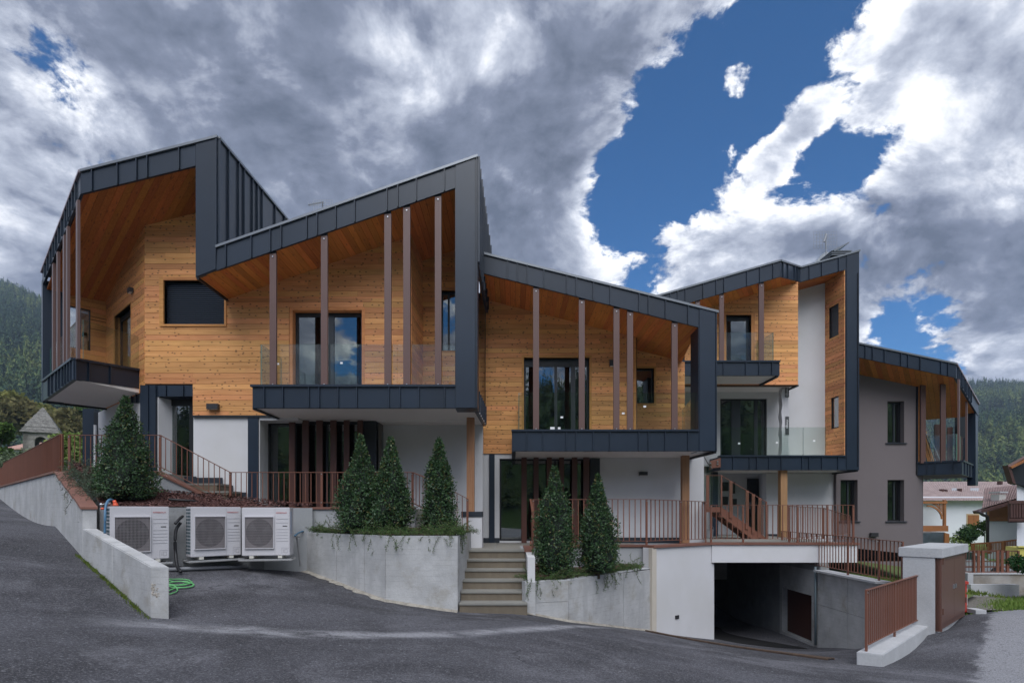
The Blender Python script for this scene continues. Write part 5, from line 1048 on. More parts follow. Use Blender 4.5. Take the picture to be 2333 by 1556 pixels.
box('wall', X(1051, 13.3), X(1098, 13.3), 13.3, 13.9, -1.2, Z(1177, 13.3), plaster, lo); box('plinth_tile', X(1051, 13.3), X(1099, 13.3), 13.28, 13.7, Z(1177, 13.3) + .002, Z(1165, 13.3), tile_dk, lo)
railing('stair_rail', 'rust-brown rail post and handrail at the left head of the entrance stairs', [(X(1052, 12.9) - .35, 12.9, -.45), (X(1065, 12.9), 12.9, -.72)], [1.0, 1.02], .13, posts=[1], bw=.016)
# --- concrete planter left of the stairs
zpl = Z(1221, 10.85); pf = Vector((-2.48, 10.85)); pr = Vector((X(1043, 10.85), 10.85)); pl = Vector((-4.78, 12.65)); pb = Vector((-.95, 12.9)); pbl = Vector((-4.4, 13.0))
pm_ = thing('planter', 'board-marked concrete planter with three cone shrubs left of the stairs', 'planter', (pf.x, pf.y, -1.9))
def panel_wall(root, A, Bq, zt0, zt1, zcuts, tcuts, mat, th=.2, dip=.5, name='concrete_panel'):
    """cast wall from plan point A to Bq made of panels parted by recessed joints"""
    w = Wall(A, Bq); L_ = w.len
    slab('core', w, [(0, min(gzf(A), gzf(Bq)) - dip), (L_, min(gzf(A), gzf(Bq)) - dip), (L_, zt1 - .01), (0, zt0 - .01)], -th, -.012, mat, root)
    ts_ = [0] + list(tcuts) + [L_]
    for a, b in zip(ts_[:-1], ts_[1:]):
        zz = [-9] + list(zcuts) + [9]
        for c, d in zip(zz[:-1], zz[1:]):
            za, zb_ = zt0 + (zt1 - zt0) * a / L_, zt0 + (zt1 - zt0) * b / L_; lo_ = min(gzf(A), gzf(Bq)) - dip
            q = clip(clip([(a + .004, lo_), (b - .004, lo_), (b - .004, zb_), (a + .004, za)], 0, 1, d - .003), 0, -1, -c - .003)
            if area(q) > .004: slab(name, w, q, -.014, random.uniform(-.002, .002), mat, root, bevel=.003)
    return w
panel_wall(pm_, pf, pr, zpl, zpl, [-.91, -1.52], [], conc)
panel_wall(pm_, pl, pf, zpl + .0, zpl, [-.93, -1.5], [1.3, 2.25], conc)
panel_wall(pm_, pl + Vector((.1, .3)), pl, zpl, zpl, [-.93], [], conc)
panel_wall(pm_, pr, pb, zpl, zpl, [-.91, -1.52], [], conc)
for A, Bq in ((pf, pr), (pl, pf), (pr, pb)):
    d_ = (Bq - A).normalized(); nn = Vector((-d_.y, d_.x)) * (.2 if (A + Vector((-d_.y, d_.x))).length > A.length or True else -.2)
    q = [A, Bq, Bq + nn, A + nn]; hexa(q, [zpl - .012] * 4, [zpl + .004] * 4, 'rim', conc_l, pm_)
struct(bed('planter_soil', [(pf.x + .05, pf.y + .15), (pr.x - .15, pr.y + .15), (pb.x - .15, pb.y), (pbl.x, pbl.y), (pl.x + .15, pl.y + .1)], lambda x, y: zpl + .0 + .07 * math.sin(x * 2.1) * .3 + min(.12, (y - 10.9) * .05), mulch_m))
# --- entrance stairs
es = thing('entrance_stairs', 'grey stone entrance stairs between the two concrete planters', 'stairs', (-.36, 10.83, -2.0))
d0, z0_, d1_, z1_ = 10.83, -1.98, 12.5, ZT3; xa_, xb_ = -1.03, .30
for i in range(6):
    zt_ = z0_ + (z1_ - z0_) * (i + 1) / 6; ya = d0 + (d1_ - d0) * i / 5; yb_ = d0 + (d1_ - d0) * (i + 1) / 5 + .1 if i < 5 else ya + .5
    box('riser', xa_, xb_, ya + .02, yb_, -2.7, zt_ - .042, stone_s, es); box('tread', xa_ - .004, xb_ + .004, ya - .005, yb_, zt_ - .04, zt_, stone_t, es, bevel=.004)
tile_g = M('landing_tile', (.235, .22, .19), rough=.7, var=.1, vs=3, orand=.06)
lf = MB().box(xa_, .31, 13.0, W3 + .1, -2.9, ZT3 - .012).prism([Vector((x, y, -2.9)) for x, y in ((.31, 14.25), (3.75, 14.25), (5.3, 15.35), (5.3, W3 + .1), (.31, W3 + .1))], (0, 0, 2.9 + ZT3 - .012)).build('landing', render_g); struct(lf)
for i in range(9):
    for j in range(4):
        x0_, y0_ = xa_ + i * .62, 13.0 + j * .62
        if i < 2 or (y0_ > 14.2 and i < 7): box('floor_tile', x0_ + .004, x0_ + .612, y0_ + .004, y0_ + .612, ZT3 - .012, ZT3, tile_g, lf)
sw_ = thing('stair_wall', 'white stair side wall with brown coping right of the entrance stairs', 'wall', (.38, 12.4, -2))
box('wall', .31, .46, 11.05, 14.1, -2.6, ZT3 - .04, plaster, sw_); box('coping_slab', .28, .5, 12.45, 14.0, ZT3 - .038, ZT3 + .02, cop_m, sw_)
railing('stair_rail', 'rust-brown flat rail post running down the right side of the entrance stairs', [(X(1213.8, 12.3), 12.3, ZT3 - .6), (X(1213.8, 12.3) + .01, 14.1, ZT3 + .02)], [1.45, 1.17], .9, posts=[0], bw=.016)
# --- planter right of the stairs
q0, q1, q2, q3 = Vector((X(1197, 11.0), 11.0)), Vector((1.15, 11.3)), Vector((X(1482, 13.7), 13.72)), Vector((.46, 14.0)); zq0 = -1.40; zq2 = -1.44
rp_ = thing('planter', 'board-marked concrete planter with two cone shrubs right of the stairs', 'planter', (q1.x, q1.y, -2.3))
panel_wall(rp_, q0, q1, zq0, zq0, [-1.83], [], conc); panel_wall(rp_, q1, q2, zq0, zq2, [-1.83, -2.35], [2.1], conc); panel_wall(rp_, q0 + Vector((.0, 1.2)), q0, zq0, zq0, [-1.83], [], conc)
for A, Bq in ((q0, q1), (q1, q2)):
    d_ = (Bq - A).normalized(); nn = Vector((-d_.y, d_.x)) * .2; hexa([A, Bq, Bq + nn, A + nn], [zq0 - .012] * 4, [zq0 + .004] * 4, 'rim', conc_l, rp_)
struct(bed('planter_soil', [(q0.x + .06, q0.y + .12), (q1.x - .02, q1.y + .16), (q2.x - .1, q2.y + .2), (3.4, 14.2), (.46, 14.2)], lambda x, y: zq0 + .03 + .05 * math.sin(x * 3), mulch_m))
# --- terrace front wall behind the right planter, garage wall and beam
G0, G1 = Vector((X(1486, 13.7), 13.7)), Vector((X(1627, 15.1), 15.1)); ZB = Z(1281, 15.0)
gw = thing('garage_wall', 'white rendered wall with brown coping left of the garage opening', 'wall', (G0.x, G0.y, -3))
box('terrace_front', .46, G0.x + .05, 14.1, 14.25, -2.2, ZT3 - .04, render_g, gw)
GWl = Wall(G0, G1); slab('wall', GWl, [(0, -4.2), (GWl.len, -4.2), (GWl.len, ZT3 - .03), (0, ZT3 - .03)], -.3, 0, plaster, gw)
slab('corner_strip', Wall(G0 + Vector((-.02, -.02)), G0 + Vector((.11, .06))), [(0, -4), (.15, -4), (.15, ZT3 - .03), (0, ZT3 - .03)], -.1, .02, M('beige_strip', (.52, .47, .40), rough=.9, var=.08), gw)
tv, zv = GWl.tz(1542, 1405); slab('vent', GWl, [(tv - .07, zv - .045), (tv + .07, zv - .045), (tv + .07, zv + .045), (tv - .07, zv + .045)], 0, .02, lamp_m, gw)
cop_run(gw, (.46, ZT3 - .03), (G0.x - .02, ZT3 - .03), 4, 14.1, .3)
for i in range(2):
    A, Bq = G0.lerp(G1, i / 2), G0.lerp(G1, (i + 1) / 2 - .002) + (Vector((.06, .04)) if i else Vector((0, 0))); d_ = (G1 - G0).normalized(); nn = Vector((-d_.y, d_.x)); hexa([A - nn * .05, Bq - nn * .05, Bq + nn * .3, A + nn * .3], [ZT3 - .028] * 4, [ZT3 + .03] * 4, 'coping_slab', cop_m, gw)
gb = thing('garage_beam', 'white beam with brown coping spanning the dark garage opening', 'beam', (X(1627, 15), 15.0, ZB))
box('beam', X(1622, 15.0), X(1955, 15.0), 15.0, 15.35, ZB, ZT3 - .03, plaster, gb); cop_run(gb, (X(1618, 15.0), ZT3 - .03), (X(1958, 15.0), ZT3 - .03), 5, 15.0, .4)
struct(box('terrace_deck', 5.3, X(1955, 15.0), 15.3, 21.3, ZB + .1, ZT3 - .004, stone_t))
# garage interior
gi = thing('garage', 'dark underground garage below the white beam', 'garage', (7, 16, -3.9))
XWR = 8.2
gar_m = M('garage_shade', (.005, .005, .005), rough=1, spec=0); box('side_wall', 5.0, 5.25, 15.2, 24, -5, ZB + .05, gar_m, gi); box('back_wall', 5.0, 12, 24, 24.2, -5.5, ZB + .05, gar_m, gi); box('ceiling', 5.0, 12.0, 15.4, 24, ZB + .0, ZB + .1, gar_m, gi)  # near-black colour puts the garage's deep shade into its walls and ceiling
struct(MB().prism([Vector((4.9, 14.6, float(gz(4.9, 14.6)) - .03)), Vector((5.3, 15.0, -3.5)), Vector((8.3, 15.0, -3.74)), Vector((8.3, 24, -4.6)), Vector((5.0, 24, -4.6))], (0, 0, -.1)).build('garage_floor', M('garage_floor', (.02, .02, .021), rough=.9, spec=.1)))  # floor colour darkened to stand for the shade inside
# --- retaining wall right of the ramp
rr = thing('retaining_wall', 'stained concrete wall on the right of the garage ramp', 'wall', (XWR, 13, -3.5))
RWl = Wall((XWR, 24.0), (XWR + .13, 12.35)); zt_a, zt_b = -1.60, -1.63
tdo, tdi = RWl.t(1849), RWl.t(1783)
holed('core', RWl, [(0, -5.2), (RWl.len, -5.2), (RWl.len, zt_b), (24 - 14.9, zt_a), (24 - 14.95, ZB), (0, ZB)], [(min(tdo, tdi), max(tdo, tdi), RWl.tz(1815, 1450)[1], RWl.tz(1815, 1347)[1])], -.25, -.012, conc_d, rr)
for a, b in ((6.9, 8.99), (9.0, 10.3), (10.31, RWl.len)):
    for c, d in ((-5, -2.52), (-2.51, -1.62)):
        q = cut_holes([[(a, c), (b - .006, c), (b - .006, d), (a, d)]], [(min(tdo, tdi), max(tdo, tdi), RWl.tz(1815, 1450)[1], RWl.tz(1815, 1347)[1])])
        for k in q: slab('concrete_panel', RWl, k, -.013, 0, conc, rr)
slab('metal_door', RWl, [(min(tdo, tdi), RWl.tz(1815, 1450)[1]), (max(tdo, tdi), RWl.tz(1815, 1450)[1]), (max(tdo, tdi), RWl.tz(1815, 1347)[1]), (min(tdo, tdi), RWl.tz(1815, 1347)[1])], -.2, -.15, M('brown_door', (.06, .022, .015), rough=.6), rr)
MB().tube([RWl.pt(RWl.t(1863), -1.5, .06), RWl.pt(RWl.t(1863), -3.62, .06)], .03, 8).build('downpipe', M('pipe_teal', (.12, .16, .18), rough=.4), rr, smooth=True)
box('top_edge', XWR - .06, XWR + .32, 12.4, 14.95, -1.618, -1.57, conc_l, rr)
struct(mk('lawn_bank', [(XWR + .25, 12.0, -1.75), (XWR + .3, 14.9, -1.66), (XWR + .2, 19.5, -1.3), (14.5, 20.4, -2.0), (13.5, 16, -2.35), (10.4, 13.0, -2.2)], [(0, 1, 5), (1, 4, 5), (1, 3, 4), (1, 2, 3)], M('lawn', (.085, .115, .03), rough=.95, var=.4, vs=9, bump=.5, bs=30)))
# --- kerb and railing in front of the ramp
kb = thing('kerb', 'pale concrete kerb under the rust-brown railing at the ramp mouth', 'kerb', (6, 9, -2.5))
k0, k1 = Vector((X(1951, 9.05), 9.05)), Vector((X(2011, 8.85), 8.85)); k2, k3 = Vector((X(2117, 11.3), 11.25)), Vector((X(2078, 11.5), 11.5)); zk = -2.29
hexa([k0, k1, k2, k3], [-2.9] * 4, [zk] * 4, 'kerb', conc_l, kb, .012)
ra = k0.lerp(k1, .45) + Vector((.05, .12)); rb = Vector((X(2090.5, 11.2), 11.2))
railing('kerb_railing', 'rust-brown railing standing on the pale concrete kerb beside the ramp', [(ra.x, ra.y, zk), ((ra.x + rb.x) / 2, (ra.y + rb.y) / 2, zk), (rb.x, rb.y, zk)], [1.0, 1.0, 1.0], .105, bw=.03, mat=rust)
# --- concrete service cabinet
cabt = -.731; cF, cR, cL = Vector((8.48, 10.9)), Vector((10.4, 12.6)), Vector((7.94, 11.37)); cB = cL + (cR - cF)
cb_ = thing('utility_cabinet', 'concrete utility cabinet with brown steel doors and thick concrete lid', 'cabinet', (cF.x, cF.y, -2.4))
u_, v_ = (cR - cF).normalized(), (cL - cF).normalized()
def ins(a, b, c, d): return [cF + u_ * a + v_ * c, cF + u_ * b + v_ * c, cF + u_ * b + v_ * d, cF + u_ * a + v_ * d]
LN, WD = (cR - cF).length, (cL - cF).length
hexa(ins(-.0, LN, -.0, WD), [cabt - .19] * 4, [cabt] * 4, 'lid', conc_l, cb_, .01)
hexa(ins(.02, LN - .1, .12, WD - .07), [-2.8] * 4, [cabt - .19] * 4, 'body', conc_l, cb_, .006)
hexa(ins(.05, LN - .1, .05, .13), [-2.36] * 4, [cabt - .2] * 4, 'door_frame', rust_dk, cb_)
for i, (a, b) in enumerate(((.12, 1.22), (1.23, LN - .2))):
    dd = hexa(ins(a, b, .025, .05), [-2.24] * 4, [cabt - .27] * 4, 'door', rust_dk, cb_); 
    hexa(ins(b - .12 if i == 0 else a + .06, b - .07 if i == 0 else a + .11, .0, .025), [-1.62] * 4, [-1.53] * 4, 'lock', steel, dd)
    for zz in (-2.05, -1.05): hexa(ins(a - .0 if i == 0 else b - .03, a + .03 if i == 0 else b, .0, .026), [zz] * 4, [zz + .12] * 4, 'hinge', rust_dk, dd)
hexa(ins(.05, .12, .02, .14), [-2.38] * 4, [cabt - .2] * 4, 'corner_post', rust_dk, cb_)
hexa(ins(-.012, .0, .2, .6), [-2.75] * 4, [-2.74] * 4, 'joint', conc_d, cb_)
# --- red hydrant box and pale slab behind
hb = thing('hydrant_box', 'red metal hydrant box behind the utility cabinet', 'hydrant box', (11.0, 13.2, -2.4))
redm = M('red_paint', (.42, .045, .030), rough=.45, var=.08); hx0, hx1 = X(2192, 13.0), X(2212.5, 13.0); zhb = Z(1330, 13.0)
MB().prism([Vector((hx0, 13.0, -2.36)), Vector((hx1 - .1, 13.0, -2.36)), Vector((hx1, 13.25, -2.36)), Vector((hx0, 13.4, -2.36))], (0, 0, zhb + 2.36)).build('body', redm, hb)
MB().prism([Vector((hx0, 12.97, zhb)), Vector((hx1 - .08, 12.97, zhb)), Vector((hx1 + .03, 13.25, zhb)), Vector((hx0, 13.42, zhb))], (0, 0, .06)).build('lid', redm, hb)
MB().prism([Vector((hx1 - .095, 13.0, -2.2)), Vector((hx1 + .004, 13.24, -2.2)), Vector((hx1 + .004, 13.24, zhb - .1)), Vector((hx1 - .095, 13.0, zhb - .1))], (.006, -.003, 0)).build('glazed_door', white_p, hb)
ps = box('paving_slab', X(2211, 12.9), X(2235, 12.9), 12.75, 13.05, -2.36, -2.27, conc_l); tag(ps, 'small loose pale slab on the ground by the red box', 'slab')
# --- drain grate across the ramp mouth
dg = thing('drain_grate', 'long rusty slot drain grate across the top of the garage ramp', 'drain', (4.5, 11.5, -2.8))
ga, gb_ = Vector((X(1478, 13.35), 13.35)), Vector((X(1893, 9.55), 9.55)); gd = (gb_ - ga).normalized(); gs = Vector((-gd.y, gd.x)); Lg = (gb_ - ga).length; grm = M('rusty_grate', (.10, .065, .045), rough=.7, var=.3, vs=8)
for s_ in (-.105, .105):
    for i in range(6):
        a, b = ga + gd * (Lg * i / 6) + gs * s_, ga + gd * (Lg * (i + 1) / 6) + gs * s_; bar('edge_bar', (a.x, a.y, float(gz(a.x, a.y)) + .02), (b.x, b.y, float(gz(b.x, b.y)) + .02), .025, .03, grm, dg)
for i in range(int(Lg / .045)):
    c = ga + gd * (i * .045 + .02); a, b = c - gs * .10, c + gs * .10; bar('grate_bar', (a.x, a.y, float(gz(a.x, a.y)) + .02), (b.x, b.y, float(gz(b.x, b.y)) + .02), .02, .02, grm, dg)
mbx = MB()
for i in range(12):
    a, b = ga + gd * (Lg * i / 12), ga + gd * (Lg * (i + 1) / 12); pts = [a - gs * .11, b - gs * .11, b + gs * .11, a + gs * .11]; mbx.add([Vector((p.x, p.y, float(gz(p.x, p.y)) + .012)) for p in pts], [(0, 1, 2, 3)])
mbx.build('channel', metal_dk, dg)
# --- pale grit washed up along the foot of the planters
grit = M('pale_grit', (.30, .275, .235), rough=.95, var=.3, vs=6, var2=.25, vs2=50, bump=.5, bs=60)
def foot_strip(pts, seed, w=.12):
    r = random.Random(seed); L_ = []; R__ = []
    for a, b in zip(pts[:-1], pts[1:]):
        d_ = (b - a); n_ = max(2, int(d_.length / .12)); s = Vector((d_.y, -d_.x)).normalized(); s = s if s.dot(-a) > 0 else -s
        for i in range(n_ + 1): p = a.lerp(b, i / n_); q = p + s * w * r.uniform(.25, 1.0); L_.append(Vector((p.x, p.y, float(gz(p.x, p.y)) + .05))); R__.append(Vector((q.x, q.y, float(gz(q.x, q.y)) + .004)))
    n_ = len(L_); struct(mk('grit_strip', L_ + R__, [(i, i + 1, n_ + i + 1, n_ + i) for i in range(n_ - 1)], grit))
foot_strip([pl, pf, pr], 1, .16); foot_strip([q0, q1, q2], 2, .10)
# --- railings on the right terraces
zr_ = ZT3 + .03
railing('terrace_railing', 'rust-brown railing along the terrace edge above the right planter and white garage wall', [(X(1215, 14.15), 14.15, zr_), (X(1473, 13.95), 13.95, zr_), (X(1550, 14.5), 14.5, zr_), (X(1608, 15.05), 15.05, zr_), (X(1606, 15.5) , 15.6, zr_)], [1.15, 1.15, 1.13, 1.11, 1.11], .142, bw=.024)
railing('terrace_railing', 'rust-brown railing on the white beam over the garage opening', [(X(1620, 15.1), 15.1, zr_), (X(1693, 15.1), 15.1, zr_), (X(1817, 15.1), 15.1, zr_), (X(1885, 15.1), 15.1, zr_), (X(1944, 15.1), 15.1, zr_)], [1.02] * 5, .135, bw=.022)
railing('terrace_railing', 'rust-brown railing running back from the beam beside the tan post', [(X(1798, 15.3), 15.3, zr_), (X(1885, 16.8), 17.0, zr_), (X(1940, 18.5), 18.6, zr_)], [1.0, .95, .7], .13, bw=.022)
railing('ramp_railing', 'rust-brown railing on the concrete wall above the ramp, in front of the lawn', [(XWR + .1, 17.0, -1.55), (XWR + .12, 13.7, -1.57), (XWR + .16, 12.6, -1.59), (XWR + .2, 11.9, -1.6)], [.95] * 4, .125, bw=.022)
# --- hose, wrapped column, bucket, plank, ladder
wr_ = thing('wrapped_column', 'white column wrapped in printed dotted film on the lower right balcony', 'column', (X(1789, 18.9), 18.9, zq))
filmm = M('dotted_film', (.62, .60, .62), rough=.5, var=.06, vs=8); Dw = 18.9
mb = MB(); pr_ = [(-.13, 0), (-.135, .5), (-.12, 1.0), (-.125, 1.7), (-.115, 2.34)]; pts = []
zc0 = zq + .03; zc1 = zb4 - .01; xm_ = X(1789, Dw)
rings = []
for i in range(13):
    k = i / 12; z = zc0 + (zc1 - zc0) * k; r_ = .115 + .012 * math.sin(i * 1.9) + (.03 if i == 0 else 0); rings.append([Vector((xm_ + sx * r_ + .012 * math.sin(i * 2.3 + sy), Dw + sy * .11 + .11, z)) for sx, sy in ((-1, -1), (1, -1), (1, 1), (-1, 1))])
v = [p for r_ in rings for p in r_]; f = [(i * 4 + k, i * 4 + (k + 1) % 4, i * 4 + 4 + (k + 1) % 4, i * 4 + 4 + k) for i in range(12) for k in range(4)]
mk('film', v, f, filmm, wr_)
blk = M('film_print', (.06, .06, .065), rough=.5)
for (y0, y1) in ((882, 905), (949, 990)):
    zz0, zz1 = Z(y1, Dw), Z(y0, Dw); lb = box('printed_label', xm_ + .0, xm_ + .12, Dw - .02, Dw - .008, zz0, zz1, blk, wr_)
    mw = Matrix.Translation((xm_ + .028, Dw - .024, zz1 - .1 if y0 > 900 else zz1 - .01)) @ Euler((R(90), R(90), 0)).to_matrix().to_4x4()
    text_mesh('label_text', 'riwega', .115, white_p, lb, mw)
dots = MB()
for i in range(30):
    z = zc0 + .05 + i * (zc1 - zc0 - .1) / 30
    for j in range(3): dots.box(xm_ - .03 + j * .05, xm_ - .02 + j * .05, Dw - .016, Dw - .012, z, z + .012)
dots.build('print_dots', blk, wr_)
bk_ = thing('bucket', 'white plastic bucket by the foot of the steel staircase', 'bucket', (X(1616, 18.6), 18.6, ZT3))
mb = MB(); cxb = X(1616, 18.6)
mb.tube([(cxb, 18.6, ZT3), (cxb, 18.6, ZT3 + .26)], [.115, .135], 20); mb.build('body', white_p, bk_, smooth=False)
MB().tube([(cxb, 18.6, ZT3 + .25), (cxb, 18.6, ZT3 + .275)], .145, 20).build('rim', white_p, bk_)
MB().tube([(cxb + .14 * math.cos(a), 18.6 - .03, ZT3 + .26 + .16 * math.sin(a)) for a in [k * math.pi / 8 for k in range(9)]], .006, 6).build('handle', steel, bk_)
pk_ = MB().bar((X(1892.5, 19.3), 19.2, zq), (X(1895.5, 19.4), 19.45, Z(1000, 19.4)), .09, .03, up=(0, 1, 0)).build('timber_plank', trim_m); tag(pk_, 'short pale board leaning on larch wall of the lower right balcony', 'plank')
ld = thing('ladder', 'aluminium ladder leaning in the corner loggia at the far right', 'ladder', (X(2140, 20.6), 20.6, zc5t)); alu = M('aluminium', (.55, .56, .57), rough=.35, metal=.8)
la0, la1, lb0, lb1 = P(2143, 1051, 20.6), P(2108, 968, 20.9), P(2131, 1051, 20.8), P(2103, 970, 21.1)
bar('rail', la0, la1, .05, .03, alu, ld); bar('rail', lb0, lb1, .05, .03, alu, ld)
for i in range(1, 8): bar('rung', la0.lerp(la1, i / 8), lb0.lerp(lb1, i / 8), .03, .03, alu, ld)
for i in range(4):
    o = MB().bar(P(2115 + i * 4, 1052, 20.9), P(2100 + i * 3, 1000 - i * 6, 21.2), .05, .02).build('timber_batten', trim_m); tag(o, ['leftmost thin timber batten leaning behind the ladder in the corner loggia', 'second thin timber batten from the left behind the loggia ladder', 'third thin timber batten from the left behind the loggia ladder', 'rightmost thin timber batten close behind the loggia ladder'][i], 'batten', 'battens behind the ladder')
# --- steel staircase of the tall house
ss = thing('steel_staircase', 'rust-brown steel staircase with glass guard climbing to the lower right balcony', 'staircase', (X(1745, 18.2), 18.2, ZT3))
Ds = 17.6; Fs = front(Ds); pA, pB = Fs.tz(1641, 1160), Fs.tz(1748, 1233)
for yy in (Ds, Ds + .85):
    off = Vector((0, yy - Ds, 0)); slab('stringer', front(yy), [(pA[0], pA[1] + .1), (pB[0], pB[1] + .09), (pB[0], pB[1] - .1), (pB[0] - .25, pB[1] - .1), (pA[0], pA[1] - .18)], -.012, 0, rust, ss)
nst = 6
for i in range(nst):
    k = (i + .5) / nst; x = pA[0] + (pB[0] - pA[0]) * k; z = pA[1] + (pB[1] - pA[1]) * k + .0; box('tread', x - .16, x + .16, Ds + .015, Ds + .84, z - .04, z, rust, ss)
zla = pA[1] + .08; box('landing', X(1606, Ds), pA[0], Ds - .02, Ds + 1.9, zla - .17, zla, rust, ss)
xw0, xw1 = X(1568, 18.6), X(1593, 18.6); ztop = zq
for i in range(9):
    k = (i + 1) / 9; z = zla + (ztop - zla) * k; y = 18.2 + k * 1.5; tr_ = box('wood_tread', X(1570, y), X(1598 - i * .8, y), y, y + .26, z - .045, z, trim_m, ss)
for yy in (1570, 1600): MB().bar((X(yy, 18.2), 18.15, zla), (X(yy, 19.7), 19.75, ztop), .03, .22).build('stringer', rust, ss)
MB().prism([P(1618, 1050, 18.3), P(1642, 1043, 18.3), P(1642, 1064, 18.3), P(1625, 1066, 18.3), P(1616, 1071, 18.3)], (0, .04, 0)).build('bracket_plate', rust, ss)
for px, py in ((1618.5, 1055), (1618.5, 1063), (1635, 1051), (1635, 1057)): bar('bolt', P(px, py, 18.29), P(px, py, 18.26), .05, .05, steel, ss)
MB().bar(P(1603, 1039, 18.2), P(1623, 1072, 18.2), .02, .02).build('cable_brace', frame_m, ss)
U1 = Vector((0, 0, 1)); rA_, rB_ = Fs.tz(1643, 1083), Fs.tz(1745, 1143)
bar('handrail', Fs.pt(*rA_), Fs.pt(*rB_), .045, .015, rust, ss); bar('handrail', P(1592, 1083, Ds), Fs.pt(*rA_), .045, .015, rust, ss)
for px0, px1 in ((1661, 1668), (1698, 1705), (1712, 1719), (1727, 1734)):
    a, b = X(px0, Ds), X(px1, Ds); m_ = (a + b) / 2; k = (m_ - pA[0]) / (pB[0] - pA[0]); kr = (m_ - rA_[0]) / (rB_[0] - rA_[0])
    box('wide_baluster', a, b, Ds - .035, Ds - .015, pA[1] + (pB[1] - pA[1]) * k - .05, rA_[1] + (rB_[1] - rA_[1]) * kr, rust, ss)
for px in (1592, 1608): box('wide_baluster', X(px, Ds), X(px + 7, Ds), Ds - .035, Ds - .015, zla - .1, Z(1083, Ds), rust, ss)
for px in (1643, 1745): MB().bar((X(px, Ds), Ds - .02, Z(1171 if px < 1700 else 1232, Ds)), (X(px, Ds), Ds - .02, Z(1082 if px < 1700 else 1142, Ds)), .04, .04).build('post', rust, ss)
mk('glass_panel', [Fs.pt(pA[0] + .05, pA[1] + .12, .05), Fs.pt(pB[0] - .05, pB[1] + .14, .05), Fs.pt(rB_[0] - .05, rB_[1] - .03, .05), Fs.pt(rA_[0] + .05, rA_[1] - .05, .05)], [(0, 1, 2, 3)], bal_g, ss)
pane(ss, (X(1600, Ds), Ds - .01, zla), (X(1642, Ds), Ds - .01, zla), Z(1084, Ds) - zla)
MB().prism([P(1592, 1063, 18.25), P(1622, 1055, 18.25), P(1622, 1158, 18.25), P(1592, 1158, 18.25)], (0, .012, 0)).build('glass_panel', bal_g, ss)
# --- TV aerials
def aerial(label, px, py_base, py_top, D, s, flip=1):
    r = thing('tv_aerial', label, 'aerial', P(px, py_base, D)); x = X(px, D); b, t_ = Z(py_base, D), Z(py_top, D); al = steel if False else M('aerial_grey', (.30, .31, .33), rough=.5, metal=.3)
    MB().tube([(x, D, b), (x, D, t_)], .02, 6).build('mast', al, r); h = s
    g = MB()
    for i in range(9): xx = x - h * .55 + i * h * 1.1 / 8; g.bar((xx, D + .05, t_ - h * .68), (xx, D + .05, t_ + h * .12), .006, .006)
    for j in range(6): zz = t_ - h * .68 + j * h * .8 / 5; g.bar((x - h * .55, D + .05, zz), (x + h * .55, D + .05, zz), .006, .006)
    g.build('reflector_grid', al, r); a0 = Vector((x + .02, D, t_ - .03)); a1 = Vector((x - h * .45 * flip, D - .5, t_ - h * .72)); MB().bar(a0, a1, .04, .04).build('boom', al, r)
    for i in range(7): c = a0.lerp(a1, .15 + i * .13); bar('director', c + Vector((-.05, 0, .05)), c + Vector((.05, 0, -.05)), .012, .012, al, r)
aerial('grid tv aerial on a mast beside the chimney cowl of the tall house', 1882, 585, 532, 20.4, .78); aerial('small grid tv aerial peeking over the second gable of the left house', 735, 480, 459, 17.5, .55)
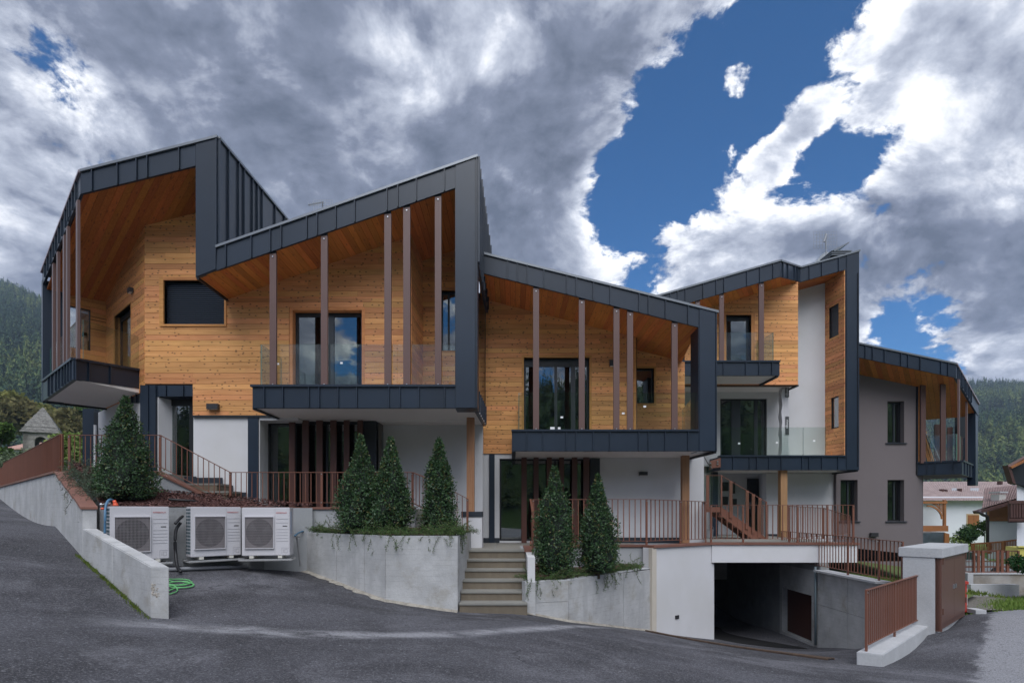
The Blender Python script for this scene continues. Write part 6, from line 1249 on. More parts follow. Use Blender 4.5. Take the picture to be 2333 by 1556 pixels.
# ================================================================== heat pumps
def heat_pump(label, loc, rotz, first=None):
    if first is not None: return None
    w, d, h = .94, .34, 1.0; r = thing('heat_pump', label, 'heat pump', loc, 'heat pumps behind the low wall', rotz=rotz)
    MB().box(-w / 2, w / 2, 0, d, 0, h).build('casing', ac_w, r, bevel=.012)
    # fan opening: recessed dark disc, grey plate and grille wires
    gx0, gx1, gz0, gz1 = -w / 2 + .07, -w / 2 + .62, .16, .80; gcx, gcz = (gx0 + gx1) / 2, (gz0 + gz1) / 2
    gp = MB().box(gx0, gx1, -.006, .0, gz0, gz1).build('fan_plate', ac_back, r)
    n = 40; MB().add([(gcx + .262 * math.cos(2 * math.pi * k / n), -.008, gcz + .285 * math.sin(2 * math.pi * k / n)) for k in range(n)], [tuple(range(n))]).build('fan_shroud', ac_fan, gp)
    for k in range(3):
        a = k * 2.094 + .4; MB().add([(gcx + .05 * math.cos(a), -.010, gcz + .05 * math.sin(a)), (gcx + .25 * math.cos(a - .35), -.010, gcz + .25 * math.sin(a - .35)), (gcx + .25 * math.cos(a + .35), -.0125, gcz + .25 * math.sin(a + .35))], [(0, 1, 2)]).build('fan_blade', M('fan_blade', (.085, .078, .084), rough=.5), gp)
    MB().tube([(gcx, -.008, gcz), (gcx, -.02, gcz)], .05, 16).build('fan_hub', ac_fan, gp)
    fr = MB()
    for (a, b, c, e) in ((gx0 - .012, gx1 + .012, gz1, gz1 + .014), (gx0 - .012, gx1 + .012, gz0 - .014, gz0), (gx0 - .012, gx0, gz0, gz1), (gx1, gx1 + .012, gz0, gz1)): fr.box(a, b, -.035, .0, c, e)
    fr.build('grille_frame', ac_w, r)
    g = MB()
    for k in range(1, 26): x = gx0 + (gx1 - gx0) * k / 26; g.box(x - .0022, x + .0022, -.032, -.028, gz0, gz1)
    for k in range(1, 12): z = gz0 + (gz1 - gz0) * k / 12; g.box(gx0, gx1, -.028, -.025, z - .0015, z + .0015)
    g.build('fan_grille', ac_gr, r)
    x0, x1 = gx1 + .05, w / 2 - .03
    for zz in (.30, .36, .42, .48, .545, .68, .76): MB().box(x0, x1, -.005, .0, zz, zz + .005).build('louvre_line', ac_d, r)
    MB().box(gx1 + .028, gx1 + .032, -.002, .0, .03, .97).build('panel_joint', ac_d, r)
    mk_ = MB()
    for (a, b, c, e) in ((x1 - .13, x1 + .01, .16, .165), (x1 - .13, x1 - .125, .04, .16), (x1 - .07, x1 - .065, .06, .13), (x1 - .02, x1 - .015, .06, .13), (x1 - .07, x1 - .015, .13, .135), (x1 - .07, x1 - .015, .06, .065), (x1 - .1, x1 - .085, .07, .09), (x1 - .1, x1 - .085, .11, .125)): mk_.box(a, b, -.004, .0, c, e)
    mk_.build('service_cover', ac_d, r)
    MB().box(x1 - .11, x1 - .02, -.004, .0, .605, .622).build('model_plate', lamp_m, r)
    text_mesh('brand_text', 'RIMMERSOLAT', .033, red_p, r, Matrix.Translation((x0 + .0, -.006, .878)) @ Euler((R(90), 0, 0)).to_matrix().to_4x4())
    co = MB()
    for i in range(3):
        for j in range(14): co.box(-w / 2 - .004, -w / 2 + .0, .03 + i * .10, .10 + i * .10, .06 + j * .066, .105 + j * .066)
    co.build('coil_grid', coil_m, r)
    MB().box(w / 2, w / 2 + .003, .05, .17, .45, .92).build('data_label', M('label_blue', (.42, .47, .58), rough=.5), r)
    for sx in (-.28, .28): MB().box(sx - .04, sx + .04, -.01, d, -.05, -.002).build('foot', M('foot_white', (.6, .58, .52), rough=.6), r)
    for sx in (-.45, .43): MB().bar((sx, .0, -.085), (sx, .55, -.085), .04, .05).build('bracket', steel, r)
    for yy in (-.04, .33): MB().bar((-.52, yy, -.075), (.52, yy, -.075), .03, .02).build('bracket', M('galvanised', (.42, .42, .42), rough=.5, metal=.4), r)
    MB().box(-.52, .52, -.08, .30, -.10, -.094).build('drip_tray', MATS['galvanised'], r)
    return r
def unit_at(L, Rr_, z, label):
    L = Vector(L); Rr_ = Vector(Rr_); c = (L + Rr_) / 2; a = math.atan2(Rr_.y - L.y, Rr_.x - L.x); return label, (c.x, c.y, z), a
specs = [unit_at((-7.30, 10.04), (-6.635, 10.705), -.905, 'white heat pump half hidden by the sloping concrete wall, leftmost of three'),
         unit_at((-6.33, 10.90), (-5.665, 11.565), -.905, 'middle white heat pump with its side coil grid showing'),
         unit_at((-5.54, 11.39), (-4.66, 11.53), -.915, 'rightmost white heat pump, beside the planter, with pale label on its side')]
hp = heat_pump(*specs[0])
for label, loc, a in specs[1:]:
    r = hp.copy(); COL.objects.link(r); r.location = loc; r.rotation_euler = (0, 0, a); r['label'] = label
    for ch in list(hp.children):
        c = ch.copy(); COL.objects.link(c); c.parent = r
        for g in ch.children: e = g.copy(); COL.objects.link(e); e.parent = c
def hose(name, label, pts, r, mat, cat='hose', n=8, sub=6):
    pts = [Vector(p) for p in pts]; out = []
    for i in range(len(pts) - 1):
        p0, p1, p2, p3 = pts[max(i - 1, 0)], pts[i], pts[i + 1], pts[min(i + 2, len(pts) - 1)]
        for k in range(sub):
            t = k / sub; out.append(.5 * ((2 * p1) + (p2 - p0) * t + (2 * p0 - 5 * p1 + 4 * p2 - p3) * t * t + (3 * p1 - p0 - 3 * p2 + p3) * t ** 3))
    out.append(pts[-1]); o = MB().tube(out, r, n).build(name, mat, None, smooth=True); return tag(o, label, cat)
def onground(px, py):
    lo, hi = 3.0, 25.0
    for _ in range(50):
        m = (lo + hi) / 2; x = X(px, m); 
        if Z(py, m) > float(gz(x, m)): lo = m
        else: hi = m
    return Vector((X(px, lo), lo, Z(py, lo)))
hose('black_hose', 'thick black insulated hose hanging between the first and second heat pumps', [P(412, 1190, 10.95), P(402, 1205, 10.9), P(399, 1230, 10.85), P(400, 1260, 10.85), P(404, 1290, 10.7), P(412, 1302, 10.5)], .03, black_r)
hose('black_hose', 'short black insulated hose end sticking out left of middle heat pump', [P(399, 1193, 10.8), P(408, 1183, 10.9), P(416, 1176, 11.1)], .028, black_r)
hose('black_hose', 'black hose lying coiled on the bark mulch above the middle heat pump', [P(384, 1137, 11.7), P(410, 1139, 11.75), P(440, 1141, 11.9), P(460, 1146, 12.1), P(474, 1153, 12.2), P(470, 1158, 12.1), P(450, 1156, 12.0), P(436, 1153, 12.0), P(445, 1147, 12.0), P(460, 1150, 12.1), P(466, 1157, 12.1)], .025, black_r)
hose('blue_hose', 'blue hose dropping beside the leftmost heat pump', [P(258, 1140, 10.4), P(250, 1138, 10.3), P(243, 1146, 10.2), P(240, 1160, 10.15), P(239.5, 1180, 10.1), P(239, 1215, 10.1)], .022, blue_r)
hose('blue_hose', 'blue hose joining the rightmost heat pump to the planter', [P(672, 1220, 11.8), P(680, 1214, 12.1), P(690, 1210, 12.5), P(702, 1211, 12.7)], .02, blue_r)
tapc = P(252, 1146, 10.3)
o = MB().tube([tapc + Vector((-.16, 0, -.03)), tapc + Vector((-.05, 0, 0)), tapc], .018, 8).tube([tapc + Vector((-.19, 0, -.03)), tapc + Vector((-.15, 0, -.03))], .035, 8).build('hose_connector', steel, None, True); tag(o, 'chrome hose connector at the corner above the leftmost heat pump', 'tap')
o = MB().tube([P(263, 1146, 10.35), P(263, 1152, 10.35)], [.035, .05], 10).tube([P(260, 1140, 10.35), P(263, 1147, 10.35)], .03, 8).build('valve_cap', orange_r, None, True); tag(o, 'red valve cap at the top corner of the leftmost heat pump', 'valve')
o = MB().tube([P(234, 1156, 10.2), P(234, 1161, 10.2)], .03, 10).build('hose_coupling', orange_r, None, True); tag(o, 'small orange hose coupling left of the leftmost heat pump', 'coupling')
# coiled green hose on the ground
coil = []
for k in range(0, 150):
    a = k * .21; lob = (k // 50); cxp, cyp, rx, ry = ((404, 1328, 34, 7), (410, 1334, 32, 7), (385, 1345, 20, 10))[lob]
    px, py = cxp + rx * math.cos(a) * (1 - .06 * (k % 30) / 30), cyp + ry * math.sin(a) + (k % 50) * .03; q = onground(px, py); coil.append(q + Vector((0, 0, .022 + .012 * (k % 7) / 7)))
o = MB().tube(coil, .011, 6).build('garden_hose', green_r, None, True); tag(o, 'coil of bright green garden hose on asphalt behind the low wall', 'hose')
o = MB().tube([onground(380, 1303) + Vector((0, 0, .05)), onground(520, 1297) + Vector((0, 0, .05)), onground(640, 1294) + Vector((0, 0, .05)), onground(700, 1301) + Vector((0, 0, .05))], .04, 10).build('drain_pipe', grey_r, None, True); tag(o, 'grey drain pipe lying along the ground below the heat pumps', 'pipe')
o = MB().bar(P(676, 1222, 12.1), P(684, 1290, 12.3), .03, .015).bar(P(671, 1222, 12.0), P(681, 1223, 12.3), .05, .03).build('pipe_bracket', MATS['galvanised']); tag(o, 'thin metal bracket strip at the left end of planter', 'bracket')
# ================================================================== plants
def leafmat(name, a, b, rough=.42, spec=.5, sub=0.0):
    m = bpy.data.materials.new(name); m.use_nodes = True; N = m.node_tree.nodes; L = m.node_tree.links; bs = N['Principled BSDF']; bs.inputs['Roughness'].default_value = rough; bs.inputs['Specular IOR Level'].default_value = spec
    g = N.new('ShaderNodeNewGeometry'); mx = N.new('ShaderNodeMix'); mx.data_type = 'RGBA'; mx.inputs[6].default_value = (*a, 1); mx.inputs[7].default_value = (*b, 1)
    L.new(g.outputs['Random Per Island'], mx.inputs[0]); L.new(mx.outputs[2], bs.inputs['Base Color'])
    tr = N.new('ShaderNodeBsdfTranslucent'); L.new(mx.outputs[2], tr.inputs[0]); ms = N.new('ShaderNodeMixShader'); ms.inputs[0].default_value = .22
    L.new(bs.outputs[0], ms.inputs[1]); L.new(tr.outputs[0], ms.inputs[2]); L.new(ms.outputs[0], N['Material Output'].inputs[0]); MATS[name] = m; return m
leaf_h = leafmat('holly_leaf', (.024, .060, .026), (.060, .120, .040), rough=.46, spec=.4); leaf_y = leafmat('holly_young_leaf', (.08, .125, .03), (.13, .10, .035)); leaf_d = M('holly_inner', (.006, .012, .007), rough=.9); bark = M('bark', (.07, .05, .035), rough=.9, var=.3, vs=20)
juni = leafmat('juniper', (.045, .095, .035), (.12, .19, .055), rough=.7, spec=.2); juni2 = leafmat('grey_juniper', (.06, .10, .07), (.13, .17, .11), rough=.7, spec=.2)
grassb = leafmat('grass_blade', (.07, .12, .02), (.16, .20, .04), rough=.7, spec=.2)
def leaves(r, P_, out, L0, L1, wr, up=.35, spread=.9):
    n = len(P_); ax = out * .7 + r.normal(size=(n, 3)) * spread; ax[:, 2] += up; ax /= np.linalg.norm(ax, axis=1)[:, None]
    nn = out + r.normal(size=(n, 3)) * .6; sd_ = np.cross(ax, nn); sd_ /= np.linalg.norm(sd_, axis=1)[:, None] + 1e-9; l = r.uniform(L0, L1, n)[:, None]; w = l * wr * .5
    nm = np.cross(sd_, ax); return np.stack([P_, P_ + ax * l * .45 + sd_ * w + nm * l * .06, P_ + ax * l, P_ + ax * l * .45 - sd_ * w + nm * l * .06], 1)
def cone_shrub(label, base, h, rad, seed, n=8500, prof=None, lean=0.0):
    r = np.random.default_rng(seed); root = thing('cone_shrub', label, 'shrub', base, 'clipped cone shrubs')
    pr = prof or ((0, .72), (.06, .93), (.16, 1.0), (.32, .90), (.5, .70), (.68, .46), (.82, .28), (.93, .15), (1, .04)); tk, rk = np.array(pr).T; rk = rk * (1 + r.normal(size=len(rk)) * .07)
    ph = r.uniform(0, 6.28, 8)
    def R_(t, a): return np.interp(t, tk, rk) * rad * (1 + .08 * np.sin(2 * a + ph[0] + 5 * t) + .10 * np.sin(3 * a + ph[4] - 9 * t) + .09 * np.sin(5 * a + ph[1] - 13 * t) + .07 * np.sin(7 * a + 19 * t + ph[2]) + .06 * np.sin(11 * a + 37 * t + ph[3]))
    t = r.uniform(0, 1, n * 3); a = r.uniform(0, 6.283, n * 3); gap_ = np.sin(4 * a + ph[5] + 13 * t) * np.sin(3 * a - 21 * t + ph[6]); keep = r.uniform(0, 1, n * 3) < (np.interp(t, tk, rk) * .9 + .12) * np.where(gap_ > .62, .45, 1.0); t, a = t[keep][:n], a[keep][:n]
    rr_ = R_(t, a) * np.clip(r.normal(.92, .12, len(t)) + (r.uniform(0, 1, len(t)) < .03) * .14, .55, 1.3); P_ = np.c_[base[0] + rr_ * np.cos(a) + lean * t, base[1] + rr_ * np.sin(a), base[2] + .04 + t * h]
    out = np.c_[np.cos(a), np.sin(a), .35 + .5 * t]; V = leaves(r, P_, out, .032, .072, .50)
    mi = (r.uniform(0, 1, len(t)) < .10 + .10 * np.sin(5 * a + 9 * t)).astype(int)
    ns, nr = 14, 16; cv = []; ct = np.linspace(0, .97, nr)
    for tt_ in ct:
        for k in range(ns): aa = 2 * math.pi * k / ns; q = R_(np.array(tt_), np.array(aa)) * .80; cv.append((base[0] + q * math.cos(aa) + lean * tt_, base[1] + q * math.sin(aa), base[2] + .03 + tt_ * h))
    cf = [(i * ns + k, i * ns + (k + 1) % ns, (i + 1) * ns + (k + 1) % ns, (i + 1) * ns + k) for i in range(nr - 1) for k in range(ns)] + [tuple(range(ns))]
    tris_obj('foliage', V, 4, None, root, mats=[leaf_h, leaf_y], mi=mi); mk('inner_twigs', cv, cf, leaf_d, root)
    MB().tube([(base[0], base[1], base[2] - .15), (base[0], base[1], base[2] + .25)], [.05, .035], 8).build('stem', bark, root, True)
def shrub_px(label, cx_, ytop, ybase, wpx, D, seed, **k):
    s_ = FPX / D; cone_shrub(label, (X(cx_, D), D, Z(ybase, D)), (ybase - ytop) / s_, wpx / 2 / s_ * .90, seed, **k)
shrub_px('broad dark cone shrub standing alone in bark mulch behind the heat pumps', 286, 908, 1142, 126, 11.55, 11, prof=((0, .70), (.08, .98), (.2, 1.0), (.35, .93), (.5, .78), (.63, .55), (.75, .36), (.86, .22), (.94, .13), (1, .03)), n=9500)
shrub_px('left cone shrub of the touching pair in the planter left of the stairs', 822, 996, 1214, 108, 11.9, 12); shrub_px('right cone shrub of the touching pair in the planter left of the stairs', 890, 1000, 1217, 98, 11.65, 13)
shrub_px('single cone shrub at the stair end of the left planter', 1000, 1003, 1216, 96, 11.9, 14); shrub_px('taller cone shrub right beside the entrance stairs', 1263, 1068, 1312, 102, 11.75, 15, prof=((0, .75), (.08, .96), (.2, 1.0), (.36, .93), (.52, .80), (.66, .62), (.76, .40), (.86, .22), (.94, .15), (1, .08)))
shrub_px('cone shrub in the right planter nearest the white garage wall', 1362, 1085, 1302, 94, 12.1, 16)
def trail(label, name, pts, seed, mats, droop=.35, n=60, seg=.045, width=.2):
    """low creeping plant: many thin sprigs spreading from the points, some hanging over the edge"""
    r = np.random.default_rng(seed); Vs = []; pts = [Vector(p) for p in pts]
    root = thing(name, label, 'creeping plant', pts[0]); stems = MB()
    for i in range(n):
        k = r.uniform(0, len(pts) - 1); j = int(min(k, len(pts) - 2)); p = pts[j].lerp(pts[j + 1], k - j) + Vector((r.normal() * .06, r.uniform(-.02, width), r.uniform(0, .03)))
        hang = r.uniform() < droop; d = Vector((r.normal() * .7, -1 if hang else r.normal() * .7, .5)).normalized(); path = [p.copy()]
        for s_ in range(int(r.integers(5, 14 if hang else 9))):
            d = (d + Vector((r.normal() * .22, r.normal() * .15, -.28 if hang else -.10))).normalized(); p = p + d * seg
            if not hang and p.z < pts[j].z + .01: p.z = pts[j].z + .01 + r.uniform(0, .02)
            path.append(p.copy())
        stems.tube(path, .0035, 3, caps=False)
        A = np.array([tuple(q) for q in path]); A = np.repeat(A, 7, 0) + r.normal(size=(len(A) * 7, 3)) * .014; out = r.normal(size=A.shape); out[:, 2] = np.abs(out[:, 2]); out /= np.linalg.norm(out, axis=1)[:, None]
        Vs.append(leaves(r, A, out, .02, .045, .30, up=.2))
    tris_obj('foliage', np.concatenate(Vs), 4, mats[0], root); stems.build('stems', bark, root)
yz = lambda px, py, D: P(px, py, D)
trail('green creeping juniper spilling over the front rim of the left planter', 'creeping_juniper', [(-4.6, 12.55, zpl + .03), (-3.6, 11.8, zpl + .03), (-2.6, 10.98, zpl + .03), (-1.9, 10.95, zpl + .03), (-1.2, 10.95, zpl + .03), (-1.0, 11.4, zpl + .03)], 31, [juni], droop=.24, n=360, width=.4)
trail('green creeping juniper spilling over the rim of the right planter', 'creeping_juniper', [(.3, 11.08, zq0 + .03), (1.1, 11.36, zq0 + .03), (2.2, 12.45, zq0 + .03), (3.1, 13.4, zq0 + .03)], 32, [juni], droop=.22, n=230, width=.3)
trail('grey-green creeping juniper on the brown coping left of the cone shrub', 'creeping_juniper', [(-8.2, 10.95, .28), (-8.8, 11.5, .50), (-9.4, 12.1, .72), (-10.2, 12.8, .98)], 33, [juni2], droop=.25, n=340, width=.6, seg=.06)
def blades(name, pts_fn, n, seed, hmin, hmax, mat, w=.012):
    r = np.random.default_rng(seed); P_ = pts_fn(r, n); d = r.normal(size=(n, 3)) * .35; d[:, 2] = 1; d /= np.linalg.norm(d, axis=1)[:, None]; s = np.cross(d, r.normal(size=(n, 3))); s /= np.linalg.norm(s, axis=1)[:, None]; h = r.uniform(hmin, hmax, n)[:, None]
    return tris_obj(name, np.stack([P_ - s * w, P_ + s * w, P_ + d * h], 1), 3, mat)
def foot(r, n):                                 # weeds along the foot of the low wall
    k = r.uniform(0, 1, n); k = np.where(r.uniform(0, 1, n) < .7, np.round(k * 7) / 7 + r.normal(size=n) * .025, k); x = n0.x + (m0.x - n0.x) * k - .03 - np.abs(r.normal(size=n)) * .035; y = n0.y + (m0.y - n0.y) * k - np.abs(r.normal(size=n)) * .02; return np.c_[x, y, gz(x, y)]
o = struct(blades('weeds', foot, 1300, 41, .02, .07, grassb, .006), 'stuff'); o['label'] = 'mossy weeds along the foot of the low concrete wall'; o['category'] = 'weeds'
def verge(r, n): x = r.uniform(11.2, 15.5, n); y = r.uniform(13.55, 16.2, n); ok = np.sin(x * 3.1) * np.cos(y * 2.7 + 1) + r.normal(size=n) * .5 > -.35; x, y = x[ok], y[ok]; k = n - len(x); x = np.r_[x, r.uniform(12, 15, k)]; y = np.r_[y, r.uniform(14.4, 16.2, k)]; return np.c_[x, y, gz(x, y) + .0]
o = struct(blades('grass', verge, 9000, 42, .04, .17, leafmat('weed_grass', (.10, .19, .03), (.22, .30, .07), rough=.7, spec=.2), .018), 'stuff'); o['label'] = 'ragged green grass strip beside the old asphalt at the right'; o['category'] = 'grass'
struct(mk('verge', [(11.0, 13.6, -2.42), (16.5, 13.9, -2.46), (17, 17.5, -2.55), (11.5, 17.2, -2.5)], [(0, 1, 2, 3)], M('gravel_soil', (.16, .145, .125), rough=.95, var=.35, vs=8, var2=.25, vs2=60, bump=.7, bs=50)))
def bank(r, n): x = r.uniform(8.5, 11.5, n); y = r.uniform(12.6, 18.5, n); z = np.interp(x, (8.45, 13.5), (-1.70, -2.2)); return np.c_[x, y, z]
o = struct(blades('grass', bank, 5000, 43, .04, .12, grassb, .012), 'stuff'); o['label'] = 'short lawn on the bank behind the ramp railing'; o['category'] = 'grass'
# ================================================================== hills and woods
forest_fl = M('forest_floor', (.075, .125, .035), rough=.95, spec=.1, var=.3, vs=.03)
def foot_(v, a, w): return np.clip((v - a) / w, 0, 1)
def zleft(x, y): return (np.minimum(.49 * (y - 160), 268 - .41 * (x + 648)) + 7 * np.sin(x * .021 + y * .013)) * foot_(y, 170, 90) - 5 * (1 - foot_(y, 170, 90))
def zright(x, y): return (np.minimum(.30 * (y - 240), 155 + .39 * (x - 627)) + 5 * np.sin(x * .02 + y * .017)) * foot_(y, 230, 90) - 5 * (1 - foot_(y, 230, 90))
def zback(x, y): return (np.minimum(.42 * (-y - 90), 52 + .16 * x)) * foot_(-y, 90, 60) - 5 * (1 - foot_(-y, 90, 60))
struct(grid_mesh('hill', np.linspace(-1150, -60, 50), np.linspace(165, 900, 40), zleft, forest_fl)); struct(grid_mesh('hill', np.linspace(100, 1200, 50), np.linspace(225, 950, 40), zright, forest_fl)); struct(grid_mesh('hill', np.linspace(-500, 600, 44), np.linspace(-520, -85, 26), zback, M('meadow_hill', (.05, .09, .022), rough=.95, spec=.1, var=.4, vs=.04, bump=.4, bs=.6)))
con_m = []
for i, (a, b) in enumerate((((.022, .048, .034), (.045, .080, .045)), ((.045, .085, .042), (.085, .13, .055)), ((.10, .15, .05), (.19, .22, .075)))): con_m.append(leafmat('conifer_%d' % i if False else ('spruce_needles', 'larch_needles', 'sunlit_larch_needles')[i], a, b, rough=.85, spec=.1))  # palest needle tone has sunlight on the crowns put into its colour
def forest(name, label, zf, xr, yr, n, seed, hr, sel=None, nb=100, litp=(.5, .35, .15)):
    """conifers, each a spire of drooping branch fans"""
    r = np.random.default_rng(seed); x = r.uniform(*xr, n * 4); y = r.uniform(*yr, n * 4)
    ok = sel(x, y, zf(x, y)) if sel else np.ones(len(x), bool); ok &= (np.sin(x * .045 + 2 * np.sin(y * .018)) * np.sin(y * .038 + 1.5 * np.sin(x * .02)) < .80); x, y = x[ok][:n], y[ok][:n]; z = zf(x, y) - .5; n = len(x); h = r.uniform(*hr, n); w = h * r.uniform(.15, .23, n); kind = np.clip(np.searchsorted(np.cumsum(litp), np.clip(.5 + .42 * np.sin(x * .031 + 1.3 * np.sin(y * .023)) * np.cos(y * .027 + .9 * np.sin(x * .019)) + r.normal(size=n) * .20, 0, .999)), 0, 2)
    k = 1 - r.uniform(0, 1, (n, nb)) ** .62 * .94; a = r.uniform(0, 6.283, (n, nb)); rad = w[:, None] * (1 - k) ** .75 * r.uniform(.6, 1.15, (n, nb)) + .12; da = r.uniform(.22, .5, (n, nb)); dr_ = h[:, None] * r.uniform(.01, .06, (n, nb))
    X_, Y_, Z_ = x[:, None], y[:, None], z[:, None] + h[:, None] * k
    V = np.stack([np.stack([X_ + rad * np.cos(a - da), Y_ + rad * np.sin(a - da), Z_ - dr_], -1), np.stack([X_ + rad * np.cos(a + da), Y_ + rad * np.sin(a + da), Z_ - dr_ * .7], -1), np.stack([X_ + rad * .12 * np.cos(a), Y_ + rad * .12 * np.sin(a), Z_ + h[:, None] * .045], -1)], 2)
    mi = np.clip(np.repeat(kind[:, None], nb, 1) + (r.uniform(0, 1, (n, nb)) < .15), 0, 2)
    o = tris_obj(name, V.reshape(-1, 3), 3, None, None, mats=con_m, mi=mi.ravel()); o['kind'] = 'stuff'; o['label'] = label; o['category'] = 'forest'; return o
vis = lambda a, b, lo, hi: (lambda x, y, z: (lambda px, py: (px > a) & (px < b) & (py > lo) & (py < hi))(CX + x / y * FPX, HY - z / y * FPX))
forest('forest', 'dark conifer forest on the steep hillside left', zleft, (-760, -90), (185, 760), 4200, 61, (15, 27), vis(-60, 260, 600, 1150), nb=90, litp=(.55, .33, .12))
forest('forest', 'sunlit conifer forest on the hillside right', zright, (160, 860), (250, 800), 4600, 62, (15, 25), vis(2060, 2400, 780, 1180), nb=90, litp=(.36, .40, .24))
forest('forest', 'green wooded hillside across the valley, seen mirrored in the windows', zback, (-260, 360), (-340, -110), 2600, 63, (8, 13), None, nb=70, litp=(.15, .45, .40))
# ================================================================== broadleaf trees behind the left fence
def leafy(label, base, h, rad, seed, mat, n=2600, group='broadleaf trees behind the fence', L=(.35, .7), name='broadleaf_tree', trunk=.16):
    r = np.random.default_rng(seed); root = thing(name, label, 'tree' if h > 2.6 else 'bush', base, group); nb = 11
    c = np.c_[r.normal(size=nb) * rad * .42, r.normal(size=nb) * rad * .42, h * (.35 + .5 * r.uniform(size=nb))]; rs = rad * r.uniform(.35, .62, nb)
    k = r.integers(0, nb, n); d = r.normal(size=(n, 3)); d /= np.linalg.norm(d, axis=1)[:, None]; P_ = np.array(base) + c[k] + d * (rs[k] * np.clip(r.normal(.9, .16, n), .3, 1.15))[:, None] * [1, 1, .85]
    tris_obj('crown', leaves(r, P_, d, L[0], L[1], .8, up=.1), 4, mat, root)
    tr_ = MB(); b = Vector(base); tr_.tube([b + Vector((0, 0, -.5)), b + Vector((.03 * h, 0, h * .3)), b + Vector((0, .02 * h, h * .62))], [trunk * h / 7, trunk * h / 9, trunk * h / 18], 7)
    for i in range(5): e = Vector(c[i]) * .9 + b; tr_.tube([b + Vector((0, 0, h * .28)), b.lerp(e, .6) + Vector((0, 0, h * .08)), e], [trunk * h / 14, trunk * h / 20, trunk * h / 40], 5)
    tr_.build('trunk', bark, root, True)
aut = leafmat('autumn_leaf', (.12, .14, .04), (.24, .22, .07), rough=.8, spec=.1); grn = leafmat('green_leaf', (.05, .10, .025), (.12, .18, .045), rough=.8, spec=.1); pal = leafmat('pale_leaf', (.14, .22, .05), (.26, .32, .10), rough=.7, spec=.2); olv = leafmat('olive_leaf', (.13, .13, .055), (.22, .19, .08), rough=.8, spec=.1)
T = [('yellow-green tree left of the stone bell tower', 20, 1010, 75, 118, 95, 71, aut), ('olive tree just left of the bell tower roof', 70, 1005, 85, 90, 88, 72, olv), ('yellowing tree behind the bell tower cone', 92, 1010, 72, 96, 100, 73, aut), ('olive brown tree right of the bell tower', 150, 1040, 70, 110, 80, 74, olv), ('dark green tree right of bell tower under the balcony', 196, 1040, 70, 110, 84, 75, grn)]
for lab, px, yb_, wpx, hpx, D, sd_, mt in T: s_ = FPX / D; leafy(lab, (X(px, D), D, Z(yb_, D)), hpx / s_, wpx / 2 / s_, sd_, mt, n=3600, L=(.5, 1.0))
leafy('bright green leafy tree at the left edge of the picture', (X(-12, 34), 34, Z(1100, 34)), 4.0, .8, 81, grn, n=3000, L=(.16, .32)); leafy('pale green bush behind the terrace railing left', (X(168, 24), 24, Z(1090, 24)), 2.0, .9, 82, pal, n=2600, L=(.10, .2), name='leafy_bush')
leafy('grey-green bush beyond the rust-brown fence', (X(26, 30), 30, Z(1110, 30)), 1.9, 1.0, 83, leafmat('grey_leaf', (.10, .14, .08), (.18, .22, .13), rough=.8, spec=.1), n=2200, L=(.10, .22), name='leafy_bush')
leafy('grey-green bush in front of the bell tower', (X(95, 32), 32, Z(1090, 32)), 1.25, 1.2, 84, MATS['grey_leaf'], n=2200, L=(.10, .22), name='leafy_bush')
# ================================================================== stone bell tower
tb = thing('bell_tower', 'old stone bell tower with steep stone pyramid roof', 'tower', (X(98, 60), 61, -4)); stn = M('rubble_stone', (.25, .235, .21), rough=.95, var=.3, vs=2.0, var2=.25, vs2=9, bump=1.0, bs=5, orand=.14, stretch=(1, 1, 2.2)); roofst = M('stone_slates', (.235, .225, .21), rough=.95, spec=.1, var=.5, vs=3, var2=.4, vs2=9, bump=1.0, bs=6, orand=.22, stretch=(1, 1, 3))
ctr = Vector((X(98, 61.5), 61.5)); half = 1.48; ang = R(33); ez = Z(985, 60); az = Z(925, 60.5)
ca, sa = math.cos(ang), math.sin(ang); rot2 = lambda u, v: Vector((ctr.x + u * ca - v * sa, ctr.y + u * sa + v * ca))
for k in range(4):
    p0, p1 = [rot2(*((-half, -half), (half, -half), (half, half), (-half, half))[i % 4]) for i in (k, k + 1)]; w = Wall(p0, p1); w.n = Vector((w.d.y, -w.d.x)); Lw = w.len; aw = .52; z1_, z2_ = ez - 2.2, ez - .95; arch = [(Lw / 2 + aw * math.cos(math.pi * i / 8), z2_ + aw * math.sin(math.pi * i / 8)) for i in range(9)]
    # wall with an arched belfry opening, built as two piers, the breast and the arch head
    slab('wall', w, [(0, -4), (Lw, -4), (Lw, z1_), (0, z1_)], -.45, 0, stn, tb); slab('wall', w, [(0, z1_), (Lw / 2 - aw, z1_), (Lw / 2 - aw, z2_), (0, z2_)], -.45, 0, stn, tb); slab('wall', w, [(Lw / 2 + aw, z1_), (Lw, z1_), (Lw, z2_), (Lw / 2 + aw, z2_)], -.45, 0, stn, tb)
    for i in range(8):
        (ax_, az_), (bx_, bz_) = arch[i], arch[i + 1]; slab('arch_stone', w, [(ax_, az_), (bx_, bz_), (bx_, ez), (ax_, ez)], -.45, .0, stn, tb)
    slab('wall', w, [(0, z2_), (Lw / 2 - aw, z2_), (Lw / 2 - aw, ez), (0, ez)], -.45, 0, stn, tb); slab('wall', w, [(Lw / 2 + aw, z2_), (Lw, z2_), (Lw, ez), (Lw / 2 + aw, ez)], -.45, 0, stn, tb)
    for i in range(7):
        a0, a1 = arch[i + (0)], arch[i + 1]; d0_ = Vector((a0[0] - Lw / 2, a0[1] - z2_)) * 1.28; d1__ = Vector((a1[0] - Lw / 2, a1[1] - z2_)) * 1.28; slab('arch_ring', w, [a0, a1, (Lw / 2 + d1__.x, z2_ + d1__.y), (Lw / 2 + d0_.x, z2_ + d0_.y)], 0, .06, stn, tb)
nc = 26; rnd = random.Random(5)
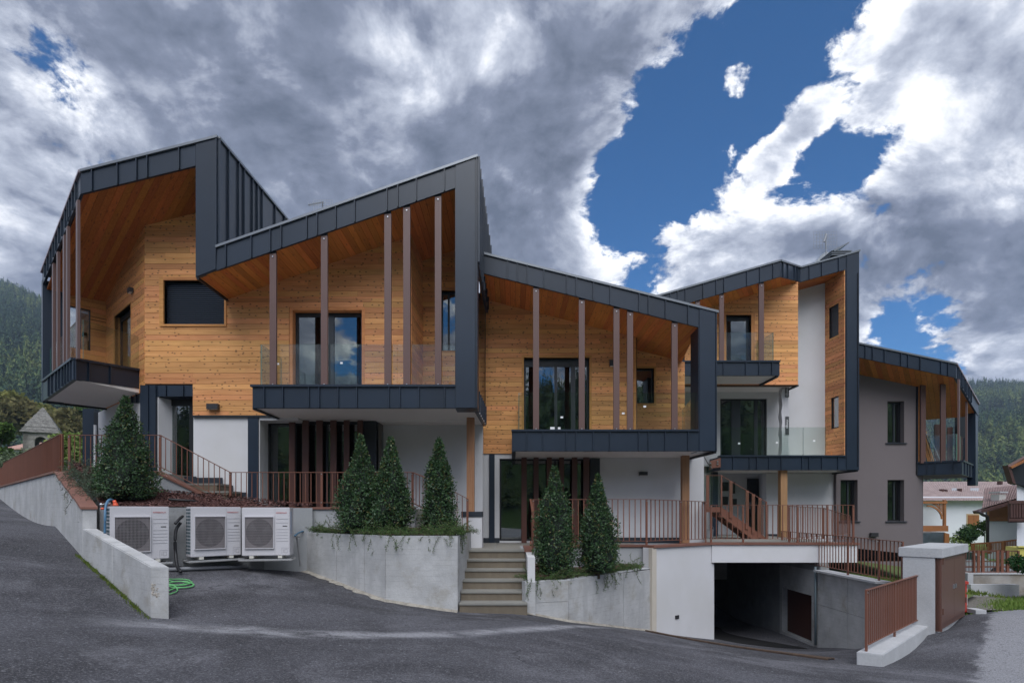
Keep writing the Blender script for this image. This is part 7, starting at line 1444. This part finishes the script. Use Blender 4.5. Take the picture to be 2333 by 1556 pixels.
for i in range(nc):
    k0, k1 = i / nc, (i + 1) / nc; h0, h1_ = ez + (az - ez) * k0, ez + (az - ez) * k1 + .02; prof_ = lambda k: (1 - k) * 1.12 * (1 + .05 * math.sin(3.14 * k)) * half + .05
    r0, r1 = prof_(k0) * rnd.uniform(.985, 1.02), prof_(k0 + .4 / nc); pts0, pts1 = [], []
    for c in range(24):
        t_ = c / 6; sgm = int(t_) % 4; f_ = t_ - int(t_); cs = ((-1, -1), (1, -1), (1, 1), (-1, 1)); u = cs[sgm][0] + (cs[(sgm + 1) % 4][0] - cs[sgm][0]) * f_; v = cs[sgm][1] + (cs[(sgm + 1) % 4][1] - cs[sgm][1]) * f_
        j_ = 1 + rnd.uniform(-.02, .025); a_ = rot2(u * r0 * j_, v * r0 * j_); b_ = rot2(u * r1 * j_, v * r1 * j_); pts0.append(Vector((a_.x, a_.y, h0 + rnd.uniform(-.02, .02)))); pts1.append(Vector((b_.x, b_.y, h1_)))
    mk('slate_course', pts0 + pts1, [tuple(reversed(range(24))), tuple(range(24, 48))] + [(c, (c + 1) % 24, (c + 1) % 24 + 24, c + 24) for c in range(24)], roofst, tb)
def simple_house(label, cat, x0, x1, y0, y1, zb, ze, zr, wallm, roofm, ridge='x', over=.6, name='village_house', group=None):
    r = thing(name, label, cat, ((x0 + x1) / 2, (y0 + y1) / 2, zb), group); box('wall', x0, x1, y0, y1, zb, ze, wallm, r)
    if ridge == 'x':
        ym = (y0 + y1) / 2
        for a, b in ((y0 - over, ym), (y1 + over, ym)): za = ze - (zr - ze) * over / (ym - y0); MB().prism([Vector((x0 - over, a, za)), Vector((x1 + over, a, za)), Vector((x1 + over, b, zr)), Vector((x0 - over, b, zr))], (0, 0, .14)).build('roof', roofm, r)
        for xx in (x0, x1): mk('gable', [(xx, y0, ze), (xx, y1, ze), (xx, ym, zr)], [(0, 1, 2)], wallm, r)
    else:
        xm_ = (x0 + x1) / 2
        for a, b in ((x0 - over, xm_), (x1 + over, xm_)): za = ze - (zr - ze) * over / (xm_ - x0); MB().prism([Vector((a, y0 - over, za)), Vector((a, y1 + over, za)), Vector((b, y1 + over, zr)), Vector((b, y0 - over, zr))], (0, 0, .14)).build('roof', roofm, r)
        for yy in (y0, y1): mk('gable', [(x0, yy, ze), (x1, yy, ze), (xm_, yy, zr)], [(0, 1, 2)], wallm, r)
    return r
def tilemat(name, base, sx, sy, amp=.9):
    m = bpy.data.materials.new(name); m.use_nodes = True; N = m.node_tree.nodes; L = m.node_tree.links; b = N['Principled BSDF']; b.inputs['Roughness'].default_value = .75
    g = N.new('ShaderNodeNewGeometry'); mp = N.new('ShaderNodeMapping'); L.new(g.outputs['Position'], mp.inputs[0])
    br = N.new('ShaderNodeTexNoise'); L.new(mp.outputs[0], br.inputs['Vector']); br.inputs['Scale'].default_value = 2.5; br.inputs['Detail'].default_value = 4
    mx = N.new('ShaderNodeMix'); mx.data_type = 'RGBA'; L.new(br.outputs['Fac'], mx.inputs[0]); mx.inputs[6].default_value = (*[c * .6 for c in base], 1); mx.inputs[7].default_value = (*[min(1, c * 1.5) for c in base], 1); L.new(mx.outputs[2], b.inputs['Base Color']); MATS[name] = m; return m
tile_r = tilemat('brown_roof_tile', (.20, .135, .125), 1, 1); tile_l = tilemat('pale_roof_tile', (.30, .225, .21), 1, 1)
simple_house('distant house with pale pink roof beyond the left fence', 'house', X(22, 75), X(58, 75), 75, 82, -2, Z(1022, 75), Z(1003, 75), plaster, tilemat('pink_roof', (.42, .24, .19), 1, 1), over=.5)
# ================================================================== right background: white houses, car, fences
wall_w = M('house_white', (.72, .73, .77), rough=.9, var=.03); timber = M('orange_timber', (.30, .115, .035), rough=.6, var=.15, vs=3, orand=.08); timber_d = M('dark_timber', (.075, .032, .026), rough=.6, var=.15, vs=3, orand=.06)
def tiled(root, A, Bq, Cq, Dq, nx, ny, mat, name='roof_tile'):
    """roof plane A-B (eave) to D-C (ridge) covered in curved tile rows, joined into one part"""
    A, Bq, Cq, Dq = map(Vector, (A, Bq, Cq, Dq)); nrm = (Bq - A).cross(Dq - A).normalized(); nrm = nrm if nrm.z > 0 else -nrm; mb = MB()
    mb.add([A, Bq, Cq, Dq], [(0, 1, 2, 3)])
    for j in range(ny):
        for i in range(nx):
            pt = lambda u, v: A.lerp(Bq, u).lerp(Dq.lerp(Cq, u), v); u0, u1, v0, v1 = i / nx, (i + .62) / nx, j / ny, (j + 1) / ny; um = (u0 + u1) / 2; hgt = (Bq - A).length / nx * .28
            mb.add([pt(u0, v0), pt(um, v0) + nrm * hgt * 1.25, pt(u1, v0), pt(u0, v1), pt(um, v1) + nrm * hgt * .75, pt(u1, v1)], [(0, 1, 4, 3), (1, 2, 5, 4), (0, 2, 1)])
    o = mb.build(name + 's', mat, root); o['kind'] = 'stuff'; return o
Dh = 46.0; hA = thing('village_house', 'long white house with brown tiled roof, skylights and orange timber porch', 'house', (X(2200, Dh), Dh, -4)); xa_, xb_ = X(2040, Dh), X(2312, Dh); ze_ = Z(1139, Dh); zr_h = Z(1097, 51)
box('wall', xa_, X(2245, Dh), Dh, Dh + 8, -6, ze_ + .3, wall_w, hA); tiled(hA, (xa_, Dh - .7, ze_ - .05), (X(2255, Dh), Dh - .7, ze_ - .05), (X(2313, 51), 51, zr_h), (xa_, 51, zr_h), 62, 13, tile_l)
wn_ = box('window', X(2201.5, Dh), X(2230.5, Dh), Dh - .04, Dh + .1, Z(1198, Dh), Z(1170, Dh), M('pale_trim', (.55, .42, .25), rough=.7), hA)
for a, b in ((2204, 2216), (2216.6, 2228.5)): box('shutter_leaf', X(a, Dh), X(b, Dh), Dh - .09, Dh - .04, Z(1196, Dh), Z(1173, Dh), timber, wn_)
for px, wd in ((2171, 12), (2217, 21)):
    D_ = 48.2; sk = MB().prism([P(px - wd / 2, 1123.5, D_ - .2), P(px + wd / 2, 1123, D_ - .2), P(px + wd / 2 - 1, 1114.5, D_ + .6), P(px - wd / 2 + 1, 1115, D_ + .6)], (0, -.15, .12)).build('skylight', steel, hA); MB().prism([P(px - wd / 2 + 1.3, 1122, D_ - .36), P(px + wd / 2 - 1.5, 1121.7, D_ - .36), P(px + wd / 2 - 2.3, 1115.3, D_ + .44), P(px - wd / 2 + 2, 1116, D_ + .44)], (0, -.06, .06)).build('pane', M('skylight_glass', (.75, .78, .8), rough=.15), sk)  # whitish pane colour stands in for sky reflected in the skylights
for px, py in ((2145, 1122), (2153, 1123), (2186, 1121), (2278, 1104)): box('roof_vent', X(px - 2, 48), X(px + 2, 48), 47.8, 48.2, Z(py, 48), Z(py - 8, 48), timber_d, hA)
box('porch_post', X(2147, Dh - 1.2), X(2151.5, Dh - 1.2), Dh - 1.4, Dh - 1.2, Z(1208, Dh), ze_, timber, hA); box('porch_parapet', X(2060, Dh - 1.2), X(2154, Dh - 1.2), Dh - 1.5, Dh - 1.3, Z(1210, Dh - 1.2), Z(1197, Dh - 1.2), timber, hA); box('porch_beam', X(2060, Dh - 1.2), X(2153, Dh - 1.2), Dh - 1.45, Dh - 1.25, Z(1147, Dh - 1.2), Z(1142, Dh - 1.2), timber, hA)
ac_ = [P(2112 + 34 * math.sin(t_), 1182 - 30 * math.cos(t_), Dh - 1.35) for t_ in [k * math.pi / 2 / 8 for k in range(9)]]
for a, b in zip(ac_[:-1], ac_[1:]): bar('arch_brace', a, b, .12, .12, timber, hA)
for k in range(7): bar('lattice', P(2124 + k * 4, 1147, Dh - 1.35), P(2132 + k * 2.5, 1150 + k * 3.2, Dh - 1.35), .05, .05, timber, hA)
pp_ = thing('wood_store', 'tarpaulin-covered woodpile under the orange porch', 'woodpile', (X(2140, 42), 42, -3.5)); MB().prism([P(2100, 1214, 42), P(2152, 1212, 42), P(2152, 1240, 42), P(2100, 1240, 42)], (0, 1.5, 0)).build('tarpaulin', M('tarpaulin', (.06, .075, .09), rough=.3, var=.4, vs=2, bump=.8, bs=3), pp_); MB().prism([P(2152.5, 1213, 41.9), P(2163, 1216, 41.9), P(2163, 1240, 41.9), P(2152.5, 1240, 41.9)], (0, 1.5, 0)).build('woodpile', timber, pp_)
Dn = 34.0; hB = thing('village_house', 'nearer white house with ribbed brown roof, pale chimney and orange gable', 'house', (X(2300, Dn), Dn, -4)); xw_ = X(2252, Dn)
MB().prism([Vector((xw_, Dn, -6)), Vector((X(2420, Dn), Dn, -6)), Vector((X(2420, Dn), Dn, Z(1186, Dn))), Vector((xw_, Dn, Z(1186, Dn)))], (6.6, 7, 0)).build('wall', wall_w, hB); box('gable_boarding', xw_, X(2330, Dn), Dn - .05, Dn + .1, Z(1187, Dn), Z(1150, Dn), timber, hB); box('gable_beam', xw_ - .1, X(2330, Dn), Dn - .15, Dn - .05, Z(1186, Dn), Z(1177, Dn), timber, hB)
tiled(hB, P(2237, 1158, Dn - .9), P(2360, 1122, Dn - .9), P(2380, 1098, Dn + 3.5), P(2243, 1112, Dn + 3.5), 22, 8, tile_r); MB().prism([P(2231, 1164, Dn - 1.0), P(2345, 1130, Dn - 1.0), P(2345, 1137, Dn - 1.0), P(2234, 1170, Dn - 1.0)], (0, .5, 0)).build('barge_board', timber_d, hB)
cn = box('chimney', X(2267, Dn), X(2282, Dn), Dn - .3, Dn + .3, Z(1150, Dn), Z(1126, Dn), M('pale_render', (.5, .48, .45), rough=.9), hB); box('chimney_cap', X(2265, Dn), X(2284, Dn), Dn - .4, Dn + .4, Z(1123, Dn), Z(1120, Dn), conc_l, cn)
MB().tube([P(2229, 1165, Dn - 1.05), P(2234, 1168, Dn - 1.0), P(2240, 1173, Dn - .7), P(2249, 1176, Dn - .2), P(2250, 1185, Dn - .15), P(2250, 1245, Dn - .15)], .09, 8).build('gutter_pipe', M('pipe_brown', (.05, .035, .04), rough=.5), hB, True)
Dk = 27.0; hC = thing('village_house', 'dark-timbered chalet with overhanging eave and balcony at the right edge', 'house', (X(2340, Dk), Dk, -4))
MB().prism([P(2296, 1059, Dk), P(2345, 1032, Dk), P(2345, 1038, Dk), P(2299, 1064, Dk)], (4.4, 4, 0)).build('roof', tile_r, hC); MB().prism([P(2296, 1060, Dk), P(2304, 1066, Dk), P(2315, 1103, Dk), P(2308, 1100, Dk)], (0, .3, 0)).build('barge_board', timber_d, hC); MB().prism([P(2304, 1064, Dk + .3), P(2350, 1040, Dk + .3), P(2350, 1115, Dk + .3), P(2333, 1106, Dk + .3), P(2314, 1102, Dk + .3)], (0, .2, 0)).build('eave_underside', metal_dk, hC)
MB().prism([P(2304, 1063, Dk - .1), P(2345, 1043, Dk - .1), P(2345, 1048, Dk - .1), P(2306, 1067, Dk - .1)], (0, .2, 0)).build('purlin', timber, hC)
bl_ = MB().prism([P(2300, 1140, Dk), P(2350, 1140, Dk), P(2350, 1190, Dk), P(2300, 1190, Dk)], (0, .1, 0)).build('balcony', timber_d, hC)
for k in range(7):
    px = 2303 + k * 6.3; MB().prism([P(px, 1146, Dk - .06), P(px + 4.6, 1146, Dk - .06), P(px + 4.6, 1179, Dk - .06), P(px, 1179, Dk - .06)], (0, .05, 0)).build('balcony_board', timber_d, bl_)
for yy in (1141, 1181): MB().prism([P(2299, yy, Dk - .08), P(2350, yy, Dk - .08), P(2350, yy + 6, Dk - .08), P(2299, yy + 6, Dk - .08)], (0, .06, 0)).build('balcony_rail', timber_d, bl_)
MB().prism([Vector((X(2338, Dk), Dk + .5, -5)), Vector((X(2420, Dk), Dk + .5, -5)), Vector((X(2420, Dk), Dk + .5, Z(1090, Dk))), Vector((X(2338, Dk), Dk + .5, Z(1090, Dk)))], (6.5, 6, 0)).build('wall', wall_w, hC)
leafy('dark rounded bush in front of the long white house', (X(2211, 43), 43, Z(1240, 43)), 1.35, .75, 91, leafmat('thuja', (.03, .07, .03), (.07, .13, .04), rough=.8, spec=.1), n=2600, L=(.08, .18), name='garden_bush', group='garden bushes'); leafy('thin small tree by the downpipe of the nearer white house', (X(2242, 38), 38, Z(1235, 38)), 1.5, .45, 92, grn, n=420, L=(.1, .2), name='small_tree', group='garden bushes')
leafy('low pale hedge left of the dark bush', (X(2185, 43.5), 43.5, Z(1240, 43.5)), .45, .8, 93, pal, n=900, L=(.08, .16), name='low_hedge', group='garden bushes'); leafy('dense dark conifer hedge at the right edge beside the low wall', (X(2378, 15.5), 15.5, -2.7), 1.6, .58, 94, leafmat('yew', (.015, .05, .018), (.04, .10, .03), rough=.8, spec=.1), n=5200, L=(.04, .09), name='conifer_hedge', group='garden bushes')
struct(mk('lane', [(9, 19.5, -3.3), (40, 19.5, -3.3), (60, 40, -3.2), (12, 33, -3.2)], [(0, 1, 2, 3)], M('lane_asphalt', (.10, .10, .105), rough=.9, var=.15, vs=1))); struct(mk('roadside_lawn', [(12, 30.2, -3.0), (60, 30.2, -3.0), (90, 48, -2.6), (12, 48, -2.6)], [(0, 1, 2, 3)], M('bright_lawn', (.12, .20, .035), rough=.95, var=.25, vs=1.2)))
# wooden rail fence on the lane's far side
wf = thing('wooden_fence', 'brown wooden rail fence along the lane behind the silver car', 'fence', (X(2220, 29.5), 29.5, -3))
wpts = [(2217, 1237, 1262, 31.0), (2254, 1235, 1257, 30.5), (2288, 1232, 1254, 30.0), (2325, 1227, 1250, 29.5), (2370, 1222, 1245, 29.2)]
for i, (px, yt, yb_, D_) in enumerate(wpts):
    MB().bar(P(px, yb_ + 4, D_), P(px, yt, D_), .14, .14).build('fence_post', timber, wf)
    if i < len(wpts) - 1:
        q = wpts[i + 1]
        for k in (0.06, .95): bar('fence_rail', P(px, yt + (yb_ - yt) * k, D_), P(q[0], q[1] + (q[2] - q[1]) * k, q[3]), .07, .09, timber, wf)
        for j in range(1, 10): k = j / 10; a = P(px, yt + 1.5, D_).lerp(P(q[0], q[1] + 1.5, q[3]), k); b = P(px, yb_, D_).lerp(P(q[0], q[2], q[3]), k); bar('paling', a, b, .03, .03, timber, wf)
# low wall with slatted brown fence in front of the car
zlw = Z(1308, 17.6); lwl = thing('low_wall', 'stained low concrete wall under the slatted brown fence at the right', 'wall', (13.5, 17.6, -2.6))
box('wall', X(2212, 17.6), X(2345, 17.6), 17.6, 17.85, -3.4, zlw, M('mossy_concrete', (.20, .165, .12), rough=.95, var=.35, vs=1.5, bump=.5, bs=20, tint=(.33, .32, .31), tfac=.8, ts=.8), lwl); box('cap', X(2212, 17.6), X(2345, 17.6), 17.57, 17.88, zlw + .002, zlw + .04, conc_l, lwl); box('end_pier', X(2199, 17.6), X(2211.5, 17.6), 17.5, 17.9, -3.4, zlw + .05, conc_l, lwl)
fk = box('edging', X(2212, 16.4), X(2322, 16.4), 16.4, 16.55, -2.9, Z(1331, 16.4), conc_l); tag(fk, 'pale concrete edging strip between grass and low wall', 'edging')
sf = thing('slat_fence', 'open brown steel fence with wide slats in front of the silver car', 'fence', (13.5, 17.7, zlw)); Dz = 17.72
for px in (2227, 2237.5, 2270.5, 2281, 2294): box('wide_slat', X(px, Dz), X(px + 6, Dz), Dz, Dz + .03, zlw + .04, Z(1253.5, Dz), rust, sf)
for k in range(18): px = 2203 + k * 7.0; bar('thin_bar', (X(px, Dz), Dz + .04, zlw + .05), (X(px, Dz), Dz + .04, Z(1255, Dz)), .012, .012, rust_dk, sf)
for px in (2219, 2320): bar('fence_post', (X(px, Dz), Dz, zlw), (X(px, Dz), Dz, Z(1254, Dz)), .05, .05, rust, sf)
for yy, hh in ((1255, .03), (1279, .025), (1291, .05), (1303, .05)): bar('fence_rail', (X(2200, Dz), Dz + .045, Z(yy, Dz)), (X(2321, Dz), Dz + .045, Z(yy, Dz)), .03, hh, rust_dk, sf)
# silver car
Dc = 26.0; zg = -3.27; car = thing('parked_car', 'silver hatchback parked behind the slatted brown fence', 'car', (X(2240, Dc), Dc + .9, zg)); paint = M('silver_paint', (.50, .52, .56), rough=.25, metal=.6, coat=.6); tyre = M('tyre', (.012, .012, .012), rough=.8); cgl = M('car_glass', (.02, .035, .03), rough=.05); k_ = 1.0; x0c = X(2313, Dc) - 4.15
def side(pts): return [(x0c + a, zg + b) for a, b in pts]
lower = [(0.0, .35), (.02, .75), (.10, 1.0), (.35, 1.02), (1.9, .98), (3.05, .92), (3.75, .80), (4.08, .62), (4.15, .42), (4.12, .25), (3.9, .20), (.15, .22)]
roofp = [(.15, 1.0), (.45, 1.34), (.95, 1.50), (1.75, 1.52), (2.25, 1.42), (2.75, 1.15), (3.1, .94), (1.9, .96)]
def loft(name, pts, y0, y1, inset, mat, parent):
    n = len(pts); q = side(pts); cxm = sum(p[0] for p in q) / n; czm = sum(p[1] for p in q) / n; sh_ = lambda f: [(cxm + (p[0] - cxm) * f, czm + (p[1] - czm) * f) for p in q]
    rows = [(y0, sh_(1 - inset)), (y0 + .12, q), (y1 - .12, q), (y1, sh_(1 - inset))]; v = [(p[0], y, p[1]) for y, r in rows for p in r]; f = [(i * n + j, i * n + (j + 1) % n, (i + 1) * n + (j + 1) % n, (i + 1) * n + j) for i in range(3) for j in range(n)] + [tuple(range(n)), tuple(reversed(range(3 * n, 4 * n)))]
    return mk(name, v, f, mat, parent, False)
loft('body', lower, Dc, Dc + 1.72, .035, paint, car); gh_ = loft('greenhouse', roofp, Dc + .12, Dc + 1.60, .05, paint, car)
Fc = front(Dc + .10)
for pts in ([(.62, 1.02), (.80, 1.36), (1.30, 1.44), (1.38, 1.02)], [(1.46, 1.02), (1.40, 1.44), (1.85, 1.43), (2.22, 1.33), (2.55, 1.06), (2.5, 1.01)]): slab('side_window', Fc, side(pts), -.05, .012, cgl, gh_)
mk('windscreen', [(x0c + 2.30, Dc + .22, zg + 1.42), (x0c + 2.30, Dc + 1.5, zg + 1.42), (x0c + 3.06, Dc + 1.56, zg + .965), (x0c + 3.06, Dc + .16, zg + .965)], [(0, 1, 2, 3)], cgl, gh_)
for cx2 in (.78, 3.33):
    wl_ = MB().tube([(x0c + cx2, Dc - .01, zg + .31), (x0c + cx2, Dc + .2, zg + .31)], .31, 24).build('wheel', tyre, car); MB().tube([(x0c + cx2, Dc - .03, zg + .31), (x0c + cx2, Dc, zg + .31)], .20, 18).build('rim', steel, wl_)
    MB().add([(x0c + cx2 + .39 * math.cos(math.pi * k / 12), Dc - .002, zg + .31 + .39 * math.sin(math.pi * k / 12)) for k in range(13)], [tuple(range(13))]).build('wheel_arch', tyre, car)
MB().prism([Vector((x0c + 3.75, Dc - .01, zg + .74)), Vector((x0c + 4.03, Dc + .02, zg + .62)), Vector((x0c + 4.02, Dc + .02, zg + .52)), Vector((x0c + 3.7, Dc - .01, zg + .62))], (0, .05, 0)).build('headlight', M('lamp_glass', (.7, .72, .75), rough=.1), car); box('mirror', x0c + 2.35, x0c + 2.52, Dc - .14, Dc + .05, zg + 1.0, zg + 1.13, paint, car); box('fog_lamp', x0c + 3.95, x0c + 4.08, Dc + .0, Dc + .05, zg + .30, zg + .38, tyre, car); box('door_joint', x0c + 1.40, x0c + 1.415, Dc - .004, Dc + .02, zg + .3, zg + .98, tyre, car); box('door_handle', x0c + 1.5, x0c + 1.68, Dc - .02, Dc + .02, zg + .84, zg + .87, paint, car)
yb_ = MB().prism([P(2319, 1246, 24), P(2345, 1246, 24), P(2345, 1268, 24), P(2319, 1268, 24)], (0, .6, 0)).bar(P(2318, 1245, 23.95), P(2346, 1245, 23.95), .1, .06).build('yellow_crate', M('yellow_plastic', (.62, .55, .14), rough=.5)); tag(yb_, 'pale yellow crate at the right edge above the hedge', 'crate')
wb = box('vent_grid', X(1910, 19.8), X(1930, 19.8), 19.78, 19.84, Z(1308, 19.8), Z(1283, 19.8), white_p, h4)
for i in range(3):
    for j in range(3): box('vent_slot', X(1911.5 + i * 6, 19.77), X(1916 + i * 6, 19.77), 19.76, 19.78, Z(1289 + j * 7, 19.77), Z(1284.5 + j * 7, 19.77), frame_m, wb)
# ================================================================== air
hz = box('haze', -1450, 1450, -1450, 1450, -9.0, 330, None); hz['kind'] = 'stuff'; hz['label'] = 'thin blue valley haze'; hz['category'] = 'haze'
hm = bpy.data.materials.new('haze'); hm.use_nodes = True; hm.node_tree.nodes.clear(); pv = hm.node_tree.nodes.new('ShaderNodeVolumePrincipled'); pv.inputs['Color'].default_value = (.62, .76, 1.0, 1); pv.inputs['Density'].default_value = HAZE; pv.inputs['Anisotropy'].default_value = .1
ho = hm.node_tree.nodes.new('ShaderNodeOutputMaterial'); hm.node_tree.links.new(pv.outputs[0], ho.inputs['Volume']); hz.data.materials.clear(); hz.data.materials.append(hm)
for o in bpy.data.objects:
    if '_local' in o.keys(): del o['_local']
